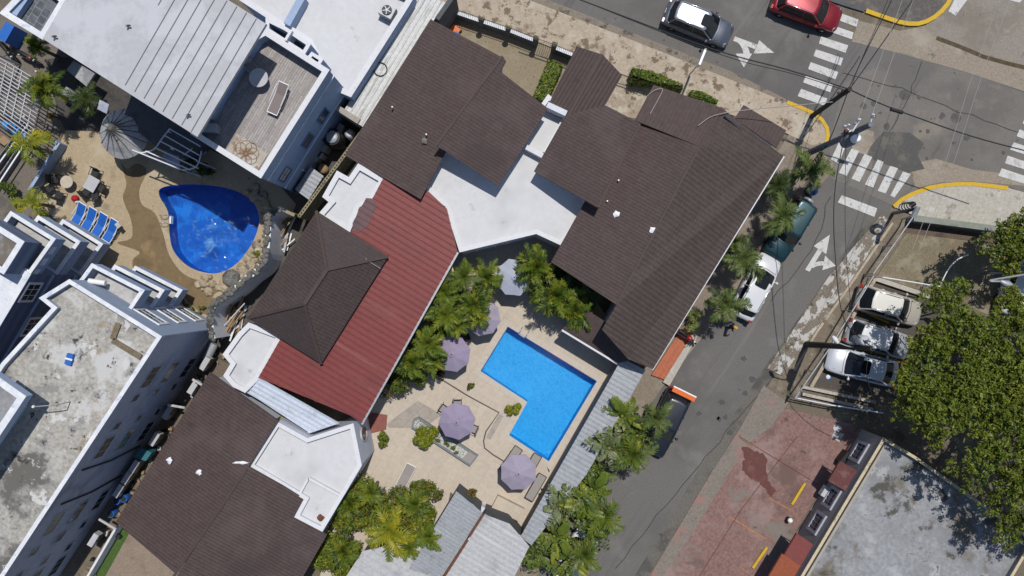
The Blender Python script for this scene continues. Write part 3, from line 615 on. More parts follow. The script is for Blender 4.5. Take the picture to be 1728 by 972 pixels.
# ============ hotel, big eastern wing
t = thing("hotel_wing", "broad brown tiled hotel wing along the side street with the long eave above the palms", "building", W(1120, 360))
B1 = [(901, 289, 5.3), (955, 193, 5.3), (1023, 178, 5.8), (1080, 208, 6.3), (1009, 351, 6.3)]
B2 = [(1071, 203, 5.0), (1180, 247, 5.9), (1040, 514, 5.9), (930, 442, 4.9), (985, 343, 4.9)]
B4 = [(1103, 143, 4.7), (1218, 182, 4.9), (1180, 247, 5.9), (1071, 203, 5.3)]
B3 = [(1218, 182, 4.9), (1322, 264, 4.3), (1102, 623, 4.3), (1060, 606, 4.65), (1016, 556, 5.6), (1040, 514, 5.9), (1180, 247, 5.9)]
roofing(t, [B1, B2], m_brown)
roofing(t, [B4], m_brown2, name="hip_roof")
roofing(t, [B3], mat("brown_tile_street", (.066, .048, .043), .75, [((.082, .062, .055), .4, .5, .8), ((.05, .04, .038), .8, .6, .8)], (3, .14), brick=(57.5, .42, .21, .018, (.056, .042, .038), (.04, .03, .028)), stripe=(57.5-90, .3, (.085, .066, .058), .4, .3, .5, .06)), name="street_roof")
ridge_cap(t, PL([(1218, 183, 4.93), (1180, 247, 5.9), (1040, 514, 5.9)]), m_brownp, .06)
ridge_cap(t, PL([(1080, 209, 6.3), (1009, 350, 6.3)]), m_brownp, .05)
G = [(973, 78, 4.1), (1017, 92, 4.9), (960, 196, 4.95), (924, 178, 4.15)]
G2 = [(1017, 92, 4.9), (1050, 127, 4.3), (1034, 155, 4.3), (1020, 180, 4.3), (960, 196, 4.95)]
roofing(t, [G, G2], m_brown2, name="porch_roof"); ridge_cap(t, PL([(1017, 92, 4.92), (958, 198, 4.97)]), m_brownp, .08)
roofing(t, [[(1255, 177, 3.7), (1327, 220, 3.7), (1311, 250, 4.0), (1240, 200, 4.0)]], m_brown2, name="porch_roof", eave=.2)
roofing(t, [[(948, 556, 2.7), (985, 520, 3.3), (1050, 560, 3.3), (1070, 606, 3.1), (1042, 613, 2.7)]], m_brown2, name="lean_to_roof", eave=.2)
mb = MB(); mb.beam(W(948, 557, 2.66), W(1042, 614, 2.66), .12, .14); mb.beam(W(1323, 264, 4.22), W(1101, 624, 4.22), .07, .1); mb.build("gutter", m_capwhite, t)
patch(t, 1040, 362, 5.38, .24, 5); patch(t, 1102, 388, 5.9, .27, 9)
vent(t, 1043, 305, 5.2); vent(t, 1024, 340, 5.1)
A, B = W(990, 545, 3), W(930, 442, 3)
mb = MB(); pts = smooth_line(PL([(1178, 212, 5.6), (1205, 195, 5.3), (1255, 186, 4.9), (1340, 178, 5.6), (1405, 172, 6.3)]), 5); mb.tube(pts, .025, 5); tag(mb.build("service_wire", m_wire), "thin pale service wire running from the street pole to the big brown roof", "wire")
mb = MB(); mb.tube(smooth_line(PL([(1097, 192, 5.3), (1112, 165, 5.2), (1118, 150, 5.1), (1105, 152, 5.0), (1092, 162, 4.95)]), 5), .022, 5); tag(mb.build("aerial_wire", m_wire), "loose curl of pale wire lying on the tiles above the hedge", "wire")
# ============ hotel, red sheet roof with brown pavilion roof
t = thing("hotel_wing", "hotel wing with red ribbed sheet roof west of the pool courtyard", "building", W(620, 540))
redp = [(647, 300), (722, 322), (754, 352), (772, 425), (611, 714), (593, 702), (436, 637), (472, 574), (545, 470), (594, 388), (606, 350), (628, 336)]
rp = PL(redp, 4.6)
# gentle fall towards the courtyard
for v in rp: pass
mb = MB(); mb.plate(rp, .12); mb.ribs(rp, -31.0, .36, .09, .055); mb.build("roof", m_red, t)
MB().skirt([Vector((v.x, v.y, 4.45)) for v in inset(rp, .3)], 0).build("wall", m_whitewall, t)
mb = MB(); mb.beam(W(773, 426, 4.56), W(611, 716, 4.56), .12, .14); mb.build("gutter", m_steel, t)
fp = PL([(618, 334, 4.635), (629, 335, 4.635), (636, 348, 4.635), (628, 362, 4.635), (622, 380, 4.635), (606, 392, 4.635), (595, 390, 4.635), (595, 376, 4.635)])
MB().plate(fp, .03).ribs(fp, -31.0, .36, .09, .03).build("faded_sheet", m_redfade, t) if False else None
mb = MB(); mb.plate(fp, .02); mb.ribs(fp, -31.0, .36, .094, .03); mb.build("faded_sheet", m_redfade, t)
A, B = W(772, 425, 4.6), W(611, 714, 4.6)
A2 = A+(B-A).normalized()*.3+Vector((-.26, .15, 0)); B2_ = B+Vector((-.26, .15, 0))
for u in (3.2, 6.2, 9.2): window(t, inset(rp, .3)[0] if False else A2, B2_, u, 1.2, 1.1, 1.2, 1, m_plw)
t = thing("pavilion", "brown hipped pavilion roof rising over the red sheet roof", "building", W(540, 490))
c = [(534, 356, 5.0), (655, 433, 5.0), (542, 614, 5.0), (418, 537, 5.0)]; r0, r1 = (552, 455, 6.9), (514, 513, 6.9)
roofing(t, [[c[3], c[0], r0, r1], [c[1], c[2], r1, r0]], mat("brown_tile_pavilion", (.067, .047, .044), .75, [((.082, .06, .056), .4, .5, .8)], (3, .12), brick=(57.5, .42, .24, .02, (.059, .042, .040), (.044, .032, .031)), stripe=(57.5-90, .21, (.078, .06, .057), .35, .3, .35, .05)), eave=.45)
roofing(t, [[c[0], c[1], r0], [c[2], c[3], r1]], mat("brown_tile_pavilion_end", (.065, .047, .044), .75, [((.078, .058, .054), .4, .5, .8)], (3, .1), brick=(-32.5, .42, .24, .02, (.06, .047, .047), (.046, .036, .036))), eave=.3, name="hip_roof")
for k, rr in ((0, r0), (1, r0), (2, r1), (3, r1)): ridge_cap(t, PL([c[k], rr]), m_brownp, .09)
ridge_cap(t, PL([r0, r1]), m_brownp, .11)
mb = MB(); mb.tube(smooth_line(PL([(617, 436, 5.65), (622, 441, 5.6), (642, 453, 5.35)]), 4), .02, 5); mb.build("aerial_lead", m_wire, t)
t = thing("hotel_annex", "white flat roofed stepped annex between the alley and the faded end of the red roof", "building", W(590, 330))
flat_block(t, PL([(605, 277), (645, 302), (628, 337), (606, 352), (594, 390), (536, 358), (545, 338), (559, 345), (570, 330), (547, 320), (569, 289), (590, 300)] if False else [(605, 277), (650, 303), (629, 338), (606, 352), (590, 392), (534, 366), (556, 341), (545, 332), (569, 289), (589, 300)], 4.5), 4.55, .25, m_whitewall, m_white, m_capwhite, .26)
t = thing("hotel_annex", "white flat roofed annex below the pavilion corner next to the striped awning", "building", W(420, 610))
flat_block(t, PL([(403, 562), (420, 545), (476, 566), (436, 640), (414, 662), (394, 652), (378, 634), (390, 614), (377, 598)], 4.4), 4.45, .25, m_whitewall, m_white, m_capwhite, .24)
mb = MB(); p = PL([(436, 637, 4.4), (575, 715, 4.4), (520, 730, 4.0), (415, 661, 4.0)]); p = [p[0], p[1], p[2], p[3]]
p = PL([(436, 637, 4.42), (573, 714, 4.42), (523, 731, 4.1), (416, 661, 4.1)])
mb.plate(p, .08); mb.ribs(p, -29.5, .3, .1, .09)
t2 = mb.build("striped_awning", m_zincb, None); tag(t2, "pale blue white corrugated awning along the lower end of the red roof", "awning")
mb = MB(); mb.beam(W(460, 690, 1.5), W(512, 733, 1.5), 1.0, 3.0); tag(mb.build("masonry_wall", m_block, None), "dark stained wall under the lower edge of the striped awning", "wall")
# ============ hotel, south-west wing
t = thing("hotel_wing", "brown tiled hotel wing at the south-west end with two white sealed spots", "building", W(360, 820))
S1 = [(354, 628, 4.4), (469, 709, 5.4), (419, 788, 5.4), (296, 968, 5.4), (195, 881, 4.4)]
S2 = [(419, 787, 5.4), (515, 841, 4.9), (500, 872, 4.9), (552, 902, 4.5), (470, 1045, 4.5), (270, 1015, 5.4)]
roofing(t, [S1, S2], m_brown); ridge_cap(t, PL([(417, 791, 5.4), (285, 985, 5.4)]), m_brownp, .08)
patch(t, 286, 777, 4.85, .22, 12); patch(t, 335, 797, 5.1, .2, 14); patch(t, 405, 781, 5.45, .12, 15, sx=4)
t = thing("hotel_entrance", "angular white flat roofed entrance block with the oval window facing the courtyard", "building", W(520, 780))
fl = PL([(468, 712), (519, 740), (596, 715), (610, 785), (544, 896), (498, 872), (514, 842), (421, 786)], 4.9)
flat_block(t, fl, 4.95, .3, m_whitewall, m_white, m_capwhite, .2)
mb = MB(); q = PL([(521, 806), (573, 834), (540, 893), (501, 872), (517, 843), (505, 836)], 4.75)
mb = MB(); mb.beam(W(521, 806, 4.78), W(574, 835, 4.78), .14, .3); mb.beam(W(521, 806, 4.78), W(507, 832, 4.78), .14, .3); mb.build("upstand", m_capwhite, t)
A, B = W(596, 715, 4.9), W(610, 785, 4.9); Aw, d, L = wall_frame(A, B); n = Vector((-d.y, d.x, 0))
mb = MB(); mb.lathe([(.5, 0), (.5, .05), (.4, .07)], Vector((0, 0, 0)), 20)
ctr = Aw+d*1.05+Vector((0, 0, 2.6))+n*.005
rot = Matrix((d, Vector((0, 0, 1)), n)).transposed()
mb2 = MB()
ring = [(.42*math.cos(a*math.pi/12), .85*math.sin(a*math.pi/12)) for a in range(24)]
vs_ = [ctr+d*x*k+Vector((0, 0, y*k))+n*h for k, h in ((1.15, .0), (1.15, .08), (1, .08), (1, .03)) for x, y in ring]
mb2.add(vs_, [(i*24+j, i*24+(j+1) % 24, (i+1)*24+(j+1) % 24, (i+1)*24+j) for i in range(3) for j in range(24)])
wo = mb2.build("oval_window", m_greywhite, t)
MB().face([ctr+d*x+Vector((0, 0, y))+n*.03 for x, y in ring]).build("pane", m_glass, wo)
mb = MB(); patch(t, 541, 874, 4.7, .22, 22, m_rust)
# ============ corrugated strip roof beside the neighbour
def corr(name, label, pts, z, ang, per, w, h, m, posts=True, cat="roof", wall=None):
    p = PL(pts, z); t = thing(name, label, cat, centre(p))
    mb = MB(); mb.plate(p, .06); mb.ribs(p, ang, per, w, h); mb.build("sheet_roof", m, t)
    w_ = MB()
    if wall: w_.skirt([Vector((v.x, v.y, min(q.z for q in p)-.07)) for v in inset(p, .12)], 0); w_.build("wall", wall, t)
    return t
t = corr("corrugated_roof", "weathered white corrugated strip roof between the hotel and the neighbour's parapet", [(700, -14), (752, 4), (612, 214), (577, 192), (640, 85)], 3.3, 59, .33, .12, .05, m_zincw, wall=m_fib)
MB().tube([W(642, 117, 3.36)+Vector((.42*math.cos(a*.314), .42*math.sin(a*.314), .02)) for a in range(21)], .035, 5, caps=False).build("hose_coil", m_cable) 
tag(bpy.data.objects["hose_coil"], "black hose coiled in a ring on the weathered strip roof", "hose")
mb = MB(); mb.beam(W(570, 186, 1.75), W(614, 214, 1.75), .35, 3.5); tag(mb.build("partition_wall", m_beige), "grey cross wall closing the dark service yard below the strip roof", "wall")
t = thing("side_wall", "dark grey gable wall at the street end of the strip roof", "wall", W(755, 25))
MB().beam(W(770, 8, 1.9), W(742, 48, 1.9), .3, 3.8).build("wall", m_fib, t)
t = corr("covered_walkway", "pale grey corrugated walkway roof along the pool wall beside the banana plants", [(1050, 604), (1089, 625), (990, 800), (897, 920), (878, 906), (930, 814)], 2.7, -30, .30, .1, .045, m_zinc, wall=mat("walkway_wall", (.2, .17, .145), .9, [((.13, .11, .095), .7, .5, .7)], (5, .15)))
t = corr("shed", "small grey corrugated shed roof beside the fat steel drum, left of the rusty gutter", [(770, 829), (815, 866), (744, 976), (690, 960)], 3.0, -33, .22, .1, .05, m_zinc, cat="shed", wall=m_fib)
t = corr("shed", "large ribbed light grey shed roof right of the rusty gutter", [(817, 868), (860, 884), (893, 922), (850, 1010), (730, 1010), (753, 965)], 3.2, -31, .34, .14, .07, m_corr, cat="shed", wall=m_fib)
t = corr("shed", "flat pale shed roof under the yellow palm at the lower edge", [(612, 930), (745, 900), (742, 975), (700, 1060), (540, 1040)], 2.75, -31, .5, .08, .03, m_corr, cat="shed", wall=m_fib)
mb = MB(); mb.beam(W(816, 867, 3.3), W(792, 905, 3.3), .16, .12); mb.beam(W(789, 911, 3.3), W(748, 975, 3.3), .16, .12); tag(mb.build("rusty_gutter", m_rust), "rusty brown gutter between the two corrugated sheds", "gutter")
t = thing("steel_drum", "round steel water drum with white lid on a timber stand between the sheds", "drum", W(740, 950, 2.8))
MB().lathe([(.34, 2.82), (.36, 2.9), (.36, 3.5), (.30, 3.56)], W(741, 954, 0)*1, 20).build("drum", m_steel, t)
MB().lathe([(.27, 3.56), (.25, 3.62), (.05, 3.66)], W(741, 954, 0), 18).build("lid", m_plw, t)
mb = MB(); mb.beam(W(733, 952, 2.86), W(742, 936, 2.86), .12, .2); mb.beam(W(756, 958, 2.86), W(763, 944, 2.86), .12, .2); mb.beam(W(742, 936, 2.86), W(763, 946, 2.86), .12, .2); mb.build("stand", m_wood, t)
t = thing("low_wall", "low grey wall with steps along the pool end of the sheds", "wall", W(828, 862))
MB().prism(PL([(776, 826), (820, 852), (832, 858), (880, 893), (872, 902), (826, 872), (770, 834)]), 0, .9).build("wall", m_whitewall, t)
# ============ neighbours
def siding(name, c1, c2, per=.32):
    m = mat(name, c1, .75, fine=(4, .06), stripe=(0, per, c2, .55, 0))
    for n in m.node_tree.nodes:
        if n.type == 'TEX_WAVE': n.bands_direction = 'Z'
    return m
m_sid = siding("siding_blue", (.15, .20, .31), (.25, .31, .42)); m_sidd = siding("siding_dark", (.105, .135, .215), (.17, .21, .30), .9)
m_sidl = siding("siding_pale", (.34, .40, .50), (.20, .25, .36), .3)
# north-west guest house
t = thing("guest_house", "white and blue guest house with a big grey panelled flat roof and tiled terrace", "building", W(290, 110))
R1 = PL([(72, 65), (333, 231), (449, 40), (350, -22), (165, -95)], 11.0)
mb = MB(); mb.plate(R1, .25); mb.build("roof", m_greywhite, t)
mb = MB(); p = PL([(200, 136), (333, 230), (447, 40), (375, -4), (281, -18)], 11.004)
mb.ribs(p, 60, .62, .06, .015, 0)
mb.build("panel_seam", mat("panel_seam", (.13, .13, .14), .8, fine=(5, .2)), t)
MB().skirt([Vector((v.x, v.y, 10.75)) for v in inset(R1, 1.15)], 0).build("wall", m_blue, t)
T1 = PL([(448, 50), (555, 118), (440, 300), (322, 226), (333, 206), (430, 60)], 8.4)
flat_block(t, T1, 8.4, .95, m_blue, m_tileterr, m_capwhite, .26)
q = PL([(401, 243), (436, 268), (419, 290)], 7.51); 
a = W(398, 240, 7.51); b = W(443, 263, 7.51); c = W(420, 291, 7.51)
mo = MB().prism([W(400, 226, 7.51), W(452, 260, 7.51), W(432, 292, 7.51), W(378, 259, 7.51)], 7.452, 7.512).build("floor_medallion", mat("medallion_tile", (.36, .32, .27), .6, [((.26, .17, .11), .9, .53, .58, 3), ((.42, .40, .36), 1.3, .5, .6)], (6, .1)), t)
mb = MB()
mc = W(415, 259, 7.52); m_rose = mat("rosette_inlay", (.2, .125, .085), .6, fine=(6, .2))
for k in range(8):
    cc = mc+Vector((.42*math.cos(k*.785), .42*math.sin(k*.785), 0)); mb.tube([cc+Vector((.34*math.cos(a*.524), .34*math.sin(a*.524), 0)) for a in range(13)], .02, 4, caps=False)
mb.tube([mc+Vector((.16*math.cos(a*.524), .16*math.sin(a*.524), 0)) for a in range(13)], .022, 4, caps=False)
mb.build("rosette", m_rose, mo)
L2 = PL([(395, -30), (476, -20), (514, -80), (700, -8), (688, 12), (592, 163), (560, 150), (520, 72), (448, 28), (405, 0)], 4.5)
flat_block(t, L2, 4.5, .5, m_blue, m_white, m_capwhite, .3)
mb = MB(); mb.beam(W(513, -2, 4.45), W(487, 45, 4.45), .45, .9); mb.build("divider", m_blue, t)
N1 = PL([(449, 30), (482, 46), (524, 74), (513, 92), (449, 51)], 6.6)
flat_block(t, N1, 6.6, 1.5, m_blue, m_tiledark, m_capwhite, .16)
mb = MB(); mb.beam(W(496, 56, 6.3), W(486, 73, 6.3), .16, 1.2); mb.build("niche_wall", m_capwhite, t)
N2 = PL([(526, 88), (545, 100), (537, 112), (518, 98)], 6.3); flat_block(t, N2, 6.3, 1.0, m_blue, m_tiledark, m_capwhite, .14)
L3 = PL([(0, 22), (72, 66), (112, 0), (60, -40)], 6.4); flat_block(t, L3, 6.4, .7, m_blue, m_tiledark, m_bluew, .3)
MB().prism(PL([(12, 18), (26, 26), (48, -6), (34, -14)], 6.3), 5.75, 6.2).build("bench", m_blue, t)
# shaded lower block under the eave
L4 = PL([(214, 160), (236, 172), (345, 240), (302, 300), (262, 280), (205, 205)], 2.9)
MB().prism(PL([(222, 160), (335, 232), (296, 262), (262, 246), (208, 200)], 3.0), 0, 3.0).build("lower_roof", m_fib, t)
MB().prism(PL([(168, 168), (184, 176), (180, 192), (164, 184)], 2.6), 2.52, 2.6).build("porch_slab", m_slate, t)
A, B = W(555, 118, 8.4), W(440, 300, 8.4)
A_, d, L = wall_frame(A, B); n = Vector((-d.y, d.x, 0))
for z in (3.6, 7.2): MB().beam(A_+n*.04+Vector((0, 0, z)), A_+d*L+n*.04+Vector((0, 0, z)), .07, .1).build("string_course", m_bluew, t)
for u, z in ((2.2, 4.2), (4.0, 4.2), (6.5, 4.4), (3.0, 1.2), (6.8, 1.0)): window(t, A, B, u, z, .9, 1.2, 1, m_blued, m_glassb)
for u in (1.2, 2.6, 4.0, 5.4, 6.8):
    MB().box(A_+d*u+n*.02+Vector((0, 0, 6.8)), (.3, .04, .14), math.atan2(d.y, d.x)).build("air_slot", m_slate, t)
# air conditioner on the lower roof
m_rosette = None
def ac_unit(label, px, py, z, rz, s=1, top=True, group=None):
    t = thing("air_conditioner", label, "air conditioner", W(px, py, z), rz, group)
    MB().box((0, 0, .36*s+.06), (.9*s, .75*s if top else .36*s, .62*s)).build("casing", m_greywhite if not top else m_steel, t, True)
    g = MB()
    if top:
        g.lathe([(.31*s, .36*s+.37*s), (.31*s, .36*s+.41*s), (.27*s, .36*s+.42*s)], (0, 0, .01), 16); g.build("fan_guard", m_dkpl, t, True)
        h = MB(); h.lathe([(.1*s, .78*s), (.1*s, .815*s)], (0, 0, .01), 10)
        for k in range(5): h.box((.17*s*math.cos(k*1.257), .17*s*math.sin(k*1.257), .80*s), (.2*s, .06*s, .012), k*1.257)
        h.build("fan", m_steel, t, True)
    else:
        g.lathe([(.25*s, 0), (.25*s, .03)], (.12*s, -.19*s, .36*s+.06), 14, axis=(0, -1, 0)); g.build("fan_guard", m_dkpl, t, True)
        g = MB()
        for k in range(4): g.box((.36*s, -.185*s, .15*s+.12*s*k+.06), (.14*s, .02, .05*s))
        g.build("vent_slot", m_dkpl, t, True)
    f = MB()
    for x in (-.35, .35): f.box((x*s, 0, .03), (.08, .6*s if top else .36*s, .06))
    f.build("foot", m_dkpl, t, True)
    return t
ac_unit("grey air conditioner with round top fan on the corner of the guest house's white roof", 656, 24, 4.0, R(-28), 1.0)
# ---------- south-west apartment tower
t = thing("apartment_block", "blue grey apartment block with weathered concrete roof and three stacked balconies, lower left", "building", W(140, 760))
TR = PL([(117, 472), (272, 568), (6, 972), (-60, 1072), (-190, 980), (-80, 740), (3, 613), (88, 520), (67, 503)], 9.6)
flat_block(t, TR, 9.6, .45, m_slate, m_conc, m_bluew, .17)
PH = PL([(52, 667), (-6, 626), (-130, 800), (-70, 850)], 11.4)
flat_block(t, PH, 11.9, .45, m_blue, m_concg, m_bluew, .3, z0=11.2)
MB().face([Vector((v.x, v.y, 11.2)) for v in ccw(PH)[::-1]]).build('ceiling', m_concp, t)
MB().skirt([Vector((v.x, v.y, 11.19)) for v in inset(PH, 1.6)], 9.15).build('stair_house', m_slate, t)
A, B = TR[1], TR[2]
A0, d, L = wall_frame(W(272, 568, 9.6), W(-60, 1072, 9.6)); n = Vector((-d.y, d.x, 0)); outs = 1 if n.x > 0 else -1
def uof(px, py, z): return d.dot(W(px, py, z)-A0)
us = [(uof(254, 636, 7.3), 1.5, 1.15), (uof(233, 672, 7.3), .55, .75), (uof(200, 718, 7.3), .55, .75), (uof(178, 757, 7.3), 1.5, 1.15), (uof(93, 886, 7.3), 1.5, 1.15), (uof(62, 930, 7.3), .6, .75), (uof(35, 972, 7.3), .6, .75), (uof(10, 1010, 7.3), 1.5, 1.15)]
for z in (6.7, 4.0, 1.3):
    for u, w_, h_ in us:
        window(t, A0, A0+d*L, u, z+(1.15-h_), w_, h_, outs, m_slate, m_glass, 3 if w_ > 1 else 1, 1, fr=.07, depth=.045)
mb = MB()
for u0, u1, za, zb in ((9.2, 10.6, 8.4, 1.2), (11.6, 12.8, 8.2, 1.0)):
    mb.tube([A0+d*u0+n*outs*.06+Vector((0, 0, za)), A0+d*(u0+.25)+n*outs*.06+Vector((0, 0, (za+zb)/2)), A0+d*u0+n*outs*.06+Vector((0, 0, zb))], .05, 6)
mb.build("drain_pipe", m_dkpl, t)
# north-east face: pale siding with white framed windows
Q0, Q1 = W(117, 472, 9.6), W(272, 568, 9.6)
A1, d1, L1 = wall_frame(Q0, Q1); n1 = Vector((-d1.y, d1.x, 0)); o1 = 1 if n1.y > 0 else -1
mb = MB()
a, b = A1+d1*.05+n1*o1*.02, A1+d1*(L1-.03)+n1*o1*.02
mb.add([a+Vector((0, 0, .1)), b+Vector((0, 0, .1)), b+Vector((0, 0, 9.5)), a+Vector((0, 0, 9.5))], [(0, 1, 2, 3) if o1 < 0 else (3, 2, 1, 0)])
mb.build("siding", m_sidl, t)
for z in (6.6, 3.9, 1.2):
    window(t, A1+n1*o1*.03, A1+d1*L1+n1*o1*.03, d1.dot(W(258, 541, 7.3)-A1)-.2, z, 1.6, 1.3, o1, m_plw, m_glassb, 3, 2, fr=.16)
def balcony(root, pts, z, name, deckm=None, solid=True):
    fl = flat_block(root, PL(pts, 8.1), z, .85, m_blue, m_concp, m_bluew, .16, z0=z-1.15); fl.name = "balcony_wall"
    return fl
BA = [(155, 445), (243, 490), (214, 533), (126, 484)]
for z in (8.1, 5.4, 2.7): balcony(t, BA, z, "balcony")
for z in (5.4, 2.7):
    for k in range(0):
        pass
mb = MB()
for z in (7.9, 5.2): MB().tube([W(150, 474, z), W(178, 478, z)], .16, 10).build("roller_blind", m_plw, t)
pass
# western wing
t = thing("apartment_block", "blue sided apartment wing with white furniture on its three balconies, left edge", "building", W(-10, 560))
WB = PL([(51, 463), (-20, 418), (-170, 650), (-90, 700)], 8.2)
flat_block(t, WB, 8.2, .2, m_sidd, m_bluew, m_bluew, .3)
WC = PL([(40, 408), (-24, 368), (-60, 424), (6, 462)], 9.7); flat_block(t, WC, 9.7, .4, m_sidd, m_concg, m_bluew, .25, z0=7.9)
A2, d2, L2_ = wall_frame(WB[0], W(-90, 700, 8.2)); A2 = Vector((W(51, 463, 8.2).x, W(51, 463, 8.2).y, 0)); B2_ = Vector((W(-90, 700, 8.2).x, W(-90, 700, 8.2).y, 0)); dd = (B2_-A2).normalized()
n2 = Vector((-dd.y, dd.x, 0)); o2 = 1 if n2.x > 0 else -1
for px, py, z in ((12, 527, 5.0), (45, 527, 2.6), (12, 470, 7.2)):
    window(t, A2, B2_, dd.dot(W(px, py, z)-A2), z-.7, 1.2, 1.3, o2, m_plw, m_glass, 3, 2, fr=.14)
for z in (1.0, 3.4, 5.9): MB().beam(A2+n2*o2*.05+Vector((0, 0, z)), B2_+n2*o2*.05+Vector((0, 0, z)), .1, .12).build("string_course", m_blue, t)
BB = [(18, 357), (93, 403), (50, 463), (-26, 417)]
for z in (8.1, 5.4, 2.67):
    balcony(t, BB, z, "balcony")
    cs = PL(BB, 8.1); a, b = cs[1], cs[2]; e = (b-a).normalized(); nn = Vector((-e.y, e.x, 0)); nn = nn if nn.x > 0 else -nn
    for u in (.8, 1.6, 2.4): MB().box(Vector((a.x, a.y, z-.5))+e*u+nn*.012, (.5, .04, .45), math.atan2(e.y, e.x)).build("wall_panel", m_bluew if z > 8 else m_blue, t)
mb = MB(); mb.tube([W(20, 400, 7.9), W(42, 404, 7.9)], .15, 10); mb.build("roller_blind", m_plw, t)
# ---------- south-east house with the grey roof
t = thing("house", "flat grey roofed house with cream parapet, awnings and barred windows at the lower right", "building", W(1520, 900))
HR = PL([(1491, 739), (1544, 770), (1745, 912), (1640, 1090), (1282, 1090)], 3.6)
flat_block(t, HR, 3.6, .42, m_wgrey, m_concg, m_cream, .12)
A, B = W(1491, 739, 3.6), W(1282, 1090, 3.6); A0, d, L = wall_frame(A, B); n = Vector((-d.y, d.x, 0)); o = 1 if n.x < 0 else -1
mb = MB(); mb.beam(A0+d*.4+n*-o*.42+Vector((0, 0, 3.3)), A0+d*(L-.3)+n*-o*.42+Vector((0, 0, 3.3)), .16, .3); mb.build("drip_edge", m_beige, t)
m_winf = mat('grey_window_surround', (.33, .33, .38), .8, fine=(6, .12))
uf = lambda px, py, z: d.dot(W(px, py, z)-A0)
for px, py in ((1453, 764), (1405, 841), (1380, 883)): window(t, A0, B, uf(px, py, 1.9), 1.1, 1.25, 1.35, o, m_winf, m_glass, 4, 2, fr=.2, depth=.12)
def awning(px, py, m, lab, w=1.5, dep=1.0):
    u = uf(px, py, 2.5); c = A0+d*u
    P = [c-d*w/2+n*o*.02+Vector((0, 0, 2.9)), c+d*w/2+n*o*.02+Vector((0, 0, 2.9)), c+d*w/2+n*o*dep+Vector((0, 0, 2.3)), c-d*w/2+n*o*dep+Vector((0, 0, 2.3))]
    mb = MB(); mb.plate(P, .06); 
    for s in (-1, 1): mb.beam(c+d*s*(w/2-.05)+n*o*.02+Vector((0, 0, 2.2)), c+d*s*(w/2-.05)+n*o*(dep-.05)+Vector((0, 0, 2.2)), .05, .05)
    mb.beam(P[2]+Vector((0, 0, -.12)), P[3]+Vector((0, 0, -.12)), .04, .2)
    tag(mb.build("awning", m), lab, "awning")
awning(1427, 806, m_maroon, "faded maroon awning between the first two barred windows of the grey roofed house")
awning(1352, 930, mat("dull_red_awning", (.2, .055, .05), .75, [((.16, .06, .055), 1, .5, .7)], (6, .12)), "dull red awning beside the bright orange one on the grey roofed house", 1.6)
awning(1330, 967, m_orangew, "bright orange awning at the lower edge on the grey roofed house", 1.7, 1.15)
MB().prism(PL([(1418, 780), (1432, 762), (1440, 768), (1426, 788)], 1.0), 0, .9).build("window_grille", m_iron, t)
mb = MB()
for pts, z in (([(1404, 960 - 150), (1428, 772), (1444, 782), (1420, 822)], .2),): mb.prism(PL(pts), 0, z)
tag(mb.build("step", m_terra), "orange painted step along the wall under the faded maroon awning", "step")
tag(MB().prism(PL([(1414, 790), (1425, 760), (1446, 722), (1452, 728), (1440, 760), (1420, 795)]), 0, .35).build("planter_ledge", m_pink), "low pink plastered ledge at the corner of the grey roofed house", "ledge")
slab("house_path", PL([(1372, 848), (1400, 806), (1414, 815), (1340, 940), (1300, 1010), (1282, 1000)]), 0, .11, mat("mossy_path", (.15, .125, .085), .9, [((.09, .08, .055), .7, .5, .66, 10)], (8, .2)))
slab("house_pit", PL([(1275, 985), (1330, 905), (1342, 912), (1290, 995)]), 0, .02, m_maroon)
# ---------- curved garden wall with stone cap
inner = smooth_line(PL([(473, 352), (452, 364), (452, 386), (450, 410), (446, 435), (434, 455), (414, 470), (392, 490), (374, 503), (356, 520), (354, 545), (358, 572)], 3.4), 3)
out = [W(p.x*PPM/((CAM_Z-3.4)/CAM_Z)+864, -p.y*PPM/((CAM_Z-3.4)/CAM_Z)+486, 3.4) for p in inner]
t = thing("curved_wall", "curved white garden wall with a rough stone cap beside the kidney shaped pool", "wall", centre(inner))
bp = band([p.xy for p in inner], .34, 0)
MB().prism(bp, 0, 3.3).build("wall", m_curvew, t)
mb = MB(); rr = random.Random(3)
for i in range(len(inner)-1):
    for k in range(5):
        p = inner[i].lerp(inner[i+1], (k+.5)/5); s = rr.uniform(.1, .21)
        mb.lathe([(s*.9, -.12), (s, 0), (s*.7, .1), (s*.2, .15)], Vector((p.x+rr.uniform(-.13, .13), p.y+rr.uniform(-.13, .13), 3.38)), 7, smooth=False)
mb.build("stone_cap", m_rockg, t)
# pool edge rocks
mb = MB(); rr = random.Random(5)
cpt = sum((Vector((p.x, p.y, 0)) for p in POOL2), Vector())/len(POOL2)
for i, p in enumerate(POOL2):
    a = math.degrees(math.atan2(p.y-cpt.y, p.x-cpt.x))
    if not (-100 < a < 40): continue
    for k in range(4):
        e = Vector((p.x, p.y, 0))-cpt; q = cpt+e*(1+.13+rr.uniform(.0, .26)*(.45 if a > 5 else .9))+Vector((rr.uniform(-.25, .25), rr.uniform(-.25, .25), 0))
        s = rr.uniform(.12, .34)
        mb.lathe([(s, .0), (s*1.02, .08), (s*.8, .14+.1*rr.random()), (s*.25, .2+.1*rr.random())], q+Vector((0, 0, .05)), rr.choice((6, 7, 8)), smooth=False)
stuff(tag(mb.build("edge_rocks", m_rockd), "tan and grey rocks piled along the lower right edge of the kidney pool", "rocks"))
tag(MB().lathe([(.62, 0), (.66, .25), (.5, .5), (.2, .62)], W(393, 470, 0), 9, smooth=False).build("boulder", m_rockg), "large grey boulder at the lower tip of the kidney pool", "boulder")
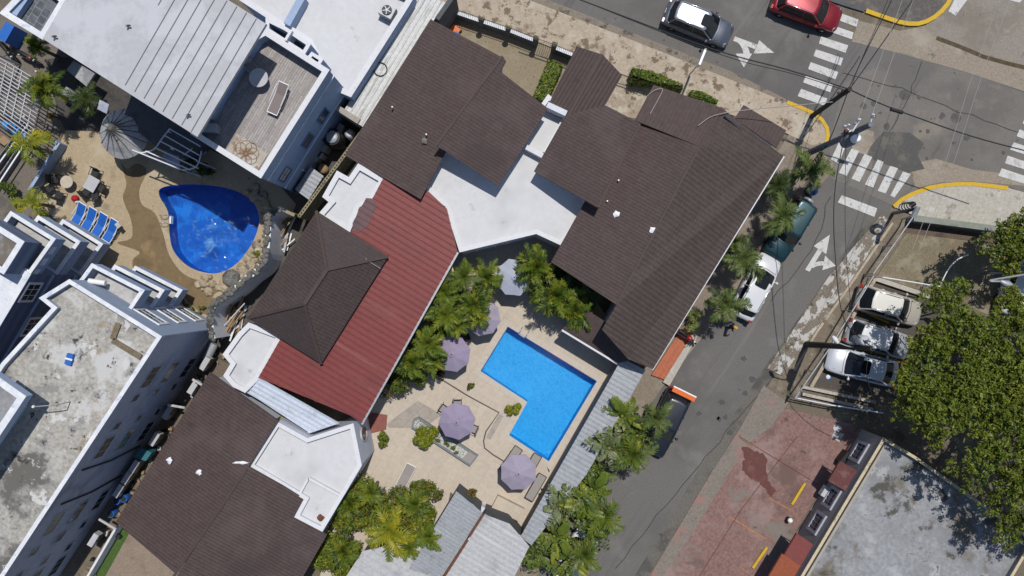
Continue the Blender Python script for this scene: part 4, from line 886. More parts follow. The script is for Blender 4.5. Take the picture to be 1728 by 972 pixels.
# ---------------------------------------------------------------- plants
def frond_mesh(mb, base, az, el, L, droop, rr, ll=.55, lw=.05, mats=(0,), gap=.085, fold=.5):
    """one feather leaf: rachis plus separate narrow leaflets both sides"""
    p = Vector(base); pts = [p.copy()]; a = el; n = max(9, int(L/gap)); st = L/n; tw = rr.uniform(-.6, .6); bend = rr.uniform(-.9, .9)
    for i in range(n):
        a -= droop/n*(.4+1.2*i/n); azx = az+bend*(i/n)**1.5
        p = p+Vector((math.cos(azx)*math.cos(a), math.sin(azx)*math.cos(a), math.sin(a)))*st; pts.append(p.copy())
    k = pts[::3]+([pts[-1]] if n % 3 else []); mb.tube(k, [.028*(1-.85*i/len(k)) for i in range(len(k))], 3, mats[0], caps=False)
    mm = rr.choice(mats)
    for i in range(2, n+1):
        t = i/n; q = pts[i]; fw = (pts[i]-pts[i-1]).normalized(); sd = fw.cross(Vector((0, 0, 1))).normalized(); upv = sd.cross(fw)
        l = ll*(math.sin(math.pi*min(1, t*.8+.14)))**.7
        for s in (-1, 1):
            li = l*rr.uniform(.7, 1.15); f_ = fold+tw*s*.6+rr.uniform(-.3, .3)
            dirn = (sd*s*math.cos(f_)+upv*math.sin(f_)*.7+fw*(.45+.9*t*t+rr.uniform(-.15, .25))).normalized()
            mid = q+dirn*li*.55; e = q+dirn*li+Vector((0, 0, -.3*li)); w = fw*lw*rr.uniform(.7, 1.2)
            mb.add([q-w*.3, q+w*.5, mid+w*.8, e, mid-w*.3], [(0, 1, 2, 4), (4, 2, 3)], mm if rr.random() < .8 else rr.choice(mats))
def palm_crown(name, seed, nf, L, mats, droop=1.5, ll=.6, lw=.06, els=(1.2, .1), gap=.085):
    rr = random.Random(seed); mb = MB()
    for i in range(nf):
        f = i/max(1, nf-1)
        frond_mesh(mb, (0, 0, 0), i*2.399+rr.uniform(-.5, .5), els[0]+(els[1]-els[0])*f+rr.uniform(-.2, .2), L*rr.uniform(.6, 1.15), droop*rr.uniform(.6, 1.5), rr, ll, lw, list(range(len(mats))), gap, .55)
    return mb
def palm(label, px, py, z, variant, rz=0, s=1, base=None, name="palm_tree", cat="palm", group=None, key=None):
    """crown centre at photo pixel and height z"""
    c = W(px, py, z); b = Vector(base) if base else Vector((c.x, c.y, 0))
    t = thing(name, label, cat, b, 0, group)
    if variant not in CH:
        nf, L, mats, droop, ll, lw, els, *gp = VAR[variant]
        o = palm_crown("crown", hash(variant) % 97 if False else sum(map(ord, variant)), nf, L, mats, droop, ll, lw, els, *gp).build("crown", mats, t, True); CH[variant] = o
    else:
        o = CH[variant].copy(); C.objects.link(o); o.parent = t; o.name = "crown"
    o.location = c-b; o.rotation_euler = (0, 0, rz); o.scale = (s,)*3
    h = c-b; pts = [Vector((0, 0, 0)), Vector((h.x*.25, h.y*.25, z*.35)), Vector((h.x*.65, h.y*.65, z*.7)), h]
    MB().tube(smooth_line(pts, 3), [.13-.05*i/9 for i in range(10)], 8).build("trunk", m_trunk, t, True)
    return t
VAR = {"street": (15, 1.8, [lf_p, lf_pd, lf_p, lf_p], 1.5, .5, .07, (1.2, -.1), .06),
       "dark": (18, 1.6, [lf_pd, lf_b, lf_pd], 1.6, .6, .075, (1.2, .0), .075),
       "areca": (26, 1.75, [lf_a, lf_c, lf_a, lf_b], 1.5, .52, .085, (1.45, .15), .075),
       "arecab": (24, 1.7, [lf_a, lf_c, lf_a, lf_b, lf_a], 1.7, .52, .085, (1.4, .1), .075),
       "yellow": (13, 1.9, [lf_y, lf_c, lf_y], 1.25, .62, .08, (1.2, .05), .075),
       "gold": (11, 1.9, [lf_c, lf_y, lf_a], 2.2, .55, .085, (1.0, .1), .075),
       "fine": (18, 1.4, [lf_p, lf_a, lf_c], 1.5, .48, .06, (1.3, .0), .06)}
# palms of the side street
G_ = "palms along the side street"
palm("bushy palm nearest the street corner, fronds over a blue bin", 1366, 290, 3.2, "street", .3, 1.0, group=G_)
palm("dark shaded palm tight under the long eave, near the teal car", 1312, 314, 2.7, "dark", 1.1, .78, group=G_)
palm("palm on a bent trunk drooping over the teal car", 1322, 364, 3.3, "street", 2.2, .95, base=W(1273, 398), group=G_)
palm("palm standing between the white car and the long eave", 1254, 436, 3.3, "street", 3.5, 1.0, group=G_)
palm("palm at the tail of the white car, beside the pedestrian", 1222, 512, 3.2, "street", 4.4, .95, group=G_)
palm("dark low palm half hidden behind the palm over the white car's bonnet", 1236, 412, 2.4, "dark", .5, .75, group=G_)
palm("palm hanging over the bonnet of the black pickup", 1104, 706, 3.4, "street", 5.2, .85, group=G_)
# banana plants and palms by the walkway
def banana_mesh(seed, nl, L, w, mats):
    rr = random.Random(seed); mb = MB()
    for i in range(nl):
        az = i*2.399+rr.uniform(-.6, .6); el = rr.uniform(.5, 1.3) if i > nl*.35 else rr.uniform(.1, .6); n = 26
        p = Vector((0, 0, -.25)); a = el; L_ = L*rr.uniform(.55, 1.1); pts = [p.copy()]; dr = rr.uniform(.9, 2.4); bend = rr.uniform(-.8, .8)
        for k in range(n):
            a -= dr/n; azk = az+bend*(k/n)**2; p = p+Vector((math.cos(azk)*math.cos(a), math.sin(azk)*math.cos(a), math.sin(a)))*L_/n; pts.append(p.copy())
        mb.tube(pts[::5], [.035, .03, .026, .02, .014, .008][:len(pts[::5])], 4, 0, caps=False)
        roll = rr.uniform(-.7, .7); m = rr.choice(range(len(mats))); torn = rr.choice((.12, .3, .5)); W_ = w*rr.uniform(.75, 1.1)
        for s in (-1, 1):
            prev = None; tear = 0
            for k in range(4, n+1):
                t = (k-4)/(n-4); fw = (pts[k]-pts[k-1]).normalized(); sd = fw.cross(Vector((0, 0, 1))).normalized(); up = sd.cross(fw)
                if rr.random() < torn: prev = None; tear = rr.uniform(-.8, .35)
                wd_ = W_*(math.sin(math.pi*(t*.88+.08)))**.5*.5*rr.uniform(.9, 1.06)
                ang = .35+roll*s+tear
                q = pts[k]+(sd*s*math.cos(ang)+up*math.sin(ang)+fw*.35)*wd_; mid = pts[k]+(sd*s*math.cos(ang+.25)+up*math.sin(ang+.25)+fw*.15)*wd_*.5
                if prev: mb.add([prev[0], pts[k], mid, prev[1]], [(0, 1, 2, 3)], m, True); mb.add([prev[1], mid, q, prev[2]], [(0, 1, 2, 3)], m, True)
                prev = (pts[k], mid, q)
    return mb
BV = {"banana": (3, 25, 2.0, .62, [lf_g, lf_c, lf_a, lf_g]), "bananag": (8, 22, 2.0, .58, [lf_gg, lf_g, lf_gg]), "bananad": (12, 26, 1.8, .52, [lf_g, lf_b, lf_a]), "bananad2": (14, 24, 1.7, .46, [lf_b, lf_pd, lf_g, lf_b])}
def banana(label, px, py, z, v, rz=0, s=1, group=None, name="banana_plant"):
    c = W(px, py, z); t = thing(name, label, "plant" if group == GE else "banana plant", (c.x, c.y, 0), 0, group)
    if v not in CH:
        o = banana_mesh(*BV[v]).build("crown", BV[v][4], t, True); CH[v] = o
    else:
        o = CH[v].copy(); C.objects.link(o); o.parent = t
    o.location = (0, 0, z); o.rotation_euler = (0, 0, rz); o.scale = (s,)*3
    MB().tube([(0, 0, 0), (.03, .02, z*.5), (0, 0, z)], [.16, .13, .08], 8).build("stem", lf_c, t, True)
    return t
GE = None
GB = "banana plants beside the covered walkway"
banana("banana plant at the top end of the walkway, orange dying leaf on its left", 1050, 702, 2.8, "banana", .4, .95, GB)
banana("pale green banana plant with torn leaves reaching over the middle of the walkway", 1028, 756, 3.0, "bananag", 2.0, 1.0, GB)
banana("small banana plant in front of the torn pale one", 1010, 800, 2.3, "bananad", 3.1, .75, GB)
banana("banana plant between the two fan shaped palms", 985, 845, 2.8, "banana", 4.0, .95, GB)
banana("narrow grey green banana plant leaning across the lower walkway", 945, 858, 3.1, "bananag", 1.2, .95, GB)
banana("dense banana plant right of the big ribbed shed roof", 910, 938, 2.7, "bananad", 2.6, 1.05, GB)
banana("banana plant at the lower edge beside the half hidden white car", 960, 945, 3.0, "banana", .2, 1.0, GB)
for px, py, z, v, lab in ((1075, 735, 2.7, "bananad", "low banana plant filling the bed between the pickup and the torn pale plant"), (998, 825, 2.6, "banana", "banana plant in the gap above the upper road side fan palm"), (1000, 905, 2.9, "bananad", "banana plant hiding the roof of the white car by the lower road edge"), (935, 905, 2.6, "banana", "banana plant at the foot of the walkway roof")):
    banana(lab, px, py, z, v, px*.1, .95, GB)
palm("fan shaped palm over the road below the black pickup", 1068, 768, 3.0, "fine", .5, 1.15, group="fan shaped palms by the walkway")
palm("fan shaped palm over the road above the half hidden white car", 1018, 868, 3.0, "fine", 2.5, 1.2, group="fan shaped palms by the walkway")
palm("fan shaped palm at the lower edge, over the half hidden white car", 985, 935, 3.4, "fine", 4.1, 1.0, group="fan shaped palms by the walkway")
# leafy masses
def leaf_cluster(seed, r, n, size, mats, lumps=7, flat=.8, wts=None, spread=.75, hollow=.35, core=None):
    rr = random.Random(seed); mb = MB(); L = []
    for i in range(lumps):
        a = rr.uniform(0, 6.283); q = spread*math.sqrt(rr.random()); L.append((Vector((math.cos(a)*q*r[0], math.sin(a)*q*r[1], rr.uniform(-.25, .55)*r[2])), rr.uniform(.32, .55)))
    idx = list(range(len(mats)))
    for i in range(n):
        c, q = rr.choice(L); v = Vector((rr.gauss(0, 1), rr.gauss(0, 1), abs(rr.gauss(0, 1))*1.1-.35)).normalized()
        k = rr.uniform(hollow, 1)**.6
        p = c+Vector((v.x*r[0], v.y*r[1], v.z*r[2]*flat))*q*k
        nrm = (v*.7+Vector((rr.uniform(-1, 1), rr.uniform(-1, 1), rr.uniform(-.3, 1)))*.8).normalized()
        u = nrm.orthogonal().normalized(); u = Matrix.Rotation(rr.uniform(0, 6.283), 3, nrm) @ u; w = nrm.cross(u); s = size*rr.uniform(.6, 1.25)
        m = rr.choices(idx, wts)[0]
        mb.add([p-u*s*.5, p+w*s*.22-nrm*s*.05, p+u*s*.5-nrm*s*.12, p-w*s*.22-nrm*s*.05], [(0, 1, 2, 3)], m)
    return mb
def bush(label, px, py, z, r, n, size, mats, seed, wts=None, name="bush", cat="bush", group=None, lumps=7, stem=True, hz=None, zb=0):
    c = W(px, py, z); t = thing(name, label, cat, (c.x, c.y, zb), 0, group)
    o = leaf_cluster(seed, r, n, size, mats, lumps, wts=wts).build("foliage", mats, t, True); o.location = (0, 0, z-zb)
    if stem:
        mb = MB(); rr = random.Random(seed)
        for k in range(4): mb.tube([(0, 0, 0), (rr.uniform(-.2, .2)*r[0], rr.uniform(-.2, .2)*r[1], (z-zb)*.6), (rr.uniform(-.6, .6)*r[0], rr.uniform(-.6, .6)*r[1], z-zb+.2*r[2])], [.05, .035, .015], 5)
        mb.build("stem", m_trunk, t, True)
    return t
# courtyard palms west of the pool
GP = "areca palms along the courtyard wall"
for i, (px, py, z, s, lab, v) in enumerate([
        (783, 468, 3.6, .8, "pale fan shaped palm at the top of the western courtyard bed", "fine"), (748, 492, 3.4, .75, "areca palm against the red roof wing, left of the pale fan palm", "areca"),
        (820, 470, 3.2, .72, "areca palm right of the pale fan palm, near the pale grey parasol", "areca"), (750, 532, 3.3, .8, "areca palm in the bend of the western bed by the red roof", "areca"),
        (800, 515, 3.2, .75, "areca palm overhanging the half hidden lilac parasol", "areca"), (722, 580, 3.2, .78, "areca palm left of the lilac parasol beside the red roof wing", "areca"),
        (695, 612, 3.0, .72, "lowest areca palm of the western bed, above the coral flowers", "areca"), (772, 548, 3.0, .62, "small areca palm between the two parasols half under leaves", "areca"), (806, 533, 3.2, .62, "areca palm covering the middle of the half hidden lilac parasol", "arecab"), (733, 608, 2.7, .6, "small areca palm touching the rim of the lilac parasol by the pool steps", "areca")]):
    palm(lab, px, py, z, ("arecab" if i % 2 and v == "areca" else v), i*1.3, s*1.12, group=GP, cat="palm")
for px, py, r, lab, k in ((775, 505, 1.5, "green bush below the upper areca palms of the western bed", 33), (738, 565, 1.4, "green bush in the middle of the western bed", 34), (708, 615, 1.3, "green bush at the lower end of the western bed", 35)):
    bush(lab, px, py, 1.3, (r, r, 1.0), 2600, .24, [lf_a, lf_b, lf_c], k, [5, 4, 2], name="leafy_bush", cat="bush")
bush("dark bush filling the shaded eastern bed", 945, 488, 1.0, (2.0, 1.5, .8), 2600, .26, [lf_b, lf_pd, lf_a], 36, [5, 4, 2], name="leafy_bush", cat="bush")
bush("flowering bush with coral blooms at the foot of the red roof wing", 668, 652, 1.3, (1.3, 1.3, 1.0), 2600, .2, [lf_b, lf_a, lf_red], 31, [6, 5, .7], name="flowering_bush")
bush("maroon leaved shrub below the second lilac parasol", 738, 630, .8, (.5, .45, .5), 500, .17, [lf_maroon, lf_maroon, lf_b], 32)
# east bed under the big roof
GE = "shaded plants under the edge of the big brown roof"
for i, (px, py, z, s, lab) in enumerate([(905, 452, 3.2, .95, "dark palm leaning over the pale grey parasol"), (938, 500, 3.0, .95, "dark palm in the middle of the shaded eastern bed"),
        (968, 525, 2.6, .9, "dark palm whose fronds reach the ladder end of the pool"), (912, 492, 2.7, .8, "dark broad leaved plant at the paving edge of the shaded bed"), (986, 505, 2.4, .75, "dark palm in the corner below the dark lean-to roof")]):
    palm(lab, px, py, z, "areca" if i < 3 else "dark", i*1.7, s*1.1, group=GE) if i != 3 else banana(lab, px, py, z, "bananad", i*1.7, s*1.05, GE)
# round clipped and potted plants
bush("round yellow green shrub filling the long grey planter", 717, 735, .75, (.85, .85, .6), 1500, .22, [lf_c, lf_a, lf_y], 41, [5, 4, 1.5], name="shrub", cat="shrub")
bush("small leafy shrub beside the red doorstep", 645, 739, .7, (.6, .6, .6), 700, .2, [lf_a, lf_c, lf_b], 42, name="shrub", cat="shrub")
bush("golden tufted plant on the inner corner of the blue pool", 866, 688, .5, (.55, .5, .5), 700, .22, [lf_c, lf_y, lf_a], 43, [3, 2, 2], name="potted_plant", cat="plant")
bush("tiny reddish potted plant beside the courtyard drain", 795, 651, .55, (.28, .28, .35), 260, .14, [lf_a, lf_maroon, lf_c], 44, name="potted_plant", cat="plant")
bush("pale cream green bush at the end of the orange terrace", 1168, 540, 1.1, (.75, .8, .8), 1500, .16, [leafmat("leaf_cream_green", (.22, .24, .10), (.15, .18, .06)), lf_c, lf_a], 45, [6, 2, 2])
for i, (px, py, r, lab) in enumerate([(741, 743, .22, "round clipped ball nearest the yellow green shrub"), (752, 750, .26, "middle clipped ball in the grey planter"), (763, 755, .26, "larger clipped ball at the white pebbles"), (770, 763, .15, "smallest clipped ball of the grey planter")]):
    bush(lab, px, py, .45, (r, r, r), 260, .1, [lf_a, lf_b, lf_c], 50+i, name="topiary_ball", cat="plant", group="clipped balls in the grey planter", lumps=3)
bush("rusty brown dry plant at the head of the small corrugated shed", 795, 832, 1.0, (.4, .3, .35), 320, .16, [lf_o, lf_maroon, lf_a], 55, name="dry_plant", cat="plant")
bush("weed clump on the kidney pool rocks", 433, 428, .35, (.28, .2, .2), 160, .14, [lf_a, lf_c], 56, name="weed_clump", cat="plant")
# lower courtyard jungle with yellow palm
bush("big leafy bush covering the lower courtyard corner beside the white entrance block", 612, 858, 1.9, (2.3, 2.0, 1.5), 6500, .24, [lf_a, lf_b, lf_c, lf_o], 61, [5, 1.5, 5, .8], lumps=11)
bush("leafy bush with orange leaves around the foot of the yellow palm", 690, 880, 1.9, (2.0, 1.9, 1.3), 6000, .24, [lf_a, lf_b, lf_c, lf_o], 62, [5, 1.5, 4.5, 1.6], lumps=11)
bush("leafy bush running off the lower edge beside the brown roof", 565, 945, 1.7, (1.8, 1.9, 1.3), 5000, .24, [lf_a, lf_b, lf_c], 63, [5, 1.5, 5], lumps=9)
bush("narrow leafy shoot growing above the sun lounger's foot", 700, 832, 1.6, (1.6, .9, 1.2), 2200, .22, [lf_a, lf_b, lf_o], 64, [6, 5, 1.6], lumps=7)
palm("bright yellow palm standing out of the lower courtyard bushes", 657, 897, 3.8, "yellow", .9, .98, name="yellow_palm")
for i, (px, py, z, s, lab) in enumerate([(590, 850, 3.0, .7, "green palm in the bushes nearest the white entrance block"), (625, 832, 2.9, .65, "green palm at the top of the lower bushes"), (700, 850, 3.0, .7, "green palm behind the yellow palm towards the loungers"), (722, 905, 3.0, .7, "green palm overhanging the flat pale shed roof"), (580, 930, 3.0, .75, "green palm at the lower left of the yellow palm"), (690, 925, 2.9, .6, "green palm below the yellow palm over the pale shed")]):
    palm(lab, px, py, z, "arecab" if i % 2 else "areca", i*2.1, s*1.0, group="green palms in the lower courtyard bushes")
# neighbour's palms
GN = "palms around the neighbour's yard"
palm("golden drooping palm beside the blue rail of the neighbour's pool yard", 48, 245, 3.6, "gold", .4, .95, group=GN)
palm("green drooping palm over the end of the white pergola", 76, 150, 3.8, "areca", 1.4, .9, group=GN)
palm("small bright palm under the guest house eave", 62, 78, 2.6, "areca", 2.9, .55, group=GN)
palm("shaggy palm in front of the left balconies", 52, 342, 2.6, "gold", 3.3, .8, group=GN)
palm("dark shaded palm beside the conical thatch", 145, 168, 2.2, "dark", 3.3, .8, group=GN)
bush("small green bush at the left edge below the drive wall", 14, 322, 1.0, (.7, .6, .6), 700, .18, [lf_a, lf_b], 71)
bush("pot of red and yellow flowers beside the white pergola", 88, 196, .8, (.3, .28, .3), 300, .14, [lf_red, lf_y, lf_a], 72, name="flower_pot", cat="plant")
bush("dark creeper mass in the shade below the spiral stair", 330, 282, .8, (1.4, .6, .5), 900, .2, [lf_b, lf_pd], 73)
for i, (px, py) in enumerate([(308, 508), (316, 514), (322, 522), (341, 519), (334, 527)]):
    bush("small green planter tuft in the bed at the lower balcony foot", px, py, .4, (.25, .22, .25), 150, .13, [lf_a, lf_c, lf_b], 80+i, name="planter_tuft", cat="plant", group="tufts in the bed by the lower balconies", lumps=3)
# hedges
def hedge(label, pts, h, seed, n):
    p = PL(pts, h); c = centre(p); t = thing("hedge", label, "hedge", c); q = inset(p, .12)
    MB().prism(q, 0, h-.15).build("inner_core", m_core, t); rr = random.Random(seed); mb = MB(); P_ = ccw(p)
    xs = [v.x for v in P_]; ys = [v.y for v in P_]
    def inside(x, y): return all((P_[(i+1) % len(P_)].x-P_[i].x)*(y-P_[i].y)-(P_[(i+1) % len(P_)].y-P_[i].y)*(x-P_[i].x) > 0 for i in range(len(P_)))
    k = 0
    while k < n:
        if rr.random() < .62:
            x, y = rr.uniform(min(xs), max(xs)), rr.uniform(min(ys), max(ys))
            if not inside(x, y): continue
            pos = Vector((x, y, h+rr.uniform(-.22, .05)+.05*math.sin(x*4)*math.cos(y*5))); nr = Vector((0, 0, 1))
        else:
            i = rr.randrange(len(P_)); a, b = P_[i], P_[(i+1) % len(P_)]; pos = a.lerp(b, rr.random()); pos = Vector((pos.x, pos.y, rr.uniform(.1, h))); nr = Vector((b.y-a.y, a.x-b.x, 0)).normalized(); pos += nr*rr.uniform(-.12, .06)
        nr = (nr+Vector((rr.uniform(-1, 1), rr.uniform(-1, 1), rr.uniform(-.5, 1)))*.7).normalized(); u = nr.orthogonal().normalized(); w = nr.cross(u); s = rr.uniform(.08, .17)
        mb.add([pos-u*s*.6, pos+w*s*.35, pos+u*s*.6, pos-w*s*.35], [(0, 1, 2, 3)], rr.choices((0, 1, 2), (5, 3, 1.2))[0]); k += 1
    mb.build("leaves", [lf_a, lf_b, lf_c], t); return t
hedge("clipped square hedge in the gravel yard beside the porch roof", [(926, 100), (950, 110), (928, 158), (916, 170), (900, 162)], 1.1, 91, 3200)
hedge("long clipped hedge between pavement and the paved side yard", [(1068, 114), (1100, 120), (1152, 142), (1150, 154), (1108, 140), (1066, 136)], 1.5, 92, 3200)
hedge("short clipped hedge at the pavement next to the big brown roof", [(1168, 152), (1185, 155), (1211, 169), (1208, 180), (1165, 162)], 1.3, 93, 1600)
# big broad-leaved trees
def canopy(seed, poly, z, nl, n, size, mats, wts, rng_=(.7, 1.35), dome=1.6):
    """crown from leaf clumps scattered over a canopy outline (photo pixels at height z)"""
    rr = random.Random(seed); P_ = [p.xy for p in PL(poly, z)]; xs = [p.x for p in P_]; ys = [p.y for p in P_]; c = sum(P_, Vector((0, 0)))/len(P_)
    def inside(x, y):
        r = False; j = len(P_)-1
        for i in range(len(P_)):
            a, b = P_[i], P_[j]
            if (a.y > y) != (b.y > y) and x < (b.x-a.x)*(y-a.y)/(b.y-a.y)+a.x: r = not r
            j = i
        return r
    def edge(x, y):
        q = Vector((x, y)); m = 99
        for i in range(len(P_)):
            a, b = P_[i-1], P_[i]; d = b-a; t = max(0, min(1, (q-a).dot(d)/d.length_squared)); m = min(m, (q-a-d*t).length)
        return m
    L = []
    while len(L) < nl:
        x, y = rr.uniform(min(xs), max(xs)), rr.uniform(min(ys), max(ys))
        if not inside(x, y): continue
        e = edge(x, y); r = rr.uniform(*rng_)*(.55+.45*min(1, e/1.2)); L.append((Vector((x, y, z+dome*min(1, (e/4)**.7)-.8+rr.uniform(-.35, .35))), r, rr.uniform(.5, 1.0), rr.choices(range(len(mats)), wts)[0]))
    mb = MB(); idx = list(range(len(mats))); tot = sum(l[1]**2*l[2] for l in L)
    for c_, r, dens, fav in L:
        sub = [(Vector((rr.gauss(0, 1), rr.gauss(0, 1), abs(rr.gauss(0, .8)))).normalized()*r*rr.uniform(.55, 1), rr.uniform(.16, .34)) for _ in range(int(10+22*r*r))]
        for k in range(int(n*r*r*dens/tot)):
            o, sr = rr.choice(sub); v = Vector((rr.gauss(0, 1), rr.gauss(0, 1), rr.gauss(.2, .8))).normalized()
            p = c_+Vector((o.x, o.y, o.z*.8))+v*sr*rr.uniform(.3, 1); nrm = (v+Vector((rr.uniform(-1, 1), rr.uniform(-1, 1), rr.uniform(0, 1.2)))*.7).normalized()
            u = nrm.orthogonal().normalized(); u = Matrix.Rotation(rr.uniform(0, 6.283), 3, nrm) @ u; w = nrm.cross(u); s = size*rr.uniform(.6, 1.3)
            m = fav if rr.random() < .45 else rr.choices(idx, wts)[0]
            mb.add([p-u*s*.5, p+w*s*.24, p+u*s*.5-nrm*s*.1, p-w*s*.24], [(0, 1, 2, 3)], m)
    return mb, L
def tree(label, px, py, poly, z, nl, n, size, seed, mats, wts, trunk_h, **kw):
    c = W(px, py, 0); t = thing("broadleaf_tree", label, "tree", c)
    mb, L = canopy(seed, poly, z, nl, n, size, mats, wts, **kw); mb.build("crown", mats, t)
    tb = MB(); rr = random.Random(seed); fork = c+Vector((0, .1, trunk_h))
    tb.tube([c, c+Vector((.1, .05, trunk_h*.5)), fork], [.4, .32, .27], 10)
    for k in range(0, len(L), 3):
        e = L[k][0]; tb.tube([fork+Vector((0, 0, -.1)), fork.lerp(e, .5)+Vector((rr.uniform(-.3, .3), rr.uniform(-.3, .3), .3)), e], [.12, .07, .025], 5)
    tb.build("trunk", m_trunk, t); return t
tm = [lf_a, lf_b, lf_c, leafmat("tree_leaf_olive", (.16, .18, .018), (.11, .145, .018)), leafmat("tree_leaf_tip", (.3, .26, .04), (.21, .21, .035))]
tree("huge spreading green tree shading the parking lot and the grey house roof", 1650, 670, [(1572, 505), (1600, 485), (1650, 472), (1728, 500), (1900, 500), (1920, 900), (1760, 948), (1712, 935), (1672, 880), (1628, 828), (1600, 785), (1575, 735), (1522, 695), (1512, 650), (1545, 600), (1540, 555)], 7.4, 165, 120000, .21, 101, tm, [6, 1.5, 2, 4, .25], 3.6, dome=2.0, rng_=(.75, 1.4))
tree("dark green tree at the right edge above the vacant lot", 1720, 425, [(1660, 412), (1685, 382), (1730, 355), (1900, 340), (1920, 480), (1740, 468), (1690, 458), (1668, 440)], 5.5, 46, 28000, .21, 102, tm, [4, 4, 1, 3, .3], 2.6)
# ---------------------------------------------------------------- vehicles
def carpaint(name, c, metal=.3): return mat(name, c, .35, fine=None, metal=metal, coat=.6, spec=.5)
m_tyre = mat("tyre_rubber", (.015, .015, .016), .8, fine=(10, .2)); m_rim = mat("alloy_rim", (.4, .41, .43), .3, fine=None, metal=.8)
m_tail = mat("tail_lamp_red", (.35, .01, .01), .2, fine=None, coat=.5); m_head = mat("headlamp_lens", (.6, .62, .65), .1, fine=None, coat=.8)
m_carg = glass("car_glass", (.01, .013, .017), .03); m_trim = mat("black_trim", (.012, .012, .013), .5, fine=None)
def loft(mb, st, m=0, smooth=True):
    """st: (x, halfwidth, z0, z1, crown) ; closed rounded sections along x"""
    n = 14; ring = []
    for x, hw, z0, z1, cr in st:
        prof = [(0, z0), (.8, z0), (.97, z0+.1*(z1-z0)), (1.0, z0+.45*(z1-z0)), (.985, z0+.75*(z1-z0)), (.93, z1-.05), (.8, z1), (0, z1+cr)]
        pts = [(hw*a, b) for a, b in prof] + [(-hw*a, b) for a, b in prof[-2:0:-1]]
        ring.append([Vector((x, y, z)) for y, z in pts])
    k = len(ring[0]); V = [v for r in ring for v in r]
    F = [(i*k+j, i*k+(j+1) % k, (i+1)*k+(j+1) % k, (i+1)*k+j) for i in range(len(ring)-1) for j in range(k)]
    mb.add(V, F, m, smooth); mb.add(ring[0], [list(range(k))[::-1]], m); mb.add(ring[-1], [list(range(k))], m)
def rrect(x0, x1, h0, h1, z, r=.12, bow=0):
    """rounded quad outline: half widths h0 at x0, h1 at x1, ends bowed"""
    out = []
    for x, h, sx in ((x0, h0, -1), (x1, h1, 1)):
        ys = [-h, -h+r, 0, h-r, h] if sx < 0 else [h, h-r, 0, -h+r, -h]
        for y in ys:
            e = (1-abs(y)/h if h else 0)
            out.append(Vector((x+sx*(bow*min(1, e*1.5))-(sx*r if abs(abs(y)-h) < 1e-6 else 0), y, z)))
    return out
